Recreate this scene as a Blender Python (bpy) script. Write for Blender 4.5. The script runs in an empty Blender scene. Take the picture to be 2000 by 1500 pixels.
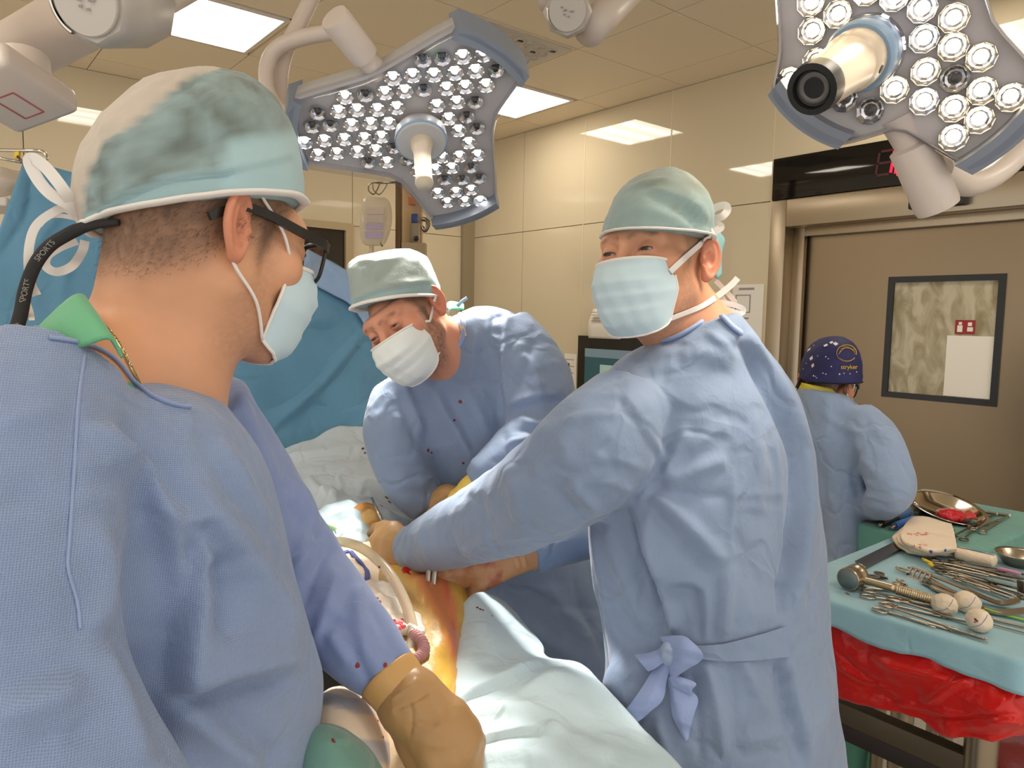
import bpy, bmesh, math, random
import numpy as np
from mathutils import Vector
from mathutils.bvhtree import BVHTree
import openvdb as vdb

random.seed(4)
SC = bpy.context.scene
COL = SC.collection
A3 = lambda *v: np.array(v, float)

# ------------------------------------------------------------------ camera, world, exposure
FPX = 1425.0
YAW, PITCH, ROLL = math.radians(39.4), math.radians(5.2), math.radians(1.0)
CAM = A3(0, 0, 1.62)
_fh = A3(math.sin(YAW), math.cos(YAW), 0)
_rh = A3(math.cos(YAW), -math.sin(YAW), 0)
FW = _fh * math.cos(PITCH) + A3(0, 0, -math.sin(PITCH))
_u0 = np.cross(_rh, FW)
RT = _rh * math.cos(ROLL) + _u0 * math.sin(ROLL)
UP = -_rh * math.sin(ROLL) + _u0 * math.cos(ROLL)

def make_camera():
    cd = bpy.data.cameras.new('camera'); co = bpy.data.objects.new('camera', cd); COL.objects.link(co)
    cd.sensor_width = 36.0; cd.lens = FPX / 2000 * 36; cd.clip_start = 0.02; cd.clip_end = 60
    from mathutils import Matrix
    m = Matrix.Identity(4)
    for i in range(3):
        m[i][0] = RT[i]; m[i][1] = UP[i]; m[i][2] = -FW[i]; m[i][3] = CAM[i]
    co.matrix_world = m
    SC.camera = co
make_camera()

SC.view_settings.view_transform = 'Standard'
SC.view_settings.look = 'None'
SC.view_settings.gamma = 1.0
SC.view_settings.use_curve_mapping = False
SC.view_settings.exposure = 0.0
world = bpy.data.worlds.new('world'); SC.world = world; world.use_nodes = True
_bg = world.node_tree.nodes['Background']
_bg.inputs[0].default_value = (1.0, 0.965, 0.91, 1); _bg.inputs[1].default_value = 1.3
PANEL_STRENGTH = 13.0      # luminous ceiling panels
PANEL_COLOR = (1.0, 0.91, 0.77)
LED_STRENGTH = 30.0       # LED chips of the surgical lamps
LAMP_WATT = (350.0, 60.0)  # beams of the two surgical lamps
for _k, _v in (('max_bounces', 8), ('transparent_max_bounces', 16), ('caustics_reflective', False), ('caustics_refractive', False), ('sample_clamp_indirect', 6.0)):
    try: setattr(SC.cycles, _k, _v)
    except Exception: pass

# ------------------------------------------------------------------ projection helpers
def ray(u, v): return FW + (u - 1000) / FPX * RT - (v - 750) / FPX * UP
def P(u, v, d): return CAM + d * ray(u, v)
def proj(p):
    q = np.asarray(p) - CAM; d = q @ FW
    d = np.where(np.abs(d) < 1e-6, 1e-6, d)
    return 1000 + FPX * (q @ RT) / d, 750 - FPX * (q @ UP) / d, d
def hitz(u, v, z):
    r = ray(u, v); t = (z - CAM[2]) / r[2]; return CAM + t * r
def hitx(u, v, x):
    r = ray(u, v); t = (x - CAM[0]) / r[0]; return CAM + t * r
def hity(u, v, y):
    r = ray(u, v); t = (y - CAM[1]) / r[1]; return CAM + t * r
def nrm(v):
    v = np.asarray(v, float); return v / (np.linalg.norm(v, axis=-1, keepdims=True) + 1e-12)
def c2w(r, u, b): return r * RT + u * UP - b * FW     # camera-frame direction (right, up, towards viewer)

# ------------------------------------------------------------------ objects
def setp(o, label=None, cat=None, group=None, kind=None):
    if label: o['label'] = label
    if cat: o['category'] = cat
    if group: o['group'] = group
    if kind: o['kind'] = kind
    return o
def empty(name, loc, label=None, cat=None, group=None, kind=None):
    o = bpy.data.objects.new(name, None); COL.objects.link(o); o.location = Vector(loc); o.empty_display_size = .05
    return setp(o, label, cat, group, kind)
def mesh_data(name, V, Fc, smooth=True):
    me = bpy.data.meshes.new(name)
    V = np.asarray(V, np.float32).reshape(-1, 3)
    if isinstance(Fc, np.ndarray):
        Fc = Fc.astype(np.int32); n = len(Fc); k = Fc.shape[1]
        lv = Fc.reshape(-1); starts = np.arange(0, n * k, k, dtype=np.int32); tot = np.full(n, k, np.int32)
    else:
        tot = np.array([len(f) for f in Fc], np.int32); lv = np.fromiter((i for f in Fc for i in f), np.int32, int(tot.sum()))
        starts = np.concatenate([[0], np.cumsum(tot)[:-1]]).astype(np.int32); n = len(tot)
    me.vertices.add(len(V)); me.vertices.foreach_set('co', V.reshape(-1))
    me.loops.add(len(lv)); me.loops.foreach_set('vertex_index', lv)
    me.polygons.add(n); me.polygons.foreach_set('loop_start', starts)
    me.polygons.foreach_set('use_smooth', np.full(n, bool(smooth)))
    me.update(calc_edges=True); me.validate()
    return me
def link(name, me, mat=None, parent=None, loc=None):
    """verts are in world space; with a parent (un-rotated Empty or object) they are stored relative to it"""
    o = bpy.data.objects.new(name, me)
    COL.objects.link(o)
    if mat is not None: me.materials.append(mat)
    org = None
    if parent is not None:
        o.parent = parent
        org = world_loc(parent)
    elif loc is not None:
        org = np.asarray(loc, float); o.location = Vector(org)
    if org is not None:
        n = len(me.vertices); a = np.empty(n * 3, np.float32); me.vertices.foreach_get('co', a)
        a = a.reshape(-1, 3) - org.astype(np.float32); me.vertices.foreach_set('co', a.reshape(-1)); me.update()
    return o
def world_loc(o):
    p = np.zeros(3)
    while o is not None:
        p = p + np.array(o.location); o = o.parent
    return p
def mk(name, V, Fc, mat=None, parent=None, smooth=True, loc=None, sharp=None):
    me = mesh_data(name, V, Fc, smooth)
    o = link(name, me, mat, parent, loc)
    if sharp is not None: sharpen(me, sharp)
    return o
def sharpen(me, deg):
    bm = bmesh.new(); bm.from_mesh(me)
    lim = math.radians(deg)
    for e in bm.edges:
        if len(e.link_faces) == 2 and e.calc_face_angle(0) > lim: e.smooth = False
    bm.to_mesh(me); bm.free()
class MB:
    """collects shapes into one mesh"""
    def __init__(s): s.V = []; s.F = []; s.n = 0
    def add(s, V, Fc):
        V = np.asarray(V, float).reshape(-1, 3)
        s.V.append(V); s.F += [tuple(int(i) + s.n for i in f) for f in Fc]; s.n += len(V); return s
    def build(s, name, mat, parent=None, smooth=True, loc=None, sharp=40):
        return mk(name, np.concatenate(s.V), s.F, mat, parent, smooth, loc, sharp)
def box_vf(c, ax, ay, az, bev=0.0):
    """box from centre and three half-axis vectors; optional bevel (chamfer)"""
    c, ax, ay, az = [np.asarray(t, float) for t in (c, ax, ay, az)]
    if bev <= 0:
        V = [c + sx * ax + sy * ay + sz * az for sz in (-1, 1) for sy in (-1, 1) for sx in (-1, 1)]
        Fc = [(0, 2, 3, 1), (4, 5, 7, 6), (0, 1, 5, 4), (2, 6, 7, 3), (0, 4, 6, 2), (1, 3, 7, 5)]
        return V, Fc
    bm = bmesh.new(); bmesh.ops.create_cube(bm, size=2)
    M = np.stack([ax, ay, az], 1); L = [np.linalg.norm(t) for t in (ax, ay, az)]
    for v in bm.verts: v.co = Vector((v.co.x * L[0], v.co.y * L[1], v.co.z * L[2]))
    bmesh.ops.bevel(bm, geom=bm.edges[:], offset=min(bev, .95 * min(L)), segments=2, profile=.6, affect='EDGES')
    D = np.stack([ax / L[0], ay / L[1], az / L[2]], 1)
    V = np.array([v.co[:] for v in bm.verts]) @ D.T + c
    bm.verts.index_update(); Fc = [tuple(v.index for v in f.verts) for f in bm.faces]; bm.free()
    return V, Fc
def frame_from(axis, hint=(0, 0, 1)):
    a = nrm(axis); h = np.asarray(hint, float)
    if abs(a @ nrm(h)) > .97: h = A3(1, 0, 0)
    b = nrm(np.cross(h, a)); return a, b, np.cross(a, b)
def tube_vf(pts, rad, n=12, cap=True, flat=1.0, hint=(0, 0, 1), closed=False):
    """swept tube; flat<1 squashes the second axis"""
    pts = np.asarray(pts, float); m = len(pts)
    rad = np.full(m, rad, float) if np.isscalar(rad) else np.asarray(rad, float)
    if closed: T = nrm(np.roll(pts, -1, 0) - np.roll(pts, 1, 0))
    else:
        T = np.empty_like(pts); T[1:-1] = pts[2:] - pts[:-2]; T[0] = pts[1] - pts[0]; T[-1] = pts[-1] - pts[-2]; T = nrm(T)
    _, b, c = frame_from(T[0], hint)
    th = np.linspace(0, 2 * math.pi, n, endpoint=False); V = []
    for i in range(m):
        b = nrm(b - T[i] * (b @ T[i])); c = np.cross(T[i], b)
        V.append(pts[i] + rad[i] * (np.cos(th)[:, None] * b + np.sin(th)[:, None] * c * flat))
    V = np.concatenate(V); Fc = []
    for i in range(m if closed else m - 1):
        j = (i + 1) % m
        for k in range(n):
            k2 = (k + 1) % n; Fc.append((i * n + k, i * n + k2, j * n + k2, j * n + k))
    if cap and not closed:
        Fc.append(tuple(range(n - 1, -1, -1))); Fc.append(tuple((m - 1) * n + k for k in range(n)))
    return V, Fc
def smooth_path(pts, k=6, closed=False):
    pts = np.asarray(pts, float); m = len(pts); out = []
    if m < 3: return np.array([pts[0] + (pts[-1] - pts[0]) * t for t in np.linspace(0, 1, k + 1)])
    rng = range(m) if closed else range(m - 1)
    for i in rng:
        g = (lambda j: pts[j % m]) if closed else (lambda j: pts[min(max(j, 0), m - 1)])
        p0, p1, p2, p3 = g(i - 1), g(i), g(i + 1), g(i + 2)
        for t in np.linspace(0, 1, k, endpoint=False):
            out.append(.5 * (2 * p1 + (p2 - p0) * t + (2 * p0 - 5 * p1 + 4 * p2 - p3) * t * t + (3 * p1 - p0 - 3 * p2 + p3) * t ** 3))
    if not closed: out.append(pts[-1])
    return np.array(out)
def lathe_vf(c, axis, prof, n=24, hint=(0, 0, 1), a0=0, a1=2 * math.pi):
    """prof = [(r, h), ...] along the axis"""
    a, b, d = frame_from(axis, hint); c = np.asarray(c, float)
    full = abs(a1 - a0 - 2 * math.pi) < 1e-6
    th = np.linspace(a0, a1, n, endpoint=not full); V = []
    for r, h in prof: V.append(c + a * h + r * (np.cos(th)[:, None] * b + np.sin(th)[:, None] * d))
    V = np.concatenate(V); Fc = []
    for i in range(len(prof) - 1):
        for k in range(n if full else n - 1):
            k2 = (k + 1) % n; Fc.append((i * n + k, i * n + k2, (i + 1) * n + k2, (i + 1) * n + k))
    return V, Fc
def ribbon_vf(pts, width, nrml, th=.0008):
    """flat tape with thickness; nrml = face normal(s)"""
    pts = np.asarray(pts, float); m = len(pts)
    N = np.asarray(nrml, float); N = np.tile(N, (m, 1)) if N.ndim == 1 else N
    W = np.full(m, width, float) if np.isscalar(width) else np.asarray(width, float)
    T = np.gradient(pts, axis=0); S = nrm(np.cross(T, N)); N = nrm(np.cross(S, T)); V = []
    for i in range(m):
        for sx, sn in ((-1, -1), (1, -1), (1, 1), (-1, 1)): V.append(pts[i] + S[i] * sx * W[i] / 2 + N[i] * sn * th / 2)
    Fc = []
    for i in range(m - 1):
        for k in range(4):
            k2 = (k + 1) % 4; Fc.append((i * 4 + k, (i + 1) * 4 + k, (i + 1) * 4 + k2, i * 4 + k2))
    Fc += [(0, 1, 2, 3), tuple((m - 1) * 4 + k for k in (3, 2, 1, 0))]
    return np.array(V), Fc
def sheet_vf(G, nu=6, nv=6, th=.002, amp=0.0, seed=0, freq=(9, 9)):
    """smooth cloth sheet through a grid of control points G[row][col]; closed with thickness"""
    G = np.asarray(G, float)
    rows = np.array([smooth_path(r, nu) for r in G])
    cols = np.array([smooth_path(rows[:, j], nv) for j in range(rows.shape[1])])
    S = cols.transpose(1, 0, 2); h, w = S.shape[:2]
    du = np.gradient(S, axis=1); dv = np.gradient(S, axis=0); N = nrm(np.cross(du, dv))
    if amp: S = S + N * (amp * vnoise(S * freq[0] + seed * 7.3, 3))[..., None]
    V = np.concatenate([S.reshape(-1, 3), (S - N * th).reshape(-1, 3)]); q = h * w; Fc = []
    for i in range(h - 1):
        for j in range(w - 1):
            a, b, c, d = i * w + j, i * w + j + 1, (i + 1) * w + j + 1, (i + 1) * w + j
            Fc.append((a, b, c, d)); Fc.append((q + d, q + c, q + b, q + a))
    for i in range(h - 1):
        a, d = i * w, (i + 1) * w; Fc.append((a, d, q + d, q + a))
        b, c = i * w + w - 1, (i + 1) * w + w - 1; Fc.append((c, b, q + b, q + c))
    for j in range(w - 1):
        a, b = j, j + 1; Fc.append((b, a, q + a, q + b))
        a, b = (h - 1) * w + j, (h - 1) * w + j + 1; Fc.append((a, b, q + b, q + a))
    return V, Fc
# ------------------------------------------------------------------ noise
def _hash(i, j, k):
    n = (i * 374761393 + j * 668265263 + k * 2147483647 % 1013904223) & 0xffffffff
    n = ((n ^ (n >> 13)) * 1274126177) & 0xffffffff
    n = ((n ^ (n >> 16)) * 2246822519) & 0xffffffff
    return ((n ^ (n >> 15)) & 0xffff) / 32767.5 - 1.0
def _vn(p):
    f = np.floor(p); t = p - f; i = f.astype(np.int64) + 1000; t = t * t * (3 - 2 * t); r = 0
    for dx in (0, 1):
        wx = t[..., 0] if dx else 1 - t[..., 0]
        for dy in (0, 1):
            wy = t[..., 1] if dy else 1 - t[..., 1]
            for dz in (0, 1):
                wz = t[..., 2] if dz else 1 - t[..., 2]
                r = r + wx * wy * wz * _hash(i[..., 0] + dx, i[..., 1] + dy, i[..., 2] + dz)
    return r
def vnoise(p, oct=3):
    p = np.asarray(p, float); s = 0; a = 1.0; tot = 0
    for _ in range(oct): s = s + a * _vn(p); tot += a; a *= .5; p = p * 2.03 + 11.7
    return s / tot
def ridged(p, oct=2):
    p = np.asarray(p, float); s = 0; a = 1.0; tot = 0
    for _ in range(oct): s = s + a * (1 - 2 * np.abs(_vn(p))); tot += a; a *= .5; p = p * 2.1 + 5.3
    return s / tot
# ------------------------------------------------------------------ implicit surfaces
def smin(a, b, k):
    h = np.clip(.5 + .5 * (b - a) / k, 0, 1); return b * (1 - h) + a * h - k * h * (1 - h)
def smax(a, b, k): return -smin(-a, -b, k)
def s_ell(p, c, r):
    q = (p - np.asarray(c, float)); r = np.asarray(r, float)
    k0 = np.sqrt(((q / r) ** 2).sum(-1)); k1 = np.sqrt(((q / (r * r)) ** 2).sum(-1)) + 1e-9
    return k0 * (k0 - 1) / k1
def s_sph(p, c, r): return np.sqrt(((p - np.asarray(c, float)) ** 2).sum(-1)) - r
def s_cap(p, a, b, ra, rb=None):
    rb = ra if rb is None else rb
    a = np.asarray(a, float); b = np.asarray(b, float); ba = b - a; q = p - a
    h = np.clip((q @ ba) / (ba @ ba + 1e-12), 0, 1)
    return np.sqrt(((q - h[..., None] * ba) ** 2).sum(-1)) - (ra + (rb - ra) * h)
def s_chain(p, pts, rad, k=.01):
    d = None
    for i in range(len(pts) - 1):
        e = s_cap(p, pts[i], pts[i + 1], rad[i], rad[i + 1]); d = e if d is None else smin(d, e, k)
    return d
def sdf_mesh(fn, lo, hi, h):
    """coarse-to-fine sampling, then openvdb polygonising. returns V, quads"""
    lo = np.asarray(lo, float); hi = np.asarray(hi, float); B = 8
    nb = np.maximum(1, np.ceil((hi - lo) / (h * B)).astype(int)); n = nb * B
    g = np.stack(np.meshgrid(*[np.arange(k) for k in nb], indexing='ij'), -1).reshape(-1, 3)
    cc = lo + (g * B + B / 2 - .5) * h
    d = fn(cc); act = np.abs(d) < B * h * 1.45 + .004
    arr = np.empty(tuple(n), np.float32)
    blk = arr.reshape(nb[0], B, nb[1], B, nb[2], B)
    blk[:] = np.sign(d).reshape(nb)[:, None, :, None, :, None] * .05
    loc = np.stack(np.meshgrid(*[np.arange(B)] * 3, indexing='ij'), -1).reshape(-1, 3)
    ga = g[act]
    for s in range(0, len(ga), 400):
        gb = ga[s:s + 400]
        pts = lo + (gb[:, None, :] * B + loc[None]) * h
        dv = fn(pts.reshape(-1, 3)).reshape(len(gb), B, B, B)
        blk[gb[:, 0], :, gb[:, 1], :, gb[:, 2], :] = dv
    return grid_mesh(arr, lo, h)
def grid_mesh(arr, lo, h):
    arr[0] = arr[-1] = .05; arr[:, 0] = arr[:, -1] = .05; arr[:, :, 0] = arr[:, :, -1] = .05
    g = vdb.FloatGrid(.05); g.copyFromArray(np.ascontiguousarray(arr, np.float32), tolerance=0)
    V, Q = g.convertToQuads(0.0)
    V = np.asarray(V, float) * h + lo; Q = np.asarray(Q).astype(np.int64)
    t0, t1, t2 = V[Q[:, 0]], V[Q[:, 1]], V[Q[:, 2]]
    c = V.mean(0)
    if (np.cross(t1 - t0, t2 - t0) * (t0 - c)).sum() < 0: Q = Q[:, ::-1]
    return V, Q
def blend_mesh(parts, h, k=.02):
    """union of closed meshes (V, F) with smooth blending, as one surface"""
    Vs = np.concatenate([np.asarray(p[0]) for p in parts]); m = 4 * h + k
    lo = Vs.min(0) - m; n = np.ceil((Vs.max(0) + m - lo) / h).astype(int) + 1
    acc = None; hw = max(3.0, k / h + 2.0)
    for V, Fc in parts:
        tri, quad = [], []
        for f in Fc:
            if len(f) == 4: quad.append(tuple(f))
            elif len(f) == 3: tri.append(tuple(f))
            else:
                for i in range(1, len(f) - 1): tri.append((f[0], f[i], f[i + 1]))
        pv = ((np.asarray(V) - lo) / h).astype(np.float32)
        g = vdb.FloatGrid.createLevelSetFromPolygons(pv, triangles=np.array(tri, np.uint32).reshape(-1, 3), quads=np.array(quad, np.uint32).reshape(-1, 4), halfWidth=hw)
        a = np.empty(tuple(n), np.float32); g.copyToArray(a); a *= h
        acc = a if acc is None else smin(acc, a, k).astype(np.float32)
    return grid_mesh(acc, lo, h)
def vnormals(V, Q):
    n = np.cross(V[Q[:, 2]] - V[Q[:, 0]], V[Q[:, 3]] - V[Q[:, 1]]) if Q.shape[1] == 4 else np.cross(V[Q[:, 1]] - V[Q[:, 0]], V[Q[:, 2]] - V[Q[:, 0]])
    out = np.zeros_like(V)
    for j in range(Q.shape[1]):
        for a in range(3): out[:, a] += np.bincount(Q[:, j], n[:, a], len(V))
    return nrm(out)
def laplace(V, Q, it=4, lam=.5):
    E = np.concatenate([Q[:, [j, (j + 1) % Q.shape[1]]] for j in range(Q.shape[1])])
    deg = np.bincount(E[:, 0], minlength=len(V)) + np.bincount(E[:, 1], minlength=len(V)) + 1e-9
    for _ in range(it):
        S = np.zeros_like(V)
        for a in range(3): S[:, a] = np.bincount(E[:, 0], V[E[:, 1], a], len(V)) + np.bincount(E[:, 1], V[E[:, 0], a], len(V))
        V = V + lam * (S / deg[:, None] - V)
    return V
def loft_vf(rings, n=36, k=5, e=2.3, cap=True):
    """rings = (uL, vL, uR, vR, depth, half thickness[, depth skew, tilt]) : cross-sections spanning two outline points"""
    R = []
    for r in rings:
        r = list(r) + [0] * (8 - len(r)); R.append(r)
    R = smooth_path(np.array(R, float), k) if k > 1 else np.array(R, float)
    th = np.linspace(0, 2 * math.pi, n, endpoint=False)
    cx = np.sign(np.cos(th)) * np.abs(np.cos(th)) ** (2 / e); sx = np.sign(np.sin(th)) * np.abs(np.sin(th)) ** (2 / e)
    C = []; V = []
    for uL, vL, uR, vR, d, t, sk, tilt in R:
        l0 = np.array([uL, vL]); l1 = np.array([uR, vR]); ev = l1 - l0; ln = np.linalg.norm(ev) + 1e-9; ev = ev / ln; a0, a1 = 0.0, ln
        for it in range(4):                      # keep the outline where it was asked for, whatever the thickness
            p0 = l0 + ev * a0; p1 = l0 + ev * a1
            a = P(p0[0], p0[1], d - sk); b = P(p1[0], p1[1], d + sk); c = (a + b) / 2; Ax = (b - a) / 2
            vd = nrm(c - CAM); vd = nrm(vd - nrm(Ax) * (vd @ nrm(Ax))); w = np.cross(nrm(Ax), vd)
            Bx = vd * t + w * tilt
            ring = c + cx[:, None] * Ax + sx[:, None] * Bx
            if it == 3: break
            uu, vv, _ = proj(ring); s_ = (uu - l0[0]) * ev[0] + (vv - l0[1]) * ev[1]
            if s_.max() - s_.min() < 1e-6: break
            k_ = ln / (s_.max() - s_.min()); mid = (a0 + a1) / 2; half = (a1 - a0) / 2 * max(k_, .55); sm = (s_.max() + s_.min()) / 2
            mid = mid + (ln / 2 - sm); a0, a1 = mid - half, mid + half
        V.append(ring); C.append(c)
    m = len(V); V = np.concatenate(V); Fc = []
    for i in range(m - 1):
        for q in range(n):
            q2 = (q + 1) % n; Fc.append((i * n + q, i * n + q2, (i + 1) * n + q2, (i + 1) * n + q))
    if cap:
        V = np.concatenate([V, [C[0], C[-1]]]); a, b = m * n, m * n + 1
        for q in range(n):
            q2 = (q + 1) % n; Fc.append((a, q2, q)); Fc.append((b, (m - 1) * n + q, (m - 1) * n + q2))
    # outward orientation
    t0 = V[[f[0] for f in Fc]]; t1 = V[[f[1] for f in Fc]]; t2 = V[[f[2] for f in Fc]]
    if (np.cross(t1 - t0, t2 - t0) * (t0 - V.mean(0))).sum() < 0: Fc = [f[::-1] for f in Fc]
    return V, Fc
def arm_vf(nodes, n=28, k=5):
    """nodes = (u, v, depth, radius m)"""
    q = smooth_path(np.array(nodes, float), k)
    V, Fc = tube_vf([P(*r[:3]) for r in q], q[:, 3], n)
    t0 = V[[f[0] for f in Fc]]; t1 = V[[f[1] for f in Fc]]; t2 = V[[f[2] for f in Fc]]
    if (np.cross(t1 - t0, t2 - t0) * (t0 - V.mean(0))).sum() < 0: Fc = [f[::-1] for f in Fc]
    return V, Fc
def folds(V, Q, lines, noise=(), cam=True):
    """press cloth folds into a mesh. lines = (points [(u, v)...], width px, height m, kind)
    kind r ridge, c crease, s step (the side to the left of the running direction stands proud)"""
    N = vnormals(V, Q); u, v, d = proj(V)
    facing = np.clip(-(N * nrm(V - CAM)).sum(1) * 2.2, 0, 1)
    D = np.zeros(len(V))
    for pts, w, amp, kind in lines:
        pts = smooth_path(np.array(pts, float), 4); best = np.full(len(V), 1e9); sg = np.zeros(len(V)); tt = np.zeros(len(V))
        sel = (u > pts[:, 0].min() - 5 * w) & (u < pts[:, 0].max() + 5 * w) & (v > pts[:, 1].min() - 5 * w) & (v < pts[:, 1].max() + 5 * w)
        ii = np.nonzero(sel)[0]
        if not len(ii): continue
        X = np.stack([u[ii], v[ii]], 1); bb = best[ii]; ss = sg[ii]; kk = tt[ii]; m = len(pts) - 1
        for i in range(m):
            a, b = pts[i], pts[i + 1]; e = b - a; q = X - a; h = np.clip((q @ e) / (e @ e + 1e-9), 0, 1)
            r = q - h[:, None] * e; dist = np.sqrt((r ** 2).sum(1)); s = np.sign(e[0] * q[:, 1] - e[1] * q[:, 0])
            better = dist < bb; bb = np.where(better, dist, bb); ss = np.where(better, -s, ss); kk = np.where(better, (i + h) / m, kk)
        taper = np.clip(np.minimum(kk, 1 - kk) * 5, 0, 1) ** .7
        x = bb / w
        if kind == 'r': f = np.exp(-x * x)
        elif kind == 'c': f = -np.exp(-np.abs(x) * 1.3)
        else:
            f = np.tanh(x * ss * 2.2) * np.exp(-x * .55)
        D[ii] += amp * f * taper
    D *= facing
    for fr, amp, kind in noise:
        q = V * np.asarray(fr, float)
        D += amp * (ridged(q) if kind == 'r' else vnoise(q))
    V = V + N * D[:, None]
    return V
class Surf:
    """ray target made of meshes: pins pixel-described details onto the real surface"""
    def __init__(s, *vq):
        Vs, Fs, n = [], [], 0
        for V, Fc in vq:
            Vs.append(np.asarray(V, float)); Fs += [tuple(int(i) + n for i in f) for f in Fc]; n += len(V)
        s.b = BVHTree.FromPolygons([tuple(x) for x in np.concatenate(Vs)], Fs)
    def at(s, u, v, lift=.002, dflt=None):
        r = nrm(ray(u, v)); h = s.b.ray_cast(Vector(CAM), Vector(r))
        if h[0] is None:
            return (P(u, v, dflt) if dflt else None), -r
        n = np.array(h[1]); n = n if n @ r < 0 else -n
        return np.array(h[0]) + n * lift, n
    def path(s, pts, lift=.002, k=6, dflt=None, smooth=2):
        q = smooth_path(np.array([p[:2] for p in pts], float), k); out, nn = [], []
        for a in q:
            p, n = s.at(a[0], a[1], lift, dflt)
            if p is not None: out.append(p); nn.append(n)
        out = np.array(out); nn = np.array(nn)
        for _ in range(smooth):
            if len(out) > 2:
                out[1:-1] = (out[:-2] + 2 * out[1:-1] + out[2:]) / 4; nn[1:-1] = nrm(nn[:-2] + 2 * nn[1:-1] + nn[2:])
        return out, nn
# ------------------------------------------------------------------ materials
def lin(c):
    c = [x / 255.0 for x in c]
    return tuple(x / 12.92 if x <= .04045 else ((x + .055) / 1.055) ** 2.4 for x in c) + (1.0,)
_M = {}
def M(name, col=(200, 200, 200), rough=.5, metal=0.0, spec=.5, bump=(), var=None, sheen=0.0, sss=0.0, attr=False, emit=None, alpha=1.0, clear=False, coat=0.0, aniso=0.0, trans=0.0, stretch=None):
    """bump = [(scale, strength, distance)], var = (scale, colour2, lo, hi)"""
    if name in _M: return _M[name]
    m = bpy.data.materials.new(name); m.use_nodes = True; nt = m.node_tree; b = nt.nodes['Principled BSDF']; L = nt.links
    b.inputs['Base Color'].default_value = lin(col); b.inputs['Roughness'].default_value = rough; b.inputs['Metallic'].default_value = metal
    b.inputs['Specular IOR Level'].default_value = spec
    if sheen: b.inputs['Sheen Weight'].default_value = sheen; b.inputs['Sheen Roughness'].default_value = .5
    if sss: b.inputs['Subsurface Weight'].default_value = sss; b.inputs['Subsurface Radius'].default_value = (.009, .004, .002); b.inputs['Subsurface Scale'].default_value = 1.0
    if coat: b.inputs['Coat Weight'].default_value = coat; b.inputs['Coat Roughness'].default_value = .08
    if aniso: b.inputs['Anisotropic'].default_value = aniso
    if trans: b.inputs['Transmission Weight'].default_value = trans
    tc = nt.nodes.new('ShaderNodeTexCoord'); src = tc.outputs['Object']
    if stretch:
        mp = nt.nodes.new('ShaderNodeMapping'); mp.inputs['Scale'].default_value = stretch; L.new(src, mp.inputs[0]); src = mp.outputs[0]
    colout = None
    if attr:
        a = nt.nodes.new('ShaderNodeAttribute'); a.attribute_name = 'Col'; colout = a.outputs['Color']; L.new(colout, b.inputs['Base Color'])
    if var:
        nz = nt.nodes.new('ShaderNodeTexNoise'); nz.inputs['Scale'].default_value = var[0]; nz.inputs['Detail'].default_value = 4; L.new(src, nz.inputs[0])
        rp = nt.nodes.new('ShaderNodeMapRange'); rp.inputs[1].default_value = var[2]; rp.inputs[2].default_value = var[3]; L.new(nz.outputs[0], rp.inputs[0])
        mx = nt.nodes.new('ShaderNodeMix'); mx.data_type = 'RGBA'; L.new(rp.outputs[0], mx.inputs[0])
        if colout: L.new(colout, mx.inputs[6]); mx.blend_type = 'MULTIPLY'
        else: mx.inputs[6].default_value = lin(col)
        mx.inputs[7].default_value = lin(var[1]); L.new(mx.outputs[2], b.inputs['Base Color'])
    prev = None
    for sc, st, ds in bump:
        nz = nt.nodes.new('ShaderNodeTexNoise'); nz.inputs['Scale'].default_value = sc; nz.inputs['Detail'].default_value = 3; L.new(src, nz.inputs[0])
        bp = nt.nodes.new('ShaderNodeBump'); bp.inputs['Strength'].default_value = st; bp.inputs['Distance'].default_value = ds; L.new(nz.outputs[0], bp.inputs['Height'])
        if prev: L.new(prev, bp.inputs['Normal'])
        prev = bp.outputs[0]
    if prev: L.new(prev, b.inputs['Normal'])
    if emit: b.inputs['Emission Color'].default_value = lin(emit[0]); b.inputs['Emission Strength'].default_value = emit[1]
    if clear:                                    # thin clear plastic: see-through with a Fresnel gloss
        out = nt.nodes['Material Output']; tr = nt.nodes.new('ShaderNodeBsdfTransparent'); gl = nt.nodes.new('ShaderNodeBsdfGlossy')
        tr.inputs[0].default_value = lin(col); gl.inputs[1].default_value = rough
        lw = nt.nodes.new('ShaderNodeLayerWeight'); lw.inputs[0].default_value = .5; pw = nt.nodes.new('ShaderNodeMath'); pw.operation = 'POWER'; pw.inputs[1].default_value = 3.2; L.new(lw.outputs['Facing'], pw.inputs[0]); fr = nt.nodes.new('ShaderNodeMapRange'); fr.inputs[3].default_value = .04; fr.inputs[4].default_value = .8; L.new(pw.outputs[0], fr.inputs[0])
        ms = nt.nodes.new('ShaderNodeMixShader'); L.new(fr.outputs[0], ms.inputs[0]); L.new(tr.outputs[0], ms.inputs[1]); L.new(gl.outputs[0], ms.inputs[2])
        if prev: L.new(prev, gl.inputs['Normal'])
        if alpha > 0 and alpha < 1:
            df = nt.nodes.new('ShaderNodeBsdfDiffuse'); df.inputs[0].default_value = lin(col); m2 = nt.nodes.new('ShaderNodeMixShader'); m2.inputs[0].default_value = alpha
            L.new(ms.outputs[0], m2.inputs[1]); L.new(df.outputs[0], m2.inputs[2]); ms = m2
        L.new(ms.outputs[0], out.inputs[0])
    _M[name] = m
    return m
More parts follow.
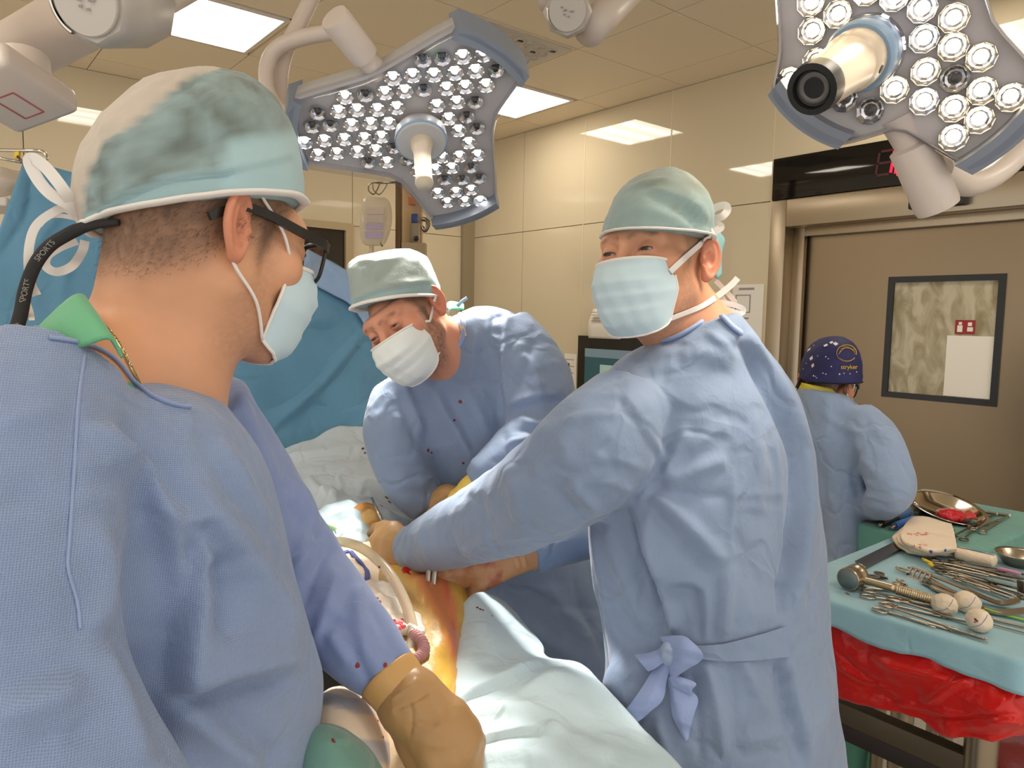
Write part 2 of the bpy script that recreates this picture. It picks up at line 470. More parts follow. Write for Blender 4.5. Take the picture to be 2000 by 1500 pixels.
def translucent(name, col, amount=.35, rough=.6, bump=()):
    """thin cloth or film that lets light through"""
    m = M(name, col, rough, bump=bump, sheen=.2); nt = m.node_tree; b = nt.nodes['Principled BSDF']; out = nt.nodes['Material Output']
    t = nt.nodes.new('ShaderNodeBsdfTranslucent'); t.inputs[0].default_value = lin(col); ms = nt.nodes.new('ShaderNodeMixShader'); ms.inputs[0].default_value = amount
    nt.links.new(b.outputs[0], ms.inputs[1]); nt.links.new(t.outputs[0], ms.inputs[2]); nt.links.new(ms.outputs[0], out.inputs[0])
    return m
WALLC = (208, 194, 166)
m_wall = M('wall panel', WALLC, .03, spec=.8)
m_ceil = M('ceiling tile', (232, 217, 192), .6)
m_joint = M('joint filler', (150, 136, 108), .7)
m_edge = M('pale edge strip', (214, 200, 168), .35)
m_floor = M('vinyl floor', (196, 190, 178), .35, var=(160, (168, 160, 150), .45, .62))
m_steel = M('brushed steel', (172, 158, 138), .30, 1.0, aniso=.4, bump=((300, .04, .001),), stretch=(1, .03, 1))
m_door = M('brushed door steel', (146, 128, 104), .34, 1.0, aniso=.4, bump=((2.2, .10, .02),))
m_chrome = M('polished steel', (214, 206, 194), .12, 1.0)
m_instr = M('instrument steel', (178, 166, 150), .26, 1.0)
m_instr_dk = M('darker instrument steel', (120, 108, 96), .32, 1.0)
m_black = M('black gloss', (10, 9, 9), .06)
m_blackp = M('black plastic', (18, 17, 18), .4)
m_white = M('white lacquer', (222, 214, 206), .3)
m_arm = M('arm lacquer', (214, 200, 190), .38)
m_armgrey = M('arm hub lacquer', (188, 180, 172), .38)
m_lampgrey = M('lamp housing', (186, 184, 184), .35)
m_lampcap = M('lamp end cap grey', (128, 136, 150), .4)
m_plate = M('lamp inner plate', (206, 200, 196), .35)
m_blue = M('pale blue ring', (132, 158, 186), .45)
m_handle = M('sterile handle cover', (206, 190, 170), .35)
m_clear = M('clear cover', (246, 246, 250), .03, clear=True)
m_lens = M('clear lens', (252, 252, 252), .015, clear=True)
m_chip = M('lit chip', (255, 250, 240), .5, emit=((255, 250, 238), LED_STRENGTH))
m_chipw = M('lit warm chip', (255, 236, 200), .5, emit=((255, 228, 178), LED_STRENGTH * .8))
m_chipoff = M('unlit chip', (28, 27, 28), .3)
m_cup = M('mirror cup', (226, 224, 222), .1, 1.0)
m_paper = M('paper', (232, 226, 216), .7)
m_ink = M('grey print', (150, 140, 140), .7)
m_red = M('red print', (150, 34, 40), .5)
m_led = M('red digits', (255, 20, 50), .5, emit=((255, 12, 48), 2.6))
m_ghost = M('unlit digits', (64, 12, 20), .4)
m_panel = None
def panel_mat():
    m = bpy.data.materials.new('luminous panel'); m.use_nodes = True; nt = m.node_tree; nt.nodes.clear()
    out = nt.nodes.new('ShaderNodeOutputMaterial'); em = nt.nodes.new('ShaderNodeEmission'); em.inputs[0].default_value = (*PANEL_COLOR, 1)
    tc = nt.nodes.new('ShaderNodeTexCoord'); wv = nt.nodes.new('ShaderNodeTexWave'); wv.bands_direction = 'Y'; wv.inputs['Scale'].default_value = 1.75; wv.inputs['Phase Offset'].default_value = 1.2
    mr = nt.nodes.new('ShaderNodeMapRange'); mr.inputs[3].default_value = .75 * PANEL_STRENGTH; mr.inputs[4].default_value = 1.2 * PANEL_STRENGTH
    L = nt.links; L.new(tc.outputs['Object'], wv.inputs[0]); L.new(wv.outputs['Fac'], mr.inputs[0]); L.new(mr.outputs[0], em.inputs[1]); L.new(em.outputs[0], out.inputs[0])
    return m
m_panel = panel_mat()

def box(name, lo, hi, mat, parent=None, bev=0.0, **kw):
    lo = np.asarray(lo, float); hi = np.asarray(hi, float); h = (hi - lo) / 2; c = (lo + hi) / 2
    V, Fc = box_vf(c, (h[0], 0, 0), (0, h[1], 0), (0, 0, h[2]), bev)
    o = mk(name, V, Fc, mat, parent, smooth=bev > 0, loc=None if parent else c, sharp=35 if bev > 0 else None)
    for k, v in kw.items(): o[k] = v
    return o
def link_copy(o, loc, parent=None):
    c = o.copy(); COL.objects.link(c); c.location = loc
    if parent is not None: c.parent = parent
    return c
S = dict(kind='structure')
# ------------------------------------------------------------------ the room
XW, YW, ZC = 3.47, 4.75, 2.95
floor = box('floor', (-3.2, -2.6, -.1), (4.9, 4.95, 0), m_floor, **S)
ceil = box('ceiling', (-3.2, -2.6, ZC + .02), (4.9, 4.95, ZC + .1), m_joint, **S)
LIGHT_TILES = {(0, 2): 1, (3, 2): 1, (-3, 2): 1, (3, -2): 1, (-3, -2): 1, (0, -5): 1, (3, -5): 1, (-3, -5): 1}
VENT_TILE = None
t0 = None
_tv = A3(*(hitz(947, 33, ZC) - A3(.3, .3, 0))); VI = (int(round((_tv[0] - .81 + .2) / .6)), int(round((_tv[1] - 2.11 + .2) / .6)))
for i in range(-5, 5):
    for j in range(-5, 5):
        if (i, j) in LIGHT_TILES: continue
        x0, y0 = .81 + .6 * i, 2.11 + .6 * j
        if x0 > XW - .05 or y0 > YW - .05: continue
        if x0 + .6 > XW or y0 + .6 > YW:
            box('ceiling_tile', (x0 + .0025, y0 + .0025, ZC), (min(x0 + .5975, XW + .05), min(y0 + .5975, YW + .05), ZC + .018), m_ceil, ceil)
            continue
        if t0 is None:
            t0 = box('ceiling_tile', (x0 + .0025, y0 + .0025, ZC), (x0 + .5975, y0 + .5975, ZC + .018), m_ceil, ceil)
            t0.data.transform(__import__('mathutils').Matrix.Translation(-Vector((x0, y0, ZC)) + ceil.location)); t0.location = Vector((x0, y0, ZC)) - ceil.location
        else: link_copy(t0, Vector((x0, y0, ZC)) - ceil.location, ceil)
# luminous panels
for n, (i, j) in enumerate(LIGHT_TILES):
    x0, y0 = .81 + .6 * i + .02, 2.11 + .6 * j + .02; x1, y1 = x0 + .56, y0 + .56
    lab = {(-3, 2): 'square luminous ceiling panel above the drape rail', (3, -2): 'square luminous ceiling panel above the instrument tables', (-3, -2): 'square luminous ceiling panel on the far side from the steel door', (0, -5): 'square luminous ceiling panel right above the viewer', (3, -5): 'square luminous ceiling panel near the wall behind the instrument tables', (-3, -5): 'square luminous ceiling panel in the corner behind the viewer', (3, 2): 'square luminous ceiling panel near the tiled wall corner, partly behind the hanging surgical lamp', (0, 2): 'square luminous ceiling panel above the capped surgeon with glasses'}.get((i, j))
    e = empty('ceiling_light', ((x0 + x1) / 2, (y0 + y1) / 2, ZC), lab or 'square luminous ceiling panel out of the picture, one of several alike', 'light', 'luminous ceiling panels' if not lab else None)
    mb = MB()
    for a in ((x0, y0, x1, y0 + .02), (x0, y1 - .02, x1, y1), (x0, y0 + .02, x0 + .02, y1 - .02), (x1 - .02, y0 + .02, x1, y1 - .02)):
        mb.add(*box_vf(((a[0] + a[2]) / 2, (a[1] + a[3]) / 2, ZC + .004), ((a[2] - a[0]) / 2, 0, 0), (0, (a[3] - a[1]) / 2, 0), (0, 0, .01)))
    mb.build('frame', m_white, e, smooth=False, sharp=None)
    box('diffuser', (x0 + .02, y0 + .02, ZC + .002), (x1 - .02, y1 - .02, ZC + .012), m_panel, e)
# wall with the door
wr = box('wall_right', (XW + .012, 2.134, 0), (XW + .25, YW + .2, ZC + .1), m_joint, **S)
def wallpanel(y0, y1, z0, z1):
    g = .0025
    return box('wall_panel', (XW, y0 + g, z0 + g), (XW + .013, y1 - g, z1 - g), m_wall, wr)
YS = [2.134, 2.80, 3.51, 4.13, 4.75]; ZS = [0.1, 1.12, 2.243, ZC]
for a, b in zip(YS[:-1], YS[1:]):
    for c, d in zip(ZS[:-1], ZS[1:]): wallpanel(a, b, c, d)
for y in YS[:3]:
    box('joint_strip', (XW - .0015, y - .004, .1), (XW + .003, y + .004, ZC), m_edge, wr)
# above the door
wa = box('wall_front', (XW + .012, -2.6, 2.44), (XW + .25, 2.134, ZC + .1), m_joint, **S)
for a, b in ((1.2, 2.134), (.27, 1.2), (-.66, .27), (-1.6, -.66)):
    box('wall_panel', (XW, a + .0025, 2.455), (XW + .013, b - .0025, ZC), m_wall, wa)
ws = box('wall_side', (XW, -2.6, 0), (XW + .25, -.35, 2.44), m_wall, **S)
# back wall
wb = box('wall_back', (-3.2, YW + .012, 0), (XW + .25, YW + .2, ZC + .1), m_joint, **S)
XS = [-3.2, -2.3, -1.4, -.45, .5, 1.45, 2.0, 2.425, 3.36]
WX0, WX1, WZ0, WZ1 = 2.05, 2.425, 1.86, 2.235
for a, b in zip(XS[:-1], XS[1:]):
    for c, d in zip(ZS[:-1], ZS[1:]):
        if a > 1.9 and b < 2.5 and c > 1:
            if c < 2: box('wall_panel', (a + .002, YW, c), (b - .002, YW + .013, WZ0), m_wall, wb)
            else: box('wall_panel', (a + .002, YW, d - .71), (b - .002, YW + .013, d), m_wall, wb)
            continue
        box('wall_panel', (a + .0025, YW, c + .0025), (b - .0025, YW + .013, d - .0025), m_wall, wb)
box('corner_strip', (3.36, YW - .03, .1), (XW, YW + .013, ZC), m_joint, wb)
tb = box('baseboard_right', (XW - .012, 2.134, 0), (XW + .01, YW, .1), m_joint, **S)
tb2 = box('baseboard_back', (-3.2, YW - .012, 0), (XW - .012, YW + .01, .1), m_joint, **S)
# dark hatch window in the back wall
w1 = empty('window_1', ((WX0 + WX1) / 2, YW, WZ0), kind='structure')
m_dark = M('dark glass', (46, 38, 30), .1); m_beige = M('beige frame', (176, 156, 122), .4)
box('pane', (2.0, YW + .004, WZ0), (WX1, YW + .010, WZ1), m_dark, w1)
box('window_frame', (2.0, YW - .02, WZ1 - .03), (WX1, YW + .012, WZ1 + .02), m_beige, w1)
box('window_frame', (WX1 - .06, YW - .02, WZ0 - .02), (WX1, YW + .012, WZ1 - .03), m_beige, w1)
box('window_frame', (2.0, YW - .02, WZ0 - .02), (2.06, YW + .012, WZ1 - .03), m_beige, w1)
# ------------------------------------------------------------------ steel sliding door with its window
dr = empty('door_1', (XW, 1.0, 0), kind='structure')
DX = XW + .13
box('door_frame', (XW - .004, 2.045, 0), (DX + .08, 2.132, 2.243), m_steel, dr, .004)
box('door_frame', (XW - .004, -.35, 2.105), (DX + .08, 2.045, 2.243), m_steel, dr, .004)
box('door_stop', (DX - .05, 1.985, 0), (DX - .02, 2.045, 2.105), m_steel, dr, .003)
box('door_stop', (DX - .05, -.35, 2.06), (DX - .02, 1.985, 2.105), m_steel, dr, .003)
q = [hitx(1737, 540, DX), hitx(1968, 535, DX), hitx(1722, 775, DX), hitx(1946, 794, DX)]
wy1 = (q[0][1] + q[2][1]) / 2; wy0 = (q[1][1] + q[3][1]) / 2; wz1 = (q[0][2] + q[1][2]) / 2; wz0 = (q[2][2] + q[3][2]) / 2
mb = MB()
for a in ((-.35, 0, wy0, 2.09), (wy1, 0, 2.04, 2.09), (wy0, 0, wy1, wz0), (wy0, wz1, wy1, 2.09)):
    mb.add(*box_vf((DX + .02, (a[0] + a[2]) / 2, (a[1] + a[3]) / 2), (.02, 0, 0), (0, (a[2] - a[0]) / 2, 0), (0, 0, (a[3] - a[1]) / 2)))
mb.build('door_leaf', m_door, dr, smooth=False, sharp=None)
mb = MB(); fw = .027
for a in ((wy0, wz0, wy0 + fw, wz1), (wy1 - fw, wz0, wy1, wz1), (wy0 + fw, wz0, wy1 - fw, wz0 + fw), (wy0 + fw, wz1 - fw, wy1 - fw, wz1)):
    mb.add(*box_vf((DX + .012, (a[0] + a[2]) / 2, (a[1] + a[3]) / 2), (.02, 0, 0), (0, (a[2] - a[0]) / 2, 0), (0, 0, (a[3] - a[1]) / 2)))
mb.build('window_frame', M('black window frame', (16, 14, 13), .3), dr, smooth=False, sharp=None)
m_pane = M('hazy pane', (214, 206, 184), .06, clear=True, alpha=.62)
_nt = m_pane.node_tree; _df = [n for n in _nt.nodes if n.type == 'BSDF_DIFFUSE'][0]; _nz = _nt.nodes.new('ShaderNodeTexNoise'); _nz.inputs['Scale'].default_value = 9; _nz.inputs['Detail'].default_value = 6; _nz.inputs['Distortion'].default_value = 1.2
_cr = _nt.nodes.new('ShaderNodeValToRGB'); _cr.color_ramp.elements[0].position = .36; _cr.color_ramp.elements[0].color = lin((172, 158, 126)); _cr.color_ramp.elements[1].position = .62; _cr.color_ramp.elements[1].color = lin((222, 212, 186))
_tc = _nt.nodes.new('ShaderNodeTexCoord'); _mp = _nt.nodes.new('ShaderNodeMapping'); _mp.inputs['Scale'].default_value = (1, 1.6, .7); _mp.inputs['Rotation'].default_value = (.5, 0, 0); _nt.links.new(_tc.outputs['Object'], _mp.inputs[0]); _nt.links.new(_mp.outputs[0], _nz.inputs[0]); _nt.links.new(_nz.outputs[0], _cr.inputs[0]); _nt.links.new(_cr.outputs[0], _df.inputs[0])
box('pane', (DX + .004, wy0 + .02, wz0 + .02), (DX + .008, wy1 - .02, wz1 - .02), m_pane, dr)
pt = empty('notice_sheet', (DX + .0, wy0 + .1, wz0), 'white paper sheet taped low inside the steel door window', 'paper')
q1 = hitx(1852, 655, DX + .012); q2 = hitx(1948, 783, DX + .012)
box('sheet', (DX + .0015, wy0 + .03, wz0 + .03), (DX + .0035, q1[1], q1[2]), m_paper, pt)
pt = empty('warning_sign', (DX + .012, q1[1], q1[2]), 'small dark red and white sign above the sheet in the door window', 'sign')
sg = [hitx(1868, 625, DX + .012), hitx(1905, 655, DX + .012)]
box('plate', (DX + .0018, sg[1][1], sg[1][2] + .004), (DX + .0035, sg[0][1], sg[0][2]), m_red, pt)
for (a, b, c, d) in ((.12, .15, .38, .62), (.18, .66, .34, .86), (.62, .2, .9, .5), (.64, .58, .84, .84)):
    yy = lambda t: sg[0][1] + (sg[1][1] - sg[0][1]) * t
    zz = lambda t: sg[1][2] + .004 + (sg[0][2] - sg[1][2] - .004) * t
    box('pictogram', (DX + .0008, yy(c), zz(b)), (DX + .0020, yy(a), zz(d)), m_paper, pt)
# corridor seen through the pane
cr = empty('wall_corridor', (DX + 1.0, 1.2, 0), kind='structure')
m_cor = M('corridor wall', (206, 198, 170), .5, var=(3, (168, 160, 134), .4, .65))
box('corridor_wall', (DX + 1.15, -.5, 0), (DX + 1.2, 3.0, 2.6), m_cor, cr)
box('corridor_ceiling', (DX + .12, -.5, 2.55), (DX + 1.15, 3.0, 2.6), m_white, cr)
box('corridor_wall', (DX + .12, -.55, 0), (DX + 1.2, -.5, 2.6), m_cor, cr)
box('corridor_wall', (DX + .12, 3.0, 0), (DX + 1.2, 3.05, 2.6), m_cor, cr)
cl = empty('added_corridor_light', (DX + .6, 1.3, 2.52), 'added luminous panel, unseen, on the corridor ceiling behind the steel door', 'light')  # unseen lamp, added to light the corridor behind the pane
box('diffuser', (DX + .45, .9, 2.51), (DX + .75, 1.7, 2.55), m_panel, cl)
# black glass fascia with the red clock
cp = empty('clock_panel', (XW, 1.0, 2.25), 'black glass fascia above the steel door with a red digital clock', 'clock')
box('glass', (XW - .012, -.35, 2.245), (XW + .06, 2.125, 2.452), m_black, cp, .002)
SEG = {'a': ((.1, 1), (.9, 1)), 'g': ((.1, .5), (.9, .5)), 'd': ((.1, 0), (.9, 0)), 'f': ((0, .95), (0, .55)), 'b': ((1, .95), (1, .55)), 'e': ((0, .45), (0, .05)), 'c': ((1, .45), (1, .05))}
def digit(u0, u1, lit, vt, vb):
    a = hitx(u0, vt, XW - .0125); b = hitx(u1, vb, XW - .0125); y0, y1 = a[1], b[1]; z1, z0 = a[2], b[2]
    for k, (p, q_) in SEG.items():
        sl = lambda t: y0 + (y1 - y0) * t[0] + (t[1] - .5) * -.012
        p0 = A3(XW - .0135, sl(p), z0 + (z1 - z0) * p[1]); p1 = A3(XW - .0135, sl(q_), z0 + (z1 - z0) * q_[1])
        d = p1 - p0; ln = np.linalg.norm(d) / 2; d = nrm(d); s = np.cross(A3(1, 0, 0), d)
        V, Fc = box_vf((p0 + p1) / 2, d * ln, s * .0052, A3(.0012, 0, 0)); mk('segment', V, Fc, m_led if k in lit else m_ghost, cp, smooth=False)
digit(1716, 1742, 'bc', 297, 339); digit(1754, 1781, 'abcdef', 292, 337)
digit(1806, 1833, '', 287, 333); digit(1848, 1875, '', 283, 329); digit(1925, 1950, '', 276, 321); digit(1962, 1988, 'g', 272, 335)
for vv in (305, 326):
    p = hitx(1795 - (vv - 305) * .1, vv, XW - .013); mk('segment', *box_vf(p, (.001, 0, 0), (0, .005, 0), (0, 0, .005)), m_led, cp, smooth=False)
sn = empty('door_sensor', (XW, 1.3, 2.17), 'black rounded motion sensor on the steel door header', 'sensor')
a = hitx(1780, 380, XW - .02); b = hitx(1888, 400, XW - .02)
box('casing', (XW - .05, b[1], b[2] + .0), (XW - .002, a[1], a[2] + .0), m_blackp, sn, .008)
box('lens_strip', (XW - .052, b[1] + .02, b[2] + .008), (XW - .045, a[1] - .03, b[2] + .025), m_black, sn, .003)
# posters and papers
def sheet_on_wall(name, lab, u0, v0, u1, v1, bars, x=XW):
    a = hitx(u0, v0, x - .003); b = hitx(u1, v1, x - .003)
    e = empty(name, (x - .003, a[1], b[2]), lab, 'paper')
    box('sheet', (x - .004, b[1], b[2]), (x - .0025, a[1], a[2]), m_paper, e)
    for (s0, t0_, s1, t1_) in bars:
        box('print', (x - .0046, a[1] + (b[1] - a[1]) * s1, a[2] + (b[2] - a[2]) * t1_), (x - .0039, a[1] + (b[1] - a[1]) * s0, a[2] + (b[2] - a[2]) * t0_), m_ink, e)
sheet_on_wall('wall_notice', 'framed white notice on the wall beside the steel door jamb', 1432, 556, 1487, 668, [(.2, .06, .7, .1), (.1, .18, .14, .5), (.56, .18, .6, .5), (.14, .18, .56, .2), (.14, .48, .56, .5), (.4, .58, .56, .61)])
sheet_on_wall('pinned_list', 'long white list on the wall beside the black screen', 1103, 690, 1124, 800, [(.1, .1 + .12 * k, .8, .115 + .12 * k) for k in range(7)])
# wall screen
scn = empty('wall_screen', (XW, 2.9, 1.2), 'black wall screen with a teal image behind the turned surgeon', 'screen')
a = hitx(1130, 655, XW - .03); b = hitx(1262, 800, XW - .03)
box('casing', (XW - .035, b[1], b[2] - .25), (XW - .002, a[1], a[2]), m_black, scn, .004)
m_teal = M('screen teal', (30, 62, 66), .2, emit=((34, 74, 80), .5)); m_grey = M('screen grey', (96, 112, 118), .2, emit=((96, 116, 124), .5)); m_green = M('screen pale', (150, 170, 160), .2, emit=((120, 150, 140), .5))
a2 = hitx(1143, 680, XW - .036)
box('display', (XW - .037, b[1] + .06, b[2] - .2), (XW - .035, a2[1], a2[2]), m_teal, scn)
box('title_bar', (XW - .0385, b[1] + .06, a2[2] - .055), (XW - .037, a2[1], a2[2]), m_grey, scn)
a3 = hitx(1172, 712, XW - .038)
box('dialog', (XW - .039, b[1] + .08, a3[2] - .3), (XW - .0375, a3[1], a3[2]), m_green, scn)
pz = [P(1150, 603, 0), 0]; a = hitx(1152, 603, XW - .045); b = hitx(1213, 663, XW - .045)
e = empty('taped_sheet', (XW - .04, a[1], b[2]), 'curled white sheet taped over the top edge of the black screen', 'paper')
V, Fc = sheet_vf([[A3(XW - .012, a[1] + (b[1] - a[1]) * s, a[2]), A3(XW - .05, a[1] + (b[1] - a[1]) * s + .006, a[2] * .5 + b[2] * .5), A3(XW - .042, a[1] + .008 + (b[1] - a[1]) * s, b[2])] for s in (0, .5, 1)], 4, 3, .001)
mk('sheet', V, Fc, m_paper, e)
for k in range(4): box('print', (XW - .055, b[1] + .02, a[2] - .025 - .018 * k), (XW - .046, a[1] - .02, a[2] - .022 - .018 * k), m_ink, e)
# ------------------------------------------------------------------ surgical lamps
def hemi_vf(c, n, r, seg=10, rings=5, h=1.0):
    prof = [(r * math.cos(t), r * h * math.sin(t)) for t in np.linspace(0, math.pi / 2 * .98, rings)]
    V, Fc = lathe_vf(c, n, prof, seg); Fc.append(tuple((rings - 1) * seg + k for k in range(seg))); return V, Fc
def plane_xy(c, e0, e1, n, uv):
    r = ray(*uv); t = ((c - CAM) @ n) / (r @ n); p = CAM + t * r - c
    return np.array([p @ e0, p @ e1])
def lamp_outline(lobes):
    """lobes = [(corner a, corner b, inner corner after b)] in metres in the lamp plane"""
    pts = []
    for i, (A, Bc, I) in enumerate(lobes):
        nx = lobes[(i + 1) % 3][0]; mid = (A + Bc) / 2; out = mid * (1 + .16 * np.linalg.norm(A - Bc) / np.linalg.norm(mid))
        for t in np.linspace(0, 1, 9): pts.append((1 - t) ** 2 * A + 2 * t * (1 - t) * out + t * t * Bc)
        for t in (.25, .5, .75, .9): pts.append(Bc + (I - Bc) * t)
        for t in (.1, .25, .5, .75): pts.append(I + (nx - I) * t)
    pts = np.array(pts)
    return (np.roll(pts, 1, 0) + 6 * pts + np.roll(pts, -1, 0)) / 8
def surgical_lamp(label, c, e0, e1, n, px, watt, aim, warm, handle, seed):
    rnd = random.Random(seed)
    root = empty('surgical_lamp', c, label, 'lamp')
    W = lambda x, y, h=0.0: c + r * (x * e0 + y * e1) + n * h
    def prism(o0, h0, o1, h1, cap0=True, cap1=True):
        m = len(o0); V = [W(x, y, h0) for x, y in o0] + [W(x, y, h1) for x, y in o1]
        Fc = [(k, (k + 1) % m, m + (k + 1) % m, m + k) for k in range(m)]
        return V, Fc, m
    lobes = [tuple(plane_xy(c, e0, e1, n, q) if not isinstance(q, np.ndarray) else q for q in L_) for L_ in px]
    O = lamp_outline(lobes); r = 1.0
    # back housing: dished shell open to the front
    mb = MB(); lay = [(O * .80, -.075), (O * .93, -.068), (O * 1.0, -.045), (O * 1.012, 0.0), (O * .985, .004), (O * .98, -.012)]
    m = len(O); V = []; Fc = []
    for o_, h in lay: V += [W(x, y, h) for x, y in o_]
    for i in range(len(lay) - 1): Fc += [(i * m + k, i * m + (k + 1) % m, (i + 1) * m + (k + 1) % m, (i + 1) * m + k) for k in range(m)]
    V.append(W(0, 0, -.078)); Fc += [(len(V) - 1, (k + 1) % m, k) for k in range(m)]
    mb.add(V, Fc); mb.build('housing', m_lampgrey, root)
    V = [W(x, y, -.012) for x, y in O * .982] + [W(0, 0, -.012)]
    mk('reflector_plate', V, [(m, k, (k + 1) % m) for k in range(m)], m_plate, root, smooth=False)
    lay = [(O * 1.016, -.012), (O * 1.016, .012), (O * .99, .022)]; V = []; Fc = []
    for o_, h in lay: V += [W(x, y, h) for x, y in o_]
    for i in range(2): Fc += [(i * m + k, i * m + (k + 1) % m, (i + 1) * m + (k + 1) % m, (i + 1) * m + k) for k in range(m)]
    V.append(W(0, 0, .024)); Fc += [(2 * m + k, 2 * m + (k + 1) % m, 3 * m) for k in range(m)]
    mk('clear_cover', V, Fc, m_clear, root, sharp=30)
    for A, Bc, I in lobes:
        mb = MB(); mid = (A + Bc) / 2; out = mid * (1 + .16 * np.linalg.norm(A - Bc) / np.linalg.norm(mid)); V = []; Fc = []
        for t in np.linspace(-.02, 1.02, 11):
            q = (1 - t) ** 2 * A + 2 * t * (1 - t) * out + t * t * Bc; qi = q - nrm(mid) * .026; qo = q + nrm(mid) * .005
            V += [W(*qi, .0255), W(*qo, .018), W(*(qo + nrm(mid) * .002), -.05), W(*qi, -.07)]
        for k in range(10):
            for q in range(4): Fc.append((k * 4 + q, k * 4 + (q + 1) % 4, (k + 1) * 4 + (q + 1) % 4, (k + 1) * 4 + q))
        Fc += [(0, 1, 2, 3), (43, 42, 41, 40)]
        mb.add(V, Fc).build('end_cap', m_lampcap, root)
    # lens clusters
    def inside(x, y):
        m_ = len(O); c_ = False
        for i in range(m_):
            (xa, ya), (xb, yb) = O[i], O[(i + 1) % m_]
            if (ya > y) != (yb > y) and x < (xb - xa) * (y - ya) / (yb - ya) + xa: c_ = not c_
        return c_
    proto = {}; sp = .0435 if warm else .0490; ctrs = []
    for i in range(-12, 13):
        for j in range(-12, 13):
            X = (i + .5 * (j % 2)) * sp + rnd.uniform(-.0035, .0035); Y = j * sp * .866 + rnd.uniform(-.0035, .0035)
            if math.hypot(X, Y) < (.064 if warm else .084) or not all(inside(X + (.024 if warm else .031) * math.cos(t), Y + (.024 if warm else .031) * math.sin(t)) for t in np.linspace(0, 6.28, 8)): continue
            cn = float(vnoise(np.array([[X * 17 + seed, Y * 17, 1.5]]), 1)[0]); lit = cn > (-.02 if not warm else -.3); wm = warm and rnd.random() < .7; key = (lit, wm)
            if True:
                if key not in proto:
                    V, Fc = hemi_vf(A3(0, 0, 0), n, .0216, 14, 6, .95); d0 = mesh_data('lens', V, Fc); d0.materials.append(m_lens)
                    V, Fc = lathe_vf(A3(0, 0, 0), n, [(.0208, .0100), (.0205, .0085), (.0140, .0030), (.0075, .0004)], 9); V2, F2 = lathe_vf(A3(0, 0, 0), n, [(.0074, .0006), (.0066, .0050), (.0040, .0070), (.0006, .0074)], 8)
                    Fa = Fc + [tuple(t + len(V) for t in f) for f in F2]; d1 = mesh_data('cup', np.concatenate([V, V2]), Fa)
                    d1.materials.append(m_cup); d1.materials.append((m_chipw if wm else m_chip) if lit else m_chipoff)
                    mi = np.zeros(len(Fa), np.int32); mi[len(Fc):] = 1; d1.polygons.foreach_set('material_index', mi); d1.polygons.foreach_set('use_smooth', np.zeros(len(Fa), bool)); proto[key] = (d0, d1)
                d0, d1 = proto[key]
                ln = bpy.data.objects.new('lens', d0); COL.objects.link(ln); ln.parent = root; ln.location = Vector(W(X, Y, -.0115) - c)
                cu = bpy.data.objects.new('reflector', d1); COL.objects.link(cu); cu.parent = ln; cu.location = Vector(n * .0004)
    handle(root, c, n, W)
    # radial stub that carries the yoke
    I = lobes[-1][2]; kd = nrm(I[0] * e0 + I[1] * e1); k0 = W(*(I * .9)) - n * .03
    mb = MB(); mb.add(*lathe_vf(k0, kd, [(0, 0), (.03, 0), (.026, .03), (.024, .05), (.034, .055), (.035, .16), (.033, .168), (0, .168)], 24)); mb.build('yoke_stub', m_arm, root)
    # light beam
    ld = bpy.data.lights.new('beam', 'SPOT'); ld.energy = watt; ld.color = (1, .96, .88) if not warm else (1, .9, .74); ld.spot_size = math.radians(34); ld.spot_blend = .55; ld.shadow_soft_size = .16
    lo = bpy.data.objects.new('beam', ld); COL.objects.link(lo); lo.parent = root; p = c + n * .06
    lo.location = Vector(p - c); lo.rotation_euler = Vector(aim - p).to_track_quat('-Z', 'Y').to_euler()
    return root, W, kd, k0
FIELD = P(830, 1130, 1.33)
def hand_grip(root, c, n, W):
    V, Fc = lathe_vf(c, n, [(0, -.0), (.066, .0), (.066, .028), (.06, .034), (0, .036)], 28); mk('hub', V, Fc, m_lampgrey, root, sharp=40)
    V, Fc = lathe_vf(c, n, [(.061, .024), (.0675, .024), (.0675, .030), (.061, .030)], 28); mk('hub_ring', V, Fc, m_blue, root)
    V, Fc = lathe_vf(c, n, [(.03, .035), (.027, .05), (.022, .07), (.021, .16), (.023, .172), (.021, .18), (0, .181)], 20); mk('grip', V, Fc, m_handle, root)
    mb = MB()
    for t, s in ((.09, .4), (.1, 1.0), (.118, .1)):
        a, b, d = frame_from(n); p = c + n * t + .0215 * nrm(b * math.cos(s - 1.2) + d * math.sin(s - 1.2)); q = nrm(p - c - n * t); mb.add(*box_vf(p, q * .0006, np.cross(n, q) * .0035, n * .007))
    mb.build('stain', M('dried red stain', (150, 50, 44), .5), root, smooth=False, sharp=None)
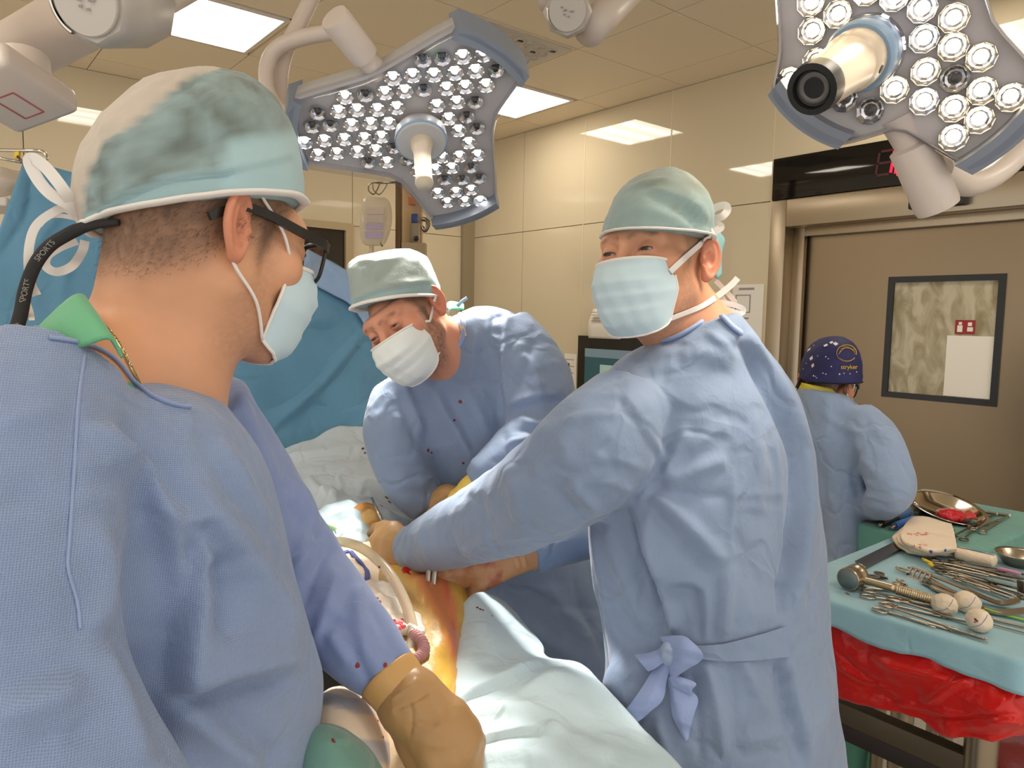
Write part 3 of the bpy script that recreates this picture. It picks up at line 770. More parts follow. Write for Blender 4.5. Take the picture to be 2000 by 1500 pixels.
def cam_grip(root, c, n, W):
    hd = nrm(c2w(-.66, -.52, .54)); n = hd
    V, Fc = lathe_vf(c, n, [(0, 0), (.056, 0), (.054, .02), (0, .022)], 32); mk('clear_collar', V, Fc, m_clear, root)
    V, Fc = lathe_vf(c, n, [(.0, .005), (.052, .005), (.053, .034), (.049, .04), (0, .04)], 32); mk('hub_ring', V, Fc, m_blue, root, sharp=40)
    V, Fc = lathe_vf(c, n, [(.0, .04), (.044, .04), (.044, .066), (.041, .072), (.040, .075), (.036, .180), (.020, .180)], 32); mk('camera_barrel', V, Fc, m_handle, root, sharp=40)
    V, Fc = lathe_vf(c, n, [(.0365, .172), (.0372, .178), (.0355, .197), (.027, .198), (.025, .190), (.024, .1895), (.012, .1890), (0, .1888)], 32); mk('camera_lens', V, Fc, m_blackp, root, sharp=40)
    V, Fc = lathe_vf(c, n, [(.023, .1890), (.0225, .1915), (.0150, .1905), (.0145, .1890)], 24); mk('lens_ring', V, Fc, M('lens ring grey', (92, 88, 86), .3), root)
    a, b, d = frame_from(n); bq = nrm(RT - n * (RT @ n)); p = c + n * .058 + bq * .0435
    V, Fc = lathe_vf(p, bq, [(.0, .0), (.006, .0), (.006, .0012), (0, .0012)], 12); mk('socket_hole', V, Fc, m_blackp, root)
    mb = MB()
    for i in range(9):
        t = .09 + .07 * random.random(); s = .5 + .5 * random.random(); q = nrm(bq * math.cos(s) + np.cross(n, bq) * -math.sin(s)); rr = .0397 - .0043 * (t - .075) / .115 * 1.0
        mb.add(*box_vf(c + n * t + q * rr, q * .0005, np.cross(n, q) * (.001 + .003 * random.random()), n * .004))
    mb.build('stain', M('faint red stain', (196, 140, 116), .5), root, smooth=False, sharp=None)
# lamp over the middle
L1c = P(822, 262, 1.88)
_n1 = nrm(c2w(.11, -.86, .5)); _e0 = nrm(-RT - _n1 * (-RT @ _n1)); _e1 = np.cross(_n1, _e0)
L1 = surgical_lamp('three-lobed surgical lamp with straight grip hanging over the two surgeons', L1c, _e0, _e1, _n1,
    [((567, 194), (582, 318), (779, 347)), ((852, 438), (971, 397), (960, 236)), ((1028, 141), (897, 48), (730, 147))], LAMP_WATT[0], FIELD, False, hand_grip, 11)
# nearer lamp over the instrument table
_n2 = nrm(c2w(-.46, -.46, .76)); _e0 = nrm(UP - _n2 * (UP @ _n2)); _e1 = np.cross(_n2, _e0)
L2c = P(1694, 100, 1.13)
_bl = [plane_xy(L2c, _e0, _e1, _n2, q) for q in ((1509, 181), (1640, 282))]; _br = [plane_xy(L2c, _e0, _e1, _n2, q) for q in ((1897, 331), (2062, 178))]
_t = -nrm(nrm(sum(_bl)) + nrm(sum(_br))); _s = np.array([-_t[1], _t[0]])
_tl = [_t * .33 - _s * .115, _t * .33 + _s * .115]
L2 = surgical_lamp('large surgical lamp with camera barrel above the steel door, cut by the frame', L2c, _e0, _e1, _n2,
    [(_br[0], _br[1], (1926, 30)), (_tl[0], _tl[1], (1526, 93)), (_bl[0], _bl[1], (1758, 247))], LAMP_WATT[1], FIELD + A3(.1, -.15, -.05), True, cam_grip, 5)
def tubes(name, parent, mat, *paths):
    mb = MB()
    for pts, r in paths: mb.add(*tube_vf(smooth_path([P(*p) for p in pts], 6), r, 16))
    return mb.build(name, mat, parent)
tubes('yoke', L1[0], m_arm, ([(690, 62, 1.93), (655, 62, 1.95), (590, 74, 1.97), (545, 92, 1.98), (523, 125, 1.98), (522, 170, 1.97), (540, 208, 1.95), (580, 240, 1.93), (640, 262, 1.93)], .021))
tubes('ceiling_rod', L1[0], m_arm, ([(548, 215, 2.02), (547, 150, 2.03), (560, 95, 2.04), (585, 45, 2.05), (625, -40, 2.07), (690, -200, 2.1)], .022))
tubes('yoke', L2[0], m_arm, ([(1835, 330, 1.24), (1900, 360, 1.35), (1990, 300, 1.42), (2120, 120, 1.45), (2160, -120, 1.45)], .022))
# ------------------------------------------------------------------ ceiling arms
def hub_arm(label, cu, cv, d, s, shaft, stub):
    root = empty('pendant_joint', P(cu, cv, d), label, 'ceiling arm')
    c = P(cu, cv, d); ax = nrm(c2w(-.10, -.42, .9)); a, b, e = frame_from(ax, (0, 0, 1))
    mb = MB(); pts = [(math.cos(t), math.sin(t)) for t in np.linspace(0, 2 * math.pi, 8, endpoint=False) + .39]
    mb.add(*lathe_vf(c - ax * .16 * s, ax, [(0, 0), (.060 * s, .0), (.068 * s, .01 * s), (.068 * s, .14 * s), (.06 * s, .15 * s), (0, .15 * s)], 8)); mb.build('joint_housing', m_armgrey, root)
    mb = MB(); mb.add(*lathe_vf(c - ax * .01 * s, ax, [(0, -.02 * s), (.052 * s, -.02 * s), (.052 * s, .006 * s), (.05 * s, .008 * s), (0, .008 * s)], 36)); mb.build('joint_disc', m_armgrey, root)
    V, Fc = lathe_vf(c - ax * .03 * s, ax, [(.053 * s, -.015 * s), (.058 * s, -.015 * s), (.058 * s, .03 * s), (.053 * s, .03 * s)], 20, hint=c2w(0, -1, 0), a0=-.2, a1=.9); mk('chrome_band', V, Fc, m_chrome, root)
    mb = MB(); rn = random.Random(3)
    for k in range(7):
        x, y = (rn.random() - .5) * .03 * s, (rn.random() - .5) * .03 * s; mb.add(*box_vf(c + ax * .0005 + b * x + e * y, ax * .0003, b * .003 * s, e * .002 * s))
    mb.build('print', m_ink, root, smooth=False, sharp=None)
    return root, c, ax
hb = hub_arm('grey round arm joint under the ceiling beyond the hanging lamp', 1108, 22, 2.1, 1.05, None, None)
V, Fc = tube_vf([P(1150, 60, 2.2), P(1190, 20, 2.3), P(1330, -120, 2.7)], .05, 16); mk('arm_beam', V, Fc, m_arm, hb[0])
V, Fc = tube_vf([P(1085, 10, 2.2), P(1075, -200, 2.25)], .05, 16); mk('arm_post', V, Fc, m_arm, hb[0])
ha = hub_arm('grey round arm joint above the capped surgeon in the foreground corner', 163, 0, 1.25, 1.12, None, None)
ha[0]['label'] = 'grey round arm joint in front of the thick white ceiling beam'
V, Fc = tube_vf([P(190, 45, 1.34), P(260, 15, 1.42), P(420, -70, 1.6)], .042, 16); mk('arm_beam', V, Fc, m_arm, ha[0])
V, Fc = tube_vf([P(150, -30, 1.3), P(160, -260, 1.3)], .05, 16); mk('arm_post', V, Fc, m_arm, ha[0])
cb = empty('ceiling_boom', P(60, 90, 1.5), 'thick white ceiling beam carrying a tilted box at the upper corner', 'arm')
V, Fc = loft_vf([(-120, 96, -60, 240, 1.42, .07), (0, 42, 70, 158, 1.5, .07), (70, 0, 165, 110, 1.58, .065), (180, -60, 330, 20, 1.7, .06), (300, -140, 420, -40, 1.8, .06)], 24, 4, 2.6); mk('boom', V, Fc, m_arm, cb)
V, Fc = lathe_vf(P(40, 118, 1.46), c2w(.22, -.95, .2), [(0, 0), (.052, 0), (.052, .03), (.046, .045), (0, .05)], 20); mk('swivel', V, Fc, m_arm, cb, sharp=40)
bc = P(22, 176, 1.44); ax_ = nrm(P(104, 216, 1.5) - P(0, 150, 1.38)); up_ = nrm(c2w(-.3, .86, .4)); up_ = nrm(up_ - ax_ * (up_ @ ax_)); dp_ = np.cross(ax_, up_)
V, Fc = box_vf(bc, ax_ * .088, up_ * .026, dp_ * .075, .012); mk('control_box', V, Fc, m_arm, cb)
dn = -up_; fc = bc + dn * .0265; mb = MB()
for s in (-1, 1):
    mb.add(*box_vf(fc + ax_ * .016 + dp_ * .022 * s, ax_ * .036, dp_ * .0016, dn * .0006)); mb.add(*box_vf(fc + ax_ * (.016 + .036 * s), ax_ * .0016, dp_ * .022, dn * .0006))
mb.build('red_outline', M('faded red line', (176, 96, 104), .5), cb, smooth=False, sharp=None)
mk('orange_mark', *box_vf(P(256, 33, 1.62), RT * .012 + UP * .005, UP * .004, FW * .001), M('orange mark', (220, 140, 40), .5), cb, smooth=False)
# ceiling vent
vx, vy = .81 + .6 * VI[0], 2.11 + .6 * VI[1]
ve = empty('ceiling_vent', (vx + .3, vy + .3, ZC), 'square ceiling vent with small nozzles at the top edge', 'vent')
box('frame', (vx + .02, vy + .02, ZC - .006), (vx + .58, vy + .58, ZC + .001), m_armgrey, ve, .003)
for i in range(7):
    for j in range(7):
        p = A3(vx + .09 + .07 * i, vy + .09 + .07 * j, ZC - .006)
        V, Fc = lathe_vf(p, (0, 0, -1), [(.027, -.001), (.027, .004), (.02, .005), (.018, .001), (0, .001)], 10); mk('nozzle', V, Fc, m_armgrey, ve)
        if (i + j) % 3 == 0: V, Fc = box_vf(p + A3(.005, 0, -.004), (.013, 0, 0), (0, .005, 0), (0, 0, .0015)); mk('slot', V, Fc, m_blackp, ve, smooth=False)
# ------------------------------------------------------------------ cloth and skin materials
def gown_mat(name, col, dots=0.0, rough=.62, wr=.35):
    m = M(name, col, rough, spec=.3, sheen=.25, var=(5, tuple(int(c * .93) for c in col), .35, .7))
    nt = m.node_tree; b = nt.nodes['Principled BSDF']; L = nt.links; N = nt.nodes.new
    tc = N('ShaderNodeTexCoord'); n1 = N('ShaderNodeTexNoise'); n1.inputs['Scale'].default_value = 26; n1.inputs['Detail'].default_value = 5; n1.inputs['Distortion'].default_value = .6
    L.new(tc.outputs['Object'], n1.inputs[0])
    b1 = N('ShaderNodeBump'); b1.inputs['Strength'].default_value = wr; b1.inputs['Distance'].default_value = .006; L.new(n1.outputs[0], b1.inputs['Height'])
    n2 = N('ShaderNodeTexNoise'); n2.inputs['Scale'].default_value = 700; n2.inputs['Detail'].default_value = 2; L.new(tc.outputs['Object'], n2.inputs[0])
    b2 = N('ShaderNodeBump'); b2.inputs['Strength'].default_value = .12; b2.inputs['Distance'].default_value = .0006; L.new(n2.outputs[0], b2.inputs['Height']); L.new(b1.outputs[0], b2.inputs['Normal'])
    vw = N('ShaderNodeTexVoronoi'); vw.feature = 'DISTANCE_TO_EDGE'; vw.inputs['Scale'].default_value = 7.5; ns = N('ShaderNodeTexNoise'); ns.inputs['Scale'].default_value = 5; ns.inputs['Detail'].default_value = 3
    L.new(tc.outputs['Object'], ns.inputs[0]); mv = N('ShaderNodeMix'); mv.data_type = 'VECTOR'; mv.inputs[0].default_value = .22; L.new(tc.outputs['Object'], mv.inputs[4]); L.new(ns.outputs['Color'], mv.inputs[5]); L.new(mv.outputs[1], vw.inputs['Vector'])
    mw = N('ShaderNodeMapRange'); mw.interpolation_type = 'SMOOTHSTEP'; mw.inputs[1].default_value = 0; mw.inputs[2].default_value = .10; L.new(vw.outputs['Distance'], mw.inputs[0])
    bw = N('ShaderNodeBump'); bw.inputs['Strength'].default_value = .42 * wr / .5; bw.inputs['Distance'].default_value = .006; L.new(mw.outputs[0], bw.inputs['Height']); L.new(b2.outputs[0], bw.inputs['Normal'])
    b2 = bw
    last = b2
    if dots:                                      # embossed dot lattice of the non-woven cloth
        uv = N('ShaderNodeUVMap'); mp = N('ShaderNodeMapping'); mp.inputs['Scale'].default_value = (540, 610, 1); mp.inputs['Rotation'].default_value = (0, 0, .12)
        L.new(uv.outputs[0], mp.inputs[0]); vo = N('ShaderNodeTexVoronoi'); vo.voronoi_dimensions = '2D'; vo.inputs['Scale'].default_value = 1.0; vo.inputs['Randomness'].default_value = .12
        L.new(mp.outputs[0], vo.inputs['Vector']); mr = N('ShaderNodeMapRange'); mr.inputs[1].default_value = .12; mr.inputs[2].default_value = .42; L.new(vo.outputs['Distance'], mr.inputs[0])
        b3 = N('ShaderNodeBump'); b3.inputs['Strength'].default_value = dots; b3.inputs['Distance'].default_value = .0012; L.new(mr.outputs[0], b3.inputs['Height']); L.new(b2.outputs[0], b3.inputs['Normal']); last = b3
        mx = N('ShaderNodeMix'); mx.data_type = 'RGBA'; mx.blend_type = 'MULTIPLY'; mx.inputs[7].default_value = (1, 1, 1, 1); mx.inputs[6].default_value = (1, 1, 1, 1)
        cm = N('ShaderNodeMix'); cm.data_type = 'RGBA'; cm.inputs[6].default_value = lin(tuple(int(c * .87) for c in col)); L.new(mr.outputs[0], cm.inputs[0])
        old = b.inputs['Base Color'].links[0].from_socket; L.new(old, cm.inputs[7]); L.new(cm.outputs[2], b.inputs['Base Color'])
    L.new(last.outputs[0], b.inputs['Normal'])
    return m
GOWN = (140, 160, 198)
m_gown1 = gown_mat('dotted blue gown cloth', GOWN, .5)
m_sleeve = gown_mat('blue sleeve cloth', (132, 148, 192), 0, wr=.5)
m_gown = gown_mat('blue gown cloth', (130, 148, 178), 0, wr=.5)
m_gown2 = gown_mat('pale blue gown cloth', (152, 172, 204), 0, wr=.5)
m_trim = M('pale blue binding', (138, 156, 196), .6, sheen=.2, bump=((500, .2, .001),))
m_skin = M('skin', (210, 160, 132), .46, spec=.35, sss=.12, attr=True, bump=((420, .10, .0008), (60, .05, .002)))
m_cap = M('cap cloth', (160, 184, 186), .7, sheen=.2, attr=True, bump=((90, .3, .003), (900, .2, .0006)))
m_tape = M('white tape', (232, 226, 220), .7, sheen=.2, bump=((700, .25, .0006),))
m_mask = M('mask cloth', (190, 212, 222), .65, sheen=.2, bump=((700, .2, .0006), (60, .15, .002)))
m_maskw = M('white mask cloth', (222, 228, 228), .65, sheen=.2, bump=((700, .2, .0006), (50, .2, .002)))
m_glove = M('latex glove', (170, 132, 86), .42, spec=.4, sss=.05, bump=((55, .25, .003), (400, .1, .0008)))
m_green = M('green scrub cloth', (98, 170, 128), .75, sheen=.2, bump=((600, .25, .0008),))
m_hairdark = M('dark hair', (44, 34, 28), .5)
m_glassbk = M('black spectacle frame', (24, 22, 21), .3)
m_specs = M('spectacle lens', (236, 238, 236), .02, clear=True)
m_eye = M('eye', (230, 225, 220), .12, attr=True)
m_trouser = M('scrub trousers', (92, 150, 128), .8)
m_shoe = M('white clog', (210, 208, 204), .5)
m_blood = M('dark red spots', (120, 22, 26), .4)
m_gold = M('silver chain', (206, 190, 150), .25, 1.0)

def set_cols(me, cols):
    a = me.color_attributes.new('Col', 'FLOAT_COLOR', 'POINT'); c = np.ones((len(me.vertices), 4), np.float32); c[:, :3] = cols; a.data.foreach_set('color', c.reshape(-1))
def set_uv(me, uvs):
    l = me.uv_layers.new(name='UVMap'); n = len(me.loops); vi = np.empty(n, np.int32); me.loops.foreach_get('vertex_index', vi); l.data.foreach_set('uv', uvs[vi].astype(np.float32).reshape(-1))
def lc(c): return np.array(lin(c)[:3])
def sstep(a, b, x):
    t = np.clip((x - a) / (b - a), 0, 1); return t * t * (3 - 2 * t)
# ------------------------------------------------------------------ heads
class Head:
    def __init__(s, c, Y, Z, sc=1.0):
        s.c = np.asarray(c, float); s.Y = nrm(Y); s.Z = nrm(Z - s.Y * (np.asarray(Z) @ s.Y)); s.X = np.cross(s.Y, s.Z); s.s = sc
        s.B = np.stack([s.X, s.Y, s.Z], 1)
    def w(s, p): return s.c + (np.asarray(p, float) * s.s) @ s.B.T
    def l(s, p): return ((np.asarray(p, float) - s.c) @ s.B) / s.s
EYE = (.032, .0755, .001)
EAR = A3(.079, -.026, -.008)
def head_at_ear(u, v, d, Y, Z, sc, side):
    H = Head((0, 0, 0), Y, Z, sc); H.c = P(u, v, d) - H.w(EAR * A3(side, 1, 1)); return H
def ear_sdf(p, ax, far=1.0):
    c = A3(.0735, -.014, -.006); q = np.stack([ax, p[:, 1], p[:, 2]], 1) - c
    t = .42; en = q[:, 0] * math.cos(t) + q[:, 1] * math.sin(t); ex = q[:, 0] * math.sin(t) - q[:, 1] * math.cos(t)   # outward, backward
    tl = .16; ez = q[:, 2] * math.cos(tl) - ex * math.sin(tl) * -1; ex = ex * math.cos(tl) - q[:, 2] * math.sin(tl)
    ex = ex - .010; en = en - .006
    e = np.stack([en, ex, ez], 1)
    wz = 1 - .22 * np.clip(-ez / .03, 0, 1)
    disc = s_ell(e / np.stack([np.ones_like(wz), wz, np.ones_like(wz)], 1), (0, 0, 0), (.0055, .0185, .033))
    k = np.sqrt((ex / (.0165 * wz)) ** 2 + (ez / .0300) ** 2) + 1e-6; rad = np.sqrt(ex ** 2 + ez ** 2) + 1e-6
    helix = np.sqrt(((k - 1) * rad / k) ** 2 + (en - .003) ** 2) - (.0036 * np.where((ex < -.004) & (np.abs(ez) < .014), .2, 1.0))
    k2 = np.sqrt(((ex + .002) / .0095) ** 2 + ((ez - .003) / .019) ** 2) + 1e-6; r2 = np.sqrt((ex + .002) ** 2 + (ez - .003) ** 2) + 1e-6
    anti = np.sqrt(((k2 - 1) * r2 / k2) ** 2 + (en - .002) ** 2) - np.where(ex > -.004, .0030, .0008)
    bowl = s_ell(e, (.0065, -.003, -.001), (.0085, .0085, .0125))
    d = smax(disc, -s_ell(e, (.0095, .001, .002), (.0065, .0135, .0250)), .003)
    d = smin(d, helix, .003); d = smin(d, anti, .003); d = smax(d, -bowl, .003)
    d = smin(d, s_sph(e, (.002, -.0135, -.004), .0046), .004)
    d = smin(d, s_ell(e, (.0, -.003, -.028), (.0048, .0085, .0085)), .006)
    return d
def head_sdf(p, lids=.0036, smile=0.0):
    ax = np.abs(p[:, 0]); m = np.stack([ax, p[:, 1], p[:, 2]], 1)
    d = s_ell(m, (0, -.010, .032), (.0765, .099, .084))
    d = smin(d, s_ell(m, (0, .028, -.030), (.061, .063, .078)), .03)
    d = smin(d, s_cap(m, (.052, .004, -.058), (.016, .074, -.100), .020, .019), .028)
    d = smin(d, s_sph(m, (0, .083, -.103), .016), .018)
    d = smin(d, s_sph(m, (.050, .058, -.024 + smile * .004), .019 + smile * .002), .022)
    d = smin(d, s_cap(m, (0, .088, .022), (.046, .070, .022), .010, .009), .014)
    d = smax(d, -s_sph(m, (.031, .103, .000), .0195), .014)
    d = smin(d, s_cap(m, (0, .088, .010), (0, .112, -.034), .0072, .0112), .012)
    d = smin(d, s_sph(m, (.0120, .100, -.039), .0088), .008)
    d = smin(d, s_ell(m, (0, .092, -.066), (.025, .012, .010)), .010)
    eb = s_sph(m, EYE, .0152)
    d = smin(d, eb, .005)
    d = smax(d, -s_ell(m, (.0318, .0905, .0002), (.0128, .0085, lids)), .0012)
    d = smin(d, s_cap(m, (.020, .0895, -.0085), (.045, .078, -.0095), .0042), .008) if smile else d
    return d
def make_head(root, H, neck, h=.002, lids=.0036, smile=0.0, skin=(208, 156, 128), hair=(70, 52, 40), hairfn=None, stubble=0.0, brow=(70, 52, 42), extra=None, lo=(-.13, -.15, -.17), hi=(.13, .15, .145), ext=None, eyes=True, gaze=(0, 1, 0), flush=.6):
    """one continuous body mesh: skull, face, ears, neck and upper trunk"""
    nk = [(H.l(a), H.l(b), ra / H.s, rb / H.s) for a, b, ra, rb in neck]
    lo = np.array(lo, float); hi = np.array(hi, float)
    for a, b, ra, rb in nk:
        r = max(ra, rb) + .02
        lo = np.minimum(lo, np.minimum(a, b) - r); hi = np.maximum(hi, np.maximum(a, b) + r)
    def fn(p):
        ax = np.abs(p[:, 0]); d = head_sdf(p, lids, smile)
        e = ear_sdf(p, ax); d = smin(d, e, .005)
        for i, (a, b, ra, rb) in enumerate(nk): d = smin(d, s_cap(p, a, b, ra, rb), .03 if i else .026)
        return d
    V, Q = sdf_mesh(fn, lo, hi, h / H.s)
    V = V * (1 - .22 * sstep(.036, .058, V[:, 2] + .25 * np.minimum(V[:, 1], 0)))[:, None]
    L = V.copy(); x, y, z = L.T; ax = np.abs(x)
    n1 = vnoise(L * 40, 3); n2 = vnoise(L * A3(300, 300, 300), 2)
    col = np.tile(lc(skin), (len(L), 1)); red = lc((196, 104, 84))
    m = np.stack([ax, y, z], 1)
    ear = np.clip(1 - ear_sdf(L, ax) / .004, 0, 1) * (ax > .066)
    fl = np.clip(ear * .55 + np.exp(-(((m - A3(.045, .075, -.03)) / .022) ** 2).sum(1)) * .5 + np.exp(-(((m - A3(0, .118, -.034)) / .016) ** 2).sum(1)) * .5, 0, 1) * flush
    col = col * (1 - fl[:, None]) + red * fl[:, None]
    col *= (1 + .05 * n1)[:, None]
    sock = np.exp(-(((m - A3(.031, .088, .0)) / A3(.017, .02, .0085)) ** 2).sum(1)) * .35
    col = col * (1 - sock[:, None]) + lc((150, 92, 74)) * sock[:, None]
    # eyebrow and lash line
    bd = s_chain(m, [A3(.011, .099, .0205), A3(.028, .096, .0265), A3(.046, .080, .0225)], [.0030, .0036, .0018], .003)
    bw = sstep(.0046, -.0026, bd + .0016 * n2) * (y > .05)
    col = col * (1 - .7 * bw[:, None]) + lc(brow) * .7 * bw[:, None]
    le = np.abs(s_ell(m, (.0318, .0905, .0002), (.0132, .0085, lids + .0003))); lash = sstep(.0016, .0004, le) * (z > -.001) * (y > .06)
    col = col * (1 - .8 * lash[:, None]) + lc((40, 28, 24)) * .8 * lash[:, None]
    # cropped hair
    if hairfn is not None:
        hm = np.clip(hairfn(ax, y, z) * (.9 + .22 * n1 + .14 * vnoise(L * A3(210, 210, 80), 2)), 0, 1) * (1 - ear)
        if hair is not None: col = col * (1 - hm[:, None]) + lc(hair) * (1 + .25 * n2)[:, None] * hm[:, None]
    if stubble:
        sm = sstep(-.035, -.06, z) * sstep(-.02, .02, y) + sstep(.006, .016, y) * sstep(.05, .03, y) * sstep(-.075, -.03, z) * (z < .0)
        sm = np.clip(sm, 0, 1) * (.55 + .45 * n2) * stubble * sstep(-.165, -.11, z)
        col = col * (1 - sm[:, None]) + lc((92, 72, 62)) * sm[:, None]
    if extra: col = extra(L, col)
    W = H.w(V); me = mesh_data('body', W, Q); set_cols(me, col); me.materials.append(m_skin)
    o = link('body', me, None, root)
    if eyes:
        for s in (-1, 1):
            prof = [(.0131 * math.sin(t), .0131 * math.cos(t)) for t in np.linspace(0.01, math.pi, 15)]
            g = nrm(A3(*gaze)); cen = A3(EYE[0] * s, EYE[1], EYE[2])
            Ve, Fe = lathe_vf(cen, g, prof, 20); me = mesh_data('eye', H.w(Ve), [f[::-1] for f in Fe]); a = np.arccos(np.clip(nrm(Ve - cen) @ g, -1, 1))
            ce = np.tile(lc((176, 160, 150)), (len(Ve), 1)); ce[a < .46] = lc((56, 56, 54)); ce[a < .20] = lc((8, 7, 7)); set_cols(me, ce); me.materials.append(m_eye); link('eye', me, None, root)
    return o, (W, Q)
def mask_surface(H, drop=1.0, wide=1.0, puff=0.0, nu=34, nv=30, seed=0, top=-.014, bottom=-.128, pleat=.0030):
    """face mask over nose, cheeks and chin, built in head space"""
    rn = random.Random(seed); V = []
    for j in range(nv):
        b = j / (nv - 1)
        yc = np.interp(b, [0, .12, .3, .5, .72, .88, 1], [.1120, .1275, .1365, .1290, .1200, .1110, .088]) + puff * math.sin(b * math.pi)
        zc = top + (bottom - top) * b
        xs = np.interp(b, [0, .5, 1], [.0605, .064, .050]) * wide; ys = np.interp(b, [0, .5, 1], [.060, .052, .050]); zs = np.interp(b, [0, .5, 1], [-.020, -.058, -.102])
        pl = 0
        for k, bb in enumerate((.28, .47, .66)): pl += pleat * (1 / (1 + math.exp(-(b - bb) * 90)) - np.clip((b - bb + .19) / .19, 0, 1) * (b < bb) - (b >= bb))
        for i in range(nu):
            a = -1 + 2 * i / (nu - 1); th = a * math.pi / 2
            w = math.cos(th); x = xs * math.copysign(abs(math.sin(th)) ** .92, a); y = ys + (yc - ys) * w ** .9
            z = zs + (zc - zs) * w ** .7
            y += pl * w ** .5 + .0012 * math.sin(a * 23 + b * 9 + seed) * (b > .1) * w
            V.append((x, y, z))
    V = np.array(V); V += (.0010 * vnoise(V * 60 + seed, 2))[:, None] * A3(0, 1, 0); F0 = []
    for j in range(nv - 1):
        for i in range(nu - 1): F0.append((j * nu + i, (j + 1) * nu + i, (j + 1) * nu + i + 1, j * nu + i + 1))
    n = len(V); Vi = V * A3(.985, 1, 1) - A3(0, .0022, 0); Fc = F0 + [tuple(n + k for k in f[::-1]) for f in F0]
    bd = [i for i in range(nu)] + [j * nu + nu - 1 for j in range(1, nv)] + [(nv - 1) * nu + i for i in range(nu - 2, -1, -1)] + [j * nu for j in range(nv - 2, 0, -1)]
    for k in range(len(bd)):
        a, b = bd[k], bd[(k + 1) % len(bd)]; Fc.append((a, b, n + b, n + a))
    return V, Fc, nu, nv
def make_mask(root, H, mat, **kw):
    V, Fc, nu, nv = mask_surface(H, **kw)
    o = mk('face_mask', H.w(V), Fc, mat, root, sharp=60)
    up = H.w(np.array([V[i] for i in range(nu)]) + A3(0, .0012, 0)); b = MB()
    top2 = H.w(np.array([V[2 * nu + i] for i in range(nu)]) + A3(0, .0012, 0))
    for line in (up,): b.add(*tube_vf(line, .0022, 6))
    e1 = H.w(np.array([V[j * nu] for j in range(nv)])); e2 = H.w(np.array([V[j * nu + nu - 1] for j in range(nv)])); bt = H.w(np.array([V[(nv - 1) * nu + i] for i in range(nu)]))
    for line in (e1, e2, bt): b.add(*tube_vf(line, .0018, 6))
    b.build('edge_binding', m_tape, o)
    C = lambda k: H.w(V[k])
    return o, dict(tr=V[nu - 1], tl=V[0], br=V[(nv - 1) * nu + nu - 1], bl=V[(nv - 1) * nu]), (H.w(V), Fc)
def cap_mesh(root, rings, colfn, fold=(), n=64, k=6, e=2.2, trim=.004, noise=.0022, name='surgical_cap', mat=None, trimmat=None):
    V, Fc = loft_vf(rings, n, k, e); Q = np.array([f for f in Fc if len(f) == 4])
    tri = [f for f in Fc if len(f) == 3]
    V2 = folds(V, Q, fold)
    W = V2 + vnormals(V2, Q) * (noise * (ridged(V2 * 30, 2)))[:, None]
    W[-2:] = V[-2:]
    me = mesh_data(name, W, [tuple(q) for q in Q] + tri); set_cols(me, colfn(W)); me.materials.append(mat or m_cap); o = link(name, me, None, root)
    rim = W[:n]; c = rim.mean(0)
    mk('cap_trim', *tube_vf(rim + nrm(rim - c) * .0006, trim, 8, closed=True, flat=.45, hint=nrm(W[n] - W[0])), trimmat or m_tape, o)
    return o, (W, Fc)
def gown_mesh(root, parts, mat, h=.005, k=.03, lines=(), noise=(), lap=3, uvdir=None, name='gown', k2=None):
    V, Q = blend_mesh(parts, h, k); V = laplace(V, Q, lap)
    V = folds(V, Q, lines, noise); V = laplace(V, Q, 2, .5)
    me = mesh_data(name, V, Q)
    if uvdir is not None:
        a, b = uvdir; set_uv(me, np.stack([V @ a, V @ b], 1))
    me.materials.append(mat); o = link(name, me, None, root)
    return o, (V, Q)
def spots(root, surf, pts, mat, name='blood_spot'):
    mb = MB(); rn = random.Random(len(pts))
    for u, v, r in pts:
        p, n = surf.at(u, v, .0004)
        if p is None: continue
        a, b, c = frame_from(n); d = np.linalg.norm(p - CAM); R_ = r / FPX * d; m = 9; V = [p + n * .0006]
        for k in range(m):
            t = 2 * math.pi * k / m; q = R_ * (.55 + .6 * rn.random()); V.append(p + b * math.cos(t) * q + c * math.sin(t) * q)
        mb.add(V, [(0, 1 + k, 1 + (k + 1) % m) for k in range(m)])
    if mb.n: mb.build(name, mat, root, smooth=False, sharp=None)
def legs(root, hipL, hipR, mat=None, shoes=True):
    for p in (hipL, hipR):
        V, Fc = tube_vf(smooth_path([p, A3(p[0], p[1], p[2] * .5 + .03), A3(p[0], p[1], .06)], 4), np.linspace(.085, .06, 9), 14); mk('trouser_leg', V, Fc, mat or m_trouser, root)
def shoes(root, hipL, hipR, fwd):
    for p in (hipL, hipR):
        c = A3(p[0], p[1], 0) + fwd * .04; s = np.cross(A3(0, 0, 1), fwd)
        def fn(q): return smax(smin(s_ell((q - c) @ np.stack([fwd, s, A3(0, 0, 1)], 1), (.04, 0, .03), (.105, .05, .05)), s_ell((q - c) @ np.stack([fwd, s, A3(0, 0, 1)], 1), (-.06, 0, .04), (.07, .042, .055)), .03), -(q[:, 2] - .0), .005)
        V, Q = sdf_mesh(fn, c - A3(.2, .2, .02), c + A3(.2, .2, .13), .008); mk('shoe', V, Q, m_shoe, root)
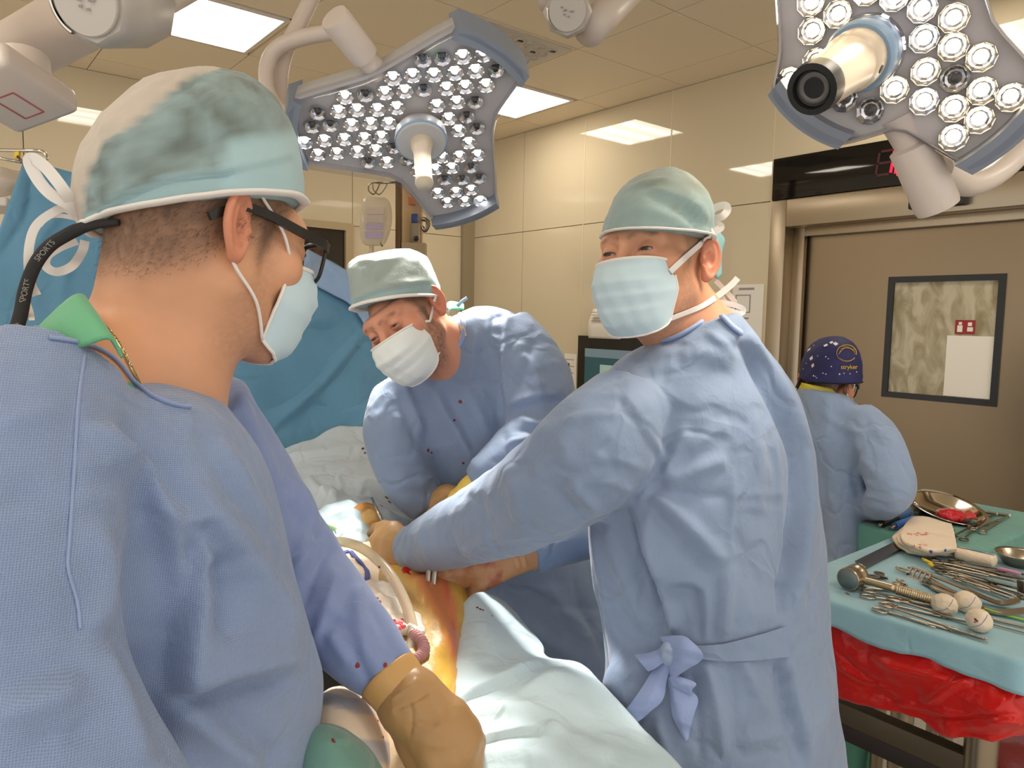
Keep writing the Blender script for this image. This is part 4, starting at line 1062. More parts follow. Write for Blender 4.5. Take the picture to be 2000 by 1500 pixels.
def glove_mesh(root, chains, k=.012, h=.002, name='glove', mat=None, noise=.0008, cuff=None, lines=()):
    """chains of (u, v, depth, radius): palm spokes and fingers grown into one gloved hand"""
    W = [([P(*q[:3]) for q in c], [q[3] for q in c]) for c in chains]
    allp = np.concatenate([np.array(a) for a, _ in W]); r = .06
    def fn(p):
        d = None
        for i, (a, rr) in enumerate(W):
            e = s_chain(p, a, rr, .006); kk = k if len(chains[i]) <= 3 else k * .55
            d = e if d is None else smin(d, e, kk)
        return d
    V, Q = sdf_mesh(fn, allp.min(0) - r, allp.max(0) + r, h); N = vnormals(V, Q)
    V = folds(V, Q, lines, [((55, 55, 55), noise, 'r')])
    o = mk(name, V, Q, mat or m_glove, root)
    return o, (V, Q)
# ================================================================== SURGEON IN FRONT (seen from behind, glasses)
s1 = empty('person', A3(*(P(300, 900, .74)[:2]), 0), 'surgeon in dotted blue gown, grey-green cap and black glasses, seen from behind in profile', 'person')
H1 = head_at_ear(447, 436, .685, c2w(.60, -.19, -.775), c2w(.15, .97, -.13), 1.0, 1)
print('H1 depth', proj(H1.c))
def hair1(ax, y, z):
    zl = np.interp(y, [-.12, -.07, -.035, -.01, .012, .02, .03, .06], [-.066, -.064, -.042, -.006, -.006, -.030, .0, .065])
    return sstep(-.030, .026, z - zl) * .80
neck1 = [(H1.w((0, -.034, -.035)), P(300, 690, .745), .061, .063), (H1.w((0, .01, -.09)), P(326, 742, .735), .042, .044), (P(290, 700, .74), P(140, 760, .64), .055, .055), (P(300, 720, .74), P(325, 850, .755), .062, .06)]
body1, B1 = make_head(s1, H1, neck1, .0021, hairfn=hair1, hair=(66, 50, 38), stubble=.32, skin=(212, 158, 124), eyes=True, flush=.85)
# fine cropped hairs on the nape
def nape_hair(root, H, BV, n, seed, zone, ln=.0085):
    V, Q = BV; L = H.l(V); N = vnormals(V, Q); w = zone(np.abs(L[:, 0]), L[:, 1], L[:, 2]); rn = np.random.default_rng(seed)
    idx = np.nonzero((w > .25) & (np.abs(L[:, 0]) < .0835))[0]; idx = rn.choice(idx, min(n, len(idx) * 4))
    p = V[idx] + rn.normal(0, .0012, (len(idx), 3)); nn = N[idx]; dn = nrm(-H.Z * .75 - H.Y * .55 + rn.normal(0, .25, (len(idx), 3))); dn = nrm(dn - nn * (dn * nn).sum(1, keepdims=True) * .9)
    l = ln * (.5 + .8 * rn.random(len(idx))) * np.clip(w[idx] * 1.3, .3, 1); sd = nrm(np.cross(dn, nn)) * .00016
    a = p - nn * .0003; b = p + dn * (l * .5)[:, None] + nn * .0012; c = p + dn * l[:, None] + nn * .0014
    VV = np.stack([a - sd, a + sd, b + sd * .8, b - sd * .8, c], 1).reshape(-1, 3); k = np.arange(len(idx)) * 5
    FF = [tuple(r) for r in np.stack([k, k + 1, k + 2, k + 3], 1)] + [tuple(r) for r in np.stack([k + 3, k + 2, k + 4], 1)]
    o = mk('cropped_hair', VV, FF, m_hairbr, root, smooth=False); o['kind'] = 'stuff'
m_hairbr = M('brown hair', (112, 86, 66), .5)
nape_hair(s1, H1, B1, 9000, 2, hair1)
# green scrub collar
def collar_sheet(root, rows, mat, name='scrub_collar', th=.0025):
    V, Fc = sheet_vf([[P(*q) for q in r] for r in rows], 6, 5, th); return mk(name, V, Fc, mat, root)
t1 = loft_vf([(60, 640, 300, 720, .70, .09, .02), (20, 690, 330, 800, .70, .11, .03), (-20, 780, 400, 860, .72, .14, .03), (-20, 860, 420, 900, .73, .14, .03)], 32, 4)
V, Q = blend_mesh([t1], .006, .02); mk('scrub_top', laplace(V, Q, 3), Q, m_green, s1)
collar_sheet(s1, [[(54, 668, .60), (100, 620, .595), (150, 578, .605), (168, 590, .66)], [(70, 672, .585), (120, 640, .578), (176, 612, .585), (200, 640, .60)], [(120, 690, .575), (170, 676, .566), (214, 664, .566), (236, 700, .574)]], m_green)
# gown
torso = loft_vf([(70, 672, 405, 764, .72, .055, .03), (30, 690, 428, 778, .735, .10, .05), (-20, 740, 455, 805, .745, .15, .06), (-80, 830, 500, 870, .745, .18, .05), (-120, 960, 545, 980, .745, .19, .03), (-130, 1120, 575, 1120, .75, .195, .02),
                 (-120, 1280, 612, 1255, .755, .2, .01), (-110, 1420, 632, 1345, .76, .2), (-100, 1600, 612, 1510, .76, .2), (-90, 1900, 600, 1850, .78, .2), (-60, 2500, 560, 2450, .80, .19)], 48, 5, 2.2)
rarm = arm_vf([(80, 760, .60, .07), (40, 860, .56, .075), (15, 1050, .53, .075), (20, 1230, .52, .07), (90, 1420, .51, .062), (260, 1640, .53, .052)], 28)
larm = arm_vf([(372, 790, .85, .065), (425, 890, .89, .07), (492, 1005, .92, .070), (568, 1110, .935, .066), (643, 1198, .92, .056), (710, 1264, .90, .046), (755, 1315, .885, .037), (768, 1332, .88, .034)], 28)
F1 = [([(165, 690), (152, 780), (145, 900), (135, 1050), (132, 1110), (150, 1175), (156, 1228), (168, 1350), (172, 1500)], 9, .0030, 's'),
      ([(0, 1262), (80, 1240), (154, 1219)], 9, .004, 'c'), ([(155, 1242), (210, 1232), (280, 1232), (352, 1242)], 9, .004, 'c'),
      ([(170, 830), (210, 868), (260, 915), (300, 960), (330, 1010), (350, 1075), (360, 1150), (355, 1235)], 26, .024, 'r'),
      ([(215, 845), (275, 895), (320, 945), (350, 1000)], 20, .015, 'c'),
      ([(366, 1000), (380, 1075), (377, 1150), (360, 1225), (345, 1300), (335, 1350)], 26, .030, 's'),
      ([(378, 1010), (402, 1060), (440, 1112)], 22, .022, 'c'), ([(365, 1000), (372, 1060)], 14, .010, 'r'),
      ([(365, 940), (450, 1065), (530, 1170), (578, 1250)], 34, .018, 'r'), ([(400, 1100), (430, 1160), (425, 1250)], 34, .022, 'c'),
      ([(337, 1354), (425, 1330), (490, 1319), (604, 1304)], 30, .026, 's'), ([(350, 1365), (425, 1440), (510, 1500)], 28, .018, 'r'), ([(430, 1390), (500, 1450), (560, 1480)], 20, .009, 'c'),
      ([(170, 1010), (200, 1100), (195, 1190), (160, 1230)], 22, .010, 'r'), ([(190, 1260), (230, 1370), (280, 1500)], 20, .010, 'r'), ([(230, 1250), (300, 1380), (340, 1500)], 18, .008, 'c'),
      ([(145, 898), (210, 918)], 14, .006, 'r'), ([(150, 960), (230, 985)], 14, .006, 'r'), ([(0, 975), (95, 950)], 14, .006, 'c'), ([(0, 830), (120, 800)], 18, .005, 'r'),
      ([(370, 800), (362, 870), (350, 910)], 10, .004, 'r'), ([(425, 860), (480, 960), (520, 1035), (548, 1105)], 18, .009, 'r'), ([(400, 840), (430, 930), (480, 1010)], 14, .006, 'c'),
      ([(450, 740), (500, 860), (540, 960)], 14, .006, 'r'), ([(300, 780), (330, 850)], 12, .004, 'r'), ([(0, 1400), (90, 1370), (160, 1330)], 24, .010, 'r'), ([(0, 1330), (150, 1290)], 18, .007, 'c'),
      ([(20, 1480), (120, 1440), (200, 1430)], 20, .010, 'c'),
      # far sleeve
      ([(566, 930), (600, 1000), (590, 1080), (570, 1130)], 16, .010, 'r'), ([(655, 1065), (620, 1110), (585, 1200)], 12, .012, 'c'), ([(660, 1110), (640, 1180), (610, 1270)], 12, .009, 'r'),
      ([(700, 1140), (700, 1210), (720, 1290)], 12, .008, 'r'), ([(720, 1180), (760, 1260), (790, 1290)], 12, .007, 'c'), ([(690, 1260), (720, 1330), (760, 1345)], 10, .007, 'c'), ([(640, 1230), (690, 1300)], 12, .007, 'r'), ([(560, 980), (600, 1040), (640, 1060)], 12, .007, 'c')]
uvA = nrm(FW + .25 * RT); uvA = nrm(np.cross(A3(0, 0, 1), nrm(c2w(.5, 0, .85)))) 
gown1, G1t = gown_mesh(s1, [torso, rarm], m_gown1, .0048, .022, F1, [((7, 7, 5), .0035, 'n'), ((16, 16, 10), .0016, 'r')], uvdir=(uvA, A3(0, 0, 1)))
sl1, G1s = gown_mesh(gown1, [larm], m_sleeve, .0046, .012, F1, [((9, 9, 7), .004, 'n'), ((20, 20, 16), .0020, 'r')], name='sleeve')
G1 = (np.concatenate([G1t[0], G1s[0]]), np.concatenate([G1t[1], G1s[1] + len(G1t[0])]))
S1 = Surf(G1); SB1 = Surf(B1); SN1 = Surf(G1, B1)
q, nn = SN1.path([(96, 662), (140, 668), (190, 682), (226, 705), (262, 748), (300, 778), (345, 794), (370, 797)], .0015, 8)
if len(q) > 3: mk('neck_binding', *tube_vf(q, .0030, 8, flat=.6), m_trim, gown1)
q, nn = S1.path([(166, 692), (153, 780), (146, 900), (136, 1050), (133, 1110), (151, 1175), (157, 1228)], .0006, 8)
mk('seam', *ribbon_vf(q, .0022, nn, .0008), m_trim, gown1)
spots(gown1, S1, [(698, 1298, 6), (752, 1298, 5), (738, 1336, 4), (626, 1420, 2.5)], m_blood)
# cap
def cap1col(W):
    u, v, d = proj(W); teal = lc((150, 178, 182)); beige = lc((186, 174, 160)); grey = lc((108, 120, 116)); pale = lc((160, 190, 196)); n = vnoise(W * 60, 4); n2 = vnoise(W * A3(160, 160, 40), 2)
    edge = np.interp(v, [125, 136, 152, 190, 227, 281, 355, 460], [452, 425, 369, 325, 287, 198, 170, 158]); be = sstep(4, -4, u - edge) 
    col = np.tile(teal, (len(W), 1)); band = np.interp(u, [160, 250, 330, 440, 470, 590], [425, 372, 338, 326, 335, 345])
    g = sstep(6, -6, v - band) * sstep(446, 430, u + 10 * n)
    up = sstep(300, 262, v + (u - 430) * .16 + 8 * n) 
    gm = np.clip(np.maximum(g, up), 0, 1) * np.clip(.72 + .55 * n + .2 * n2, 0, 1)
    col = col * (1 - gm[:, None]) + grey * gm[:, None]
    pm = (1 - np.maximum(g, up)) * sstep(425, 440, u); col = col * (1 - pm[:, None]) + pale * pm[:, None]
    dk = np.clip(n2 * .5 + n * .5, 0, 1) * gm * .35; col = col * (1 - dk[:, None])
    col = col * (1 - be[:, None]) + beige * (1 + .08 * n2)[:, None] * be[:, None]
    return col
cap1, CP1 = cap_mesh(s1, [(164, 462, 591, 386, .742, .086, .0, -.018), (152, 440, 590, 374, .742, .090, 0, -.014), (141, 390, 590, 340, .742, .096, 0, -.008), (146, 330, 584, 298, .742, .099, 0, -.004), (166, 272, 572, 252, .742, .098), (200, 222, 548, 206, .742, .092), (248, 178, 516, 170, .742, .078), (300, 148, 476, 146, .742, .058), (350, 136, 430, 134, .742, .03), (380, 131, 410, 131, .742, .008)], cap1col,
    [([(170, 450), (215, 400), (290, 362), (360, 344), (440, 336), (462, 330)], 7, .0060, 's'), ([(366, 160), (388, 190), (408, 218)], 7, .005, 'c'), ([(330, 300), (400, 276), (455, 262)], 8, .005, 'c'), ([(450, 326), (520, 312), (572, 296)], 8, .004, 'r'), ([(180, 440), (200, 330), (260, 240), (372, 155), (440, 133)], 6, .0035, 's'), ([(160, 380), (180, 300), (240, 220)], 7, .003, 'r'), ([(200, 270), (260, 200), (330, 152)], 6, .003, 'r'), ([(160, 440), (166, 400), (176, 350)], 6, .003, 'c'), ([(430, 300), (440, 330), (466, 370)], 6, .003, 's')], trim=.0058)
# cap ties and the strap of the glasses hang at the back
def tie(parent, pts, w, n=None, mat=m_tape, name='cap_tie', th=.0008):
    q = smooth_path([P(*p[:3]) for p in pts], 7); nv_ = -nrm(q - CAM) if n is None else n; o = mk(name, *ribbon_vf(q, w, nv_, th), mat, parent, sharp=40); return o, q
tie(cap1, [(168, 425, .70), (135, 400, .68), (100, 380, .67), (75, 352, .665), (58, 318, .66), (66, 310, .66), (92, 330, .665), (125, 372, .67), (150, 412, .69), (165, 440, .70)], .0105)
tie(cap1, [(164, 438, .70), (130, 408, .69), (98, 418, .68), (68, 445, .675), (56, 490, .67), (58, 545, .67), (72, 577, .67)], .0075)
tie(cap1, [(165, 432, .70), (125, 422, .69), (95, 424, .682), (78, 440, .68)], .004)
tie(cap1, [(150, 470, .70), (118, 482, .69), (92, 500, .69), (90, 520, .69), (110, 531, .69), (140, 520, .69), (160, 492, .70), (166, 470, .70)], .008)
tie(cap1, [(56, 545, .672), (52, 580, .672), (60, 610, .665), (62, 625, .65)], .0045)
# mask
mask1, MK1, MS1 = make_mask(s1, H1, m_mask, seed=1, puff=-.006, bottom=-.120)
ear_r = [(.079, .006, .026), (.084, -.012, .034), (.0885, -.032, .012), (.086, -.030, -.02), (.081, -.014, -.044)]
def loops(root, H, M_, side, mat=m_tape, w=.0017):
    s = 1 if side == 'r' else -1; t, b = (M_['tr'], M_['br']) if side == 'r' else (M_['tl'], M_['bl'])
    pts = [t, A3((t[0] + .079 * s) / 2 + .006 * s, .035, .004)] + [A3(q[0] * s, q[1], q[2]) for q in ear_r] + [A3((b[0] + .081 * s) / 2 + .006 * s, .022, -.070), b]
    mk('ear_loop', *tube_vf(smooth_path([H.w(q) for q in pts], 6), w, 8), mat, root)
loops(mask1, H1, MK1, 'r'); loops(mask1, H1, MK1, 'l')
# glasses
def glasses(root, H, col=m_glassbk, dz=0.0, name='glasses'):
    e = empty(name, H.w((0, .1, 0))); e.parent = root; e.location = Vector(H.w((0, .1, 0)) - world_loc(root))
    for s in (-1, 1):
        prof = [(.006, .019), (.030, .021), (.058, .019), (.060, .004), (.055, -.018), (.040, -.024), (.018, -.022), (.008, -.008)]
        q = smooth_path([A3(x * s, .1085 - .010 * (x / .06) ** 2, z + dz) for x, z in prof], 5, True)
        mk('lens_rim', *tube_vf(H.w(q), .0021, 8, closed=True, flat=1.5), col, e)
        c = q.mean(0); V = np.concatenate([q, [c + A3(0, .002, 0)]]); m = len(q); mk('lens', H.w(V), [(m, k, (k + 1) % m) for k in range(m)], m_specs, e)
        t = smooth_path([A3(.061 * s, .100, .012 + dz), A3(.070 * s, .085, .0125 + dz), A3(.079 * s, .05, .012 + dz), A3(.0815 * s, .01, .014 + dz), A3(.083 * s, -.020, .010 + dz), A3(.083 * s, -.048, -.010 + dz)], 6)
        V, Fc = ribbon_vf(H.w(t), np.linspace(.0105, .0080, len(t)), np.tile(H.X * s, (len(t), 1)), .0042); mk('temple', V, Fc, col, e, sharp=50)
    q = smooth_path([A3(-.007, .109, .012 + dz), A3(0, .112, .0145 + dz), A3(.007, .109, .012 + dz)], 5); mk('bridge', *tube_vf(H.w(q), .0026, 8), col, e)
    return e
g1 = glasses(s1, H1)
tip = H1.w((.083, -.046, -.008))
strap = [tip, P(330, 428, .665), P(290, 428, .664), P(235, 433, .67), P(180, 441, .675), P(140, 456, .675), P(100, 478, .672), P(72, 510, .668), P(52, 560, .662), P(40, 620, .655), P(22, 668, .64), P(-10, 705, .60)]
strap = [P(232, 434, .664), P(190, 438, .668), P(158, 446, .672), P(128, 460, .672), P(95, 482, .668), P(68, 518, .664), P(50, 565, .66), P(40, 615, .652), P(26, 655, .64), P(2, 692, .605), P(-20, 712, .56)]
q = smooth_path(strap, 8); m_strap = M('black woven cord', (26, 24, 25), .75, bump=((500, .4, .001),))
st = mk('glasses_strap', *tube_vf(q, np.concatenate([np.linspace(.0030, .0058, 18), np.full(len(q) - 18, .0062), ]), 12, flat=.7, hint=FW), m_strap, g1)
def text_mesh(body, size, origin, xdir, ydir, mat, parent, name='lettering', depth=.0003, bend=None):
    cu = bpy.data.curves.new(name, 'FONT'); cu.body = body; cu.size = size; cu.extrude = depth; cu.align_x = 'CENTER'; cu.align_y = 'CENTER'
    ob = bpy.data.objects.new(name, cu); COL.objects.link(ob); dg = bpy.context.evaluated_depsgraph_get(); me = bpy.data.meshes.new_from_object(ob.evaluated_get(dg)); bpy.data.objects.remove(ob); bpy.data.curves.remove(cu)
    n = len(me.vertices); a = np.empty(n * 3, np.float32); me.vertices.foreach_get('co', a); a = a.reshape(-1, 3).astype(float)
    xd, yd = nrm(xdir), nrm(ydir); zd = np.cross(xd, yd); Wp = np.asarray(origin) + a[:, :1] * xd + a[:, 1:2] * yd + a[:, 2:3] * zd
    me.vertices.foreach_set('co', Wp.astype(np.float32).reshape(-1)); me.update(); return link(name, me, mat, parent)
m_word = M('grey lettering', (150, 146, 140), .7)
_al = np.concatenate([[0], np.cumsum(np.linalg.norm(np.diff(q, axis=0), axis=1))])
for t, fl in ((.30, 1), (.455, 1), (.61, -1), (.765, 1), (.92, 1)):
    i = int(np.searchsorted(_al, t * _al[-1])); i = min(max(i, 3), len(q) - 4); tg = nrm(q[i + 3] - q[i - 3]); vd = nrm(CAM - q[i]); sd = nrm(np.cross(tg, vd)); nf = nrm(np.cross(sd, tg)); nf = nf if nf @ vd > 0 else -nf
    xd = -tg * fl; yd = np.cross(nf, xd)
    text_mesh('SPORTS', .0066, q[i] + nf * .0050, xd, yd, m_word, st)
# necklace
SS = Surf(B1, G1)
q, nn = SB1.path([(160, 606), (178, 620), (200, 635), (222, 660), (240, 690), (254, 718), (266, 742), (274, 760)], .0014, 10)
mb = MB(); acc = 0
for i in range(0, len(q) - 1):
    d = q[i + 1] - q[i]; m_ = max(1, int(np.linalg.norm(d) / .0018))
    for k in range(m_):
        p = q[i] + d * k / m_; t = nrm(d); sd = nrm(np.cross(t, nn[i])); ph = (i * 7 + k) % 2
        mb.add(*tube_vf([p + (sd * math.cos(a) * .0013 + t * math.sin(a) * .0016 + nn[i] * (.0005 if ph else -.0002)) for a in np.linspace(0, 2 * math.pi, 7)[:-1]], .00045, 5, closed=True))
if mb.n: o = mb.build('necklace', m_gold, s1)
# gloved hand, closed fist on the drape
gl1, GL1 = glove_mesh(s1, [
    [(752, 1310, .893, .027), (776, 1338, .882, .029), (810, 1374, .872, .031)],
    [(806, 1368, .872, .033), (880, 1400, .862, .021), (908, 1428, .862, .018)], [(806, 1372, .872, .033), (872, 1420, .855, .022), (900, 1455, .852, .019)],
    [(806, 1375, .872, .033), (850, 1430, .85, .022), (878, 1474, .845, .019)], [(800, 1378, .872, .030), (830, 1440, .853, .02), (850, 1488, .842, .018)],
    [(908, 1428, .862, .0165), (922, 1452, .872, .0155), (912, 1490, .886, .0145), (885, 1500, .892, .013)],
    [(900, 1455, .852, .0165), (915, 1492, .862, .0155), (896, 1526, .880, .0145), (866, 1526, .885, .013)],
    [(878, 1474, .845, .0165), (888, 1516, .852, .0155), (866, 1548, .868, .0145), (840, 1542, .876, .013)],
    [(850, 1488, .842, .016), (852, 1532, .850, .015), (830, 1560, .865, .014), (806, 1550, .872, .013)],
    [(790, 1388, .878, .022), (806, 1450, .866, .019), (822, 1500, .866, .0165), (842, 1536, .872, .014)]], .016, .0022,
    lines=[([(800, 1372), (806, 1400), (800, 1440)], 5, .002, 'c'), ([(770, 1390), (800, 1375), (838, 1352)], 5, .0025, 'c'), ([(790, 1420), (830, 1412), (860, 1412)], 5, .002, 'c'), ([(760, 1370), (800, 1340), (815, 1325)], 4, .002, 'r')])
V, Fc = tube_vf(smooth_path([P(757, 1318, .886), P(768, 1332, .882), P(786, 1352, .878), P(797, 1364, .876)], 4), [.0372, .0382, .0378, .0374, .0368, .0362, .0358, .0352, .0346, .034, .0335, .033, .032], 40)
V = np.array(V); V += (ridged(V * 55) * .0016)[:, None] * nrm(V - V.mean(0)); mk('glove_cuff', V, Fc, M('rolled latex cuff', (196, 152, 92), .45, bump=((60, .3, .003),)), gl1)
legs(s1, A3(s1.location[0] + .08, s1.location[1] - .07, .62), A3(s1.location[0] - .06, s1.location[1] + .1, .62)); shoes(s1, A3(s1.location[0] + .08, s1.location[1] - .07, .9), A3(s1.location[0] - .06, s1.location[1] + .1, .9), nrm(A3(RT[0], RT[1], 0)))
# ================================================================== SURGEON TURNED TO THE VIEWER (tied mask, back of gown)
s3 = empty('person', A3(*(P(1400, 900, 1.22)[:2]), 0), 'surgeon in a blue gown tied at the back, glancing round over a white-tied face mask', 'person')
H3 = head_at_ear(1384, 508, 1.135, c2w(-.64, .0, .77), c2w(-.07, .99, .04), 1.0, -1)
def hair3(ax, y, z):
    zl = np.interp(y, [-.12, -.07, -.035, -.01, .012, .02, .03, .06], [-.055, -.05, -.035, -.0, -.002, -.02, .01, .07])
    return sstep(-.016, .016, z - zl) * .55
neck3 = [(H3.w((0, -.030, -.04)), P(1372, 660, 1.20), .056, .060), (H3.w((0, .012, -.09)), P(1338, 690, 1.2), .040, .045), (P(1372, 670, 1.21), P(1370, 800, 1.25), .055, .05)]
body3, B3 = make_head(s3, H3, neck3, .0018, lids=.0026, smile=1.0, brow=(104, 76, 58), hairfn=hair3, hair=(110, 92, 78), stubble=.4, skin=(206, 150, 118), gaze=(.12, 1, 0), flush=.8)
t3 = loft_vf([(1330, 640, 1420, 610, 1.22, .06), (1270, 690, 1460, 680, 1.22, .085, .05), (1220, 760, 1510, 750, 1.22, .10, .09), (1200, 850, 1540, 840, 1.22, .10, .09)], 32, 4)
V, Q = blend_mesh([t3], .007, .02); mk('scrub_top', laplace(V, Q, 2), Q, m_green, s3)
torso = loft_vf([(1280, 668, 1420, 618, 1.18, .085, .03), (1222, 704, 1464, 664, 1.195, .115, .06), (1178, 752, 1512, 712, 1.22, .125, .09), (1160, 810, 1556, 778, 1.225, .14, .10), (1168, 880, 1582, 880, 1.23, .15, .10), (1152, 1000, 1600, 1010, 1.23, .155, .10),
                 (1160, 1120, 1612, 1130, 1.23, .16, .10), (1186, 1230, 1616, 1240, 1.225, .16, .10), (1190, 1330, 1628, 1340, 1.22, .165, .10), (1150, 1480, 1648, 1480, 1.21, .175, .10), (1180, 1800, 1690, 1800, 1.24, .18, .1), (1190, 2100, 1720, 2100, 1.25, .18, .1)], 52, 5, 2.3)
larm = arm_vf([(1232, 800, 1.14, .075), (1178, 860, 1.10, .084), (1105, 930, 1.13, .083), (1020, 985, 1.20, .077), (940, 1022, 1.27, .067), (865, 1050, 1.34, .057), (812, 1070, 1.395, .046), (796, 1076, 1.41, .041)], 30)
rarm = arm_vf([(1420, 880, 1.42, .07), (1280, 1010, 1.46, .06), (1170, 1045, 1.46, .044), (1090, 1068, 1.44, .038), (1040, 1085, 1.42, .035)], 24)
skirt = loft_vf([(1225, 1250, 1330, 1270, 1.16, .05), (1180, 1335, 1340, 1380, 1.12, .05), (1230, 1420, 1380, 1480, 1.11, .05), (1290, 1600, 1420, 1640, 1.12, .05)], 24, 4)
F3 = [([(1147, 773), (1213, 780), (1240, 815), (1270, 860), (1294, 900), (1292, 930)], 8, .006, 's'), ([(1293, 926), (1268, 950), (1245, 978)], 8, .012, 'r'), ([(1300, 938), (1275, 965)], 5, .008, 'c'), ([(1285, 930), (1260, 960)], 4, .006, 'c'),
      ([(1300, 950), (1360, 917), (1420, 896)], 15, .012, 'r'), ([(1310, 965), (1380, 968), (1420, 966)], 12, .008, 'c'), ([(1293, 940), (1318, 885), (1342, 832)], 14, .011, 'r'), ([(1300, 900), (1300, 850), (1320, 790)], 14, .009, 'c'), ([(1345, 880), (1385, 850), (1425, 830)], 14, .006, 'r'),
      ([(1427, 908), (1430, 960), (1425, 1040), (1424, 1120)], 5, .004, 'r'), ([(1413, 963), (1490, 966), (1567, 963)], 5, .0028, 'r'), ([(1437, 1035), (1445, 1060), (1440, 1075)], 4, .003, 'c'), ([(1450, 985), (1510, 1000)], 6, .003, 'r'), ([(1507, 817), (1527, 950), (1540, 1133)], 7, .004, 'r'), ([(1470, 800), (1480, 900), (1478, 1000)], 16, .004, 'r'),
      ([(1447, 652), (1487, 710), (1533, 790), (1570, 883), (1572, 983), (1560, 1060), (1548, 1143), (1527, 1212)], 15, .022, 's'), ([(1440, 660), (1480, 720), (1524, 800), (1560, 890), (1562, 983), (1548, 1070), (1536, 1145), (1518, 1205)], 8, .014, 'c'),
      ([(1100, 827), (1155, 812), (1213, 810)], 8, .007, 'r'), ([(1180, 720), (1240, 690), (1300, 672)], 12, .007, 'r'), ([(1150, 770), (1190, 740), (1220, 735)], 7, .005, 'c'), ([(1215, 690), (1205, 735), (1175, 775)], 9, .006, 'c'), ([(1330, 700), (1380, 690), (1440, 720)], 14, .005, 'r'), ([(1380, 650), (1410, 670), (1440, 700)], 8, .006, 'r'),
      ([(1113, 938), (1135, 962), (1175, 998)], 13, .013, 'r'), ([(1080, 945), (1105, 975), (1130, 1010)], 12, .010, 'c'), ([(1000, 943), (1043, 890), (1093, 837)], 14, .009, 'c'), ([(1120, 940), (1180, 935), (1235, 958)], 10, .008, 'r'), ([(1160, 895), (1200, 895), (1255, 915)], 8, .005, 'r'), ([(1040, 830), (1090, 860), (1120, 920)], 18, .006, 'r'),
      ([(930, 965), (950, 1010), (985, 1080)], 8, .006, 'c'), ([(870, 1010), (885, 1050), (905, 1095)], 7, .004, 'c'), ([(985, 900), (1010, 960), (1010, 1030)], 16, .008, 'r'), ([(900, 1080), (970, 1050), (1050, 1040)], 9, .006, 'r'), ([(780, 1050), (800, 1080), (830, 1112)], 5, .004, 'c'), ([(800, 1040), (830, 1060), (840, 1100)], 6, .003, 'r'),
      ([(1227, 985), (1253, 1067), (1276, 1131), (1302, 1212), (1313, 1237)], 13, .022, 's'), ([(1220, 985), (1244, 1067), (1266, 1131), (1292, 1210)], 8, .014, 'c'), ([(1180, 1000), (1205, 1080), (1240, 1180), (1290, 1250)], 14, .010, 'r'), ([(1200, 1005), (1230, 1090), (1262, 1180)], 9, .010, 'c'), ([(1155, 1020), (1175, 1120), (1200, 1240)], 12, .007, 'r'),
      ([(1267, 960), (1317, 997), (1367, 1050), (1415, 1102)], 15, .014, 'r'), ([(1265, 985), (1305, 1030), (1350, 1090), (1390, 1130)], 13, .009, 'c'), ([(1272, 985), (1268, 1060), (1285, 1130)], 9, .007, 'r'),
      ([(1296, 1144), (1330, 1140), (1357, 1146), (1370, 1166), (1374, 1251)], 10, .016, 's'), ([(1300, 1165), (1330, 1180), (1340, 1240)], 16, .010, 'c'), ([(1420, 1100), (1418, 1180), (1412, 1255)], 12, .008, 'r'), ([(1395, 1120), (1395, 1200), (1392, 1250)], 9, .007, 'c'),
      ([(1377, 1285), (1400, 1375), (1412, 1475)], 12, .011, 'r'), ([(1283, 1390), (1305, 1472), (1310, 1500)], 12, .010, 'r'), ([(1445, 1284), (1470, 1330), (1500, 1400)], 12, .007, 'r'), ([(1350, 1300), (1360, 1380), (1370, 1490)], 12, .009, 'c'), ([(1420, 1285), (1430, 1360), (1440, 1480)], 12, .006, 'c'), ([(1430, 1445), (1490, 1440), (1560, 1425)], 8, .006, 'r'),
      ([(1526, 1276), (1537, 1342), (1553, 1407), (1573, 1492)], 11, .016, 's'), ([(1520, 1290), (1532, 1360), (1548, 1430)], 8, .010, 'c'), ([(1600, 1115), (1590, 1150), (1570, 1185)], 8, .008, 'c'), ([(1520, 1130), (1535, 1170), (1528, 1210)], 10, .010, 'c'), ([(1560, 1430), (1600, 1400), (1625, 1350)], 12, .004, 'r')]
gown3, G3 = gown_mesh(s3, [torso, larm, rarm, skirt], m_gown, .0052, .022, F3, [((6, 6, 5), .0040, 'n'), ((13, 13, 9), .0028, 'r'), ((30, 30, 24), .0010, 'r')])
S3 = Surf(G3); SB3 = Surf(B3)
# collar, belt, bow
for pts in ([(1268, 664), (1300, 668), (1340, 652), (1386, 622)], [(1386, 622), (1405, 616), (1430, 640), (1446, 652)]):
    q, nn = S3.path(pts, .003, 8)
    if len(q) > 3: mk('neck_binding', *tube_vf(q, .006, 8, flat=.6), m_trim, gown3)
V, Fc = sheet_vf([[P(1378, 612, 1.215), P(1400, 606, 1.22), P(1425, 622, 1.225)], [P(1374, 628, 1.195), P(1398, 622, 1.2), P(1432, 640, 1.205)]], 5, 4, .003); mk('scrub_collar', V, Fc, m_green, s3)
def strip(parent, pts, wid, lift0=.004, name='waist_tie', surf=None, mat=None, th=.0012):
    """flat tie laid on the gown: pts (u, v, extra lift)"""
    q = smooth_path(np.array(pts, float), 6); out, nn = [], []
    for u, v, l in q:
        p, n = surf.at(u, v, lift0 + l, 1.13); out.append(p); nn.append(n)
    out = np.array(out); nn = np.array(nn)
    for _ in range(3): out[1:-1] = (out[:-2] + 2 * out[1:-1] + out[2:]) / 4; nn[1:-1] = nrm(nn[:-2] + 2 * nn[1:-1] + nn[2:])
    w = np.interp(np.linspace(0, 1, len(out)), np.linspace(0, 1, len(wid)), wid)
    return mk(name, *ribbon_vf(out, w, nn, th), mat or m_gown, parent, sharp=60)
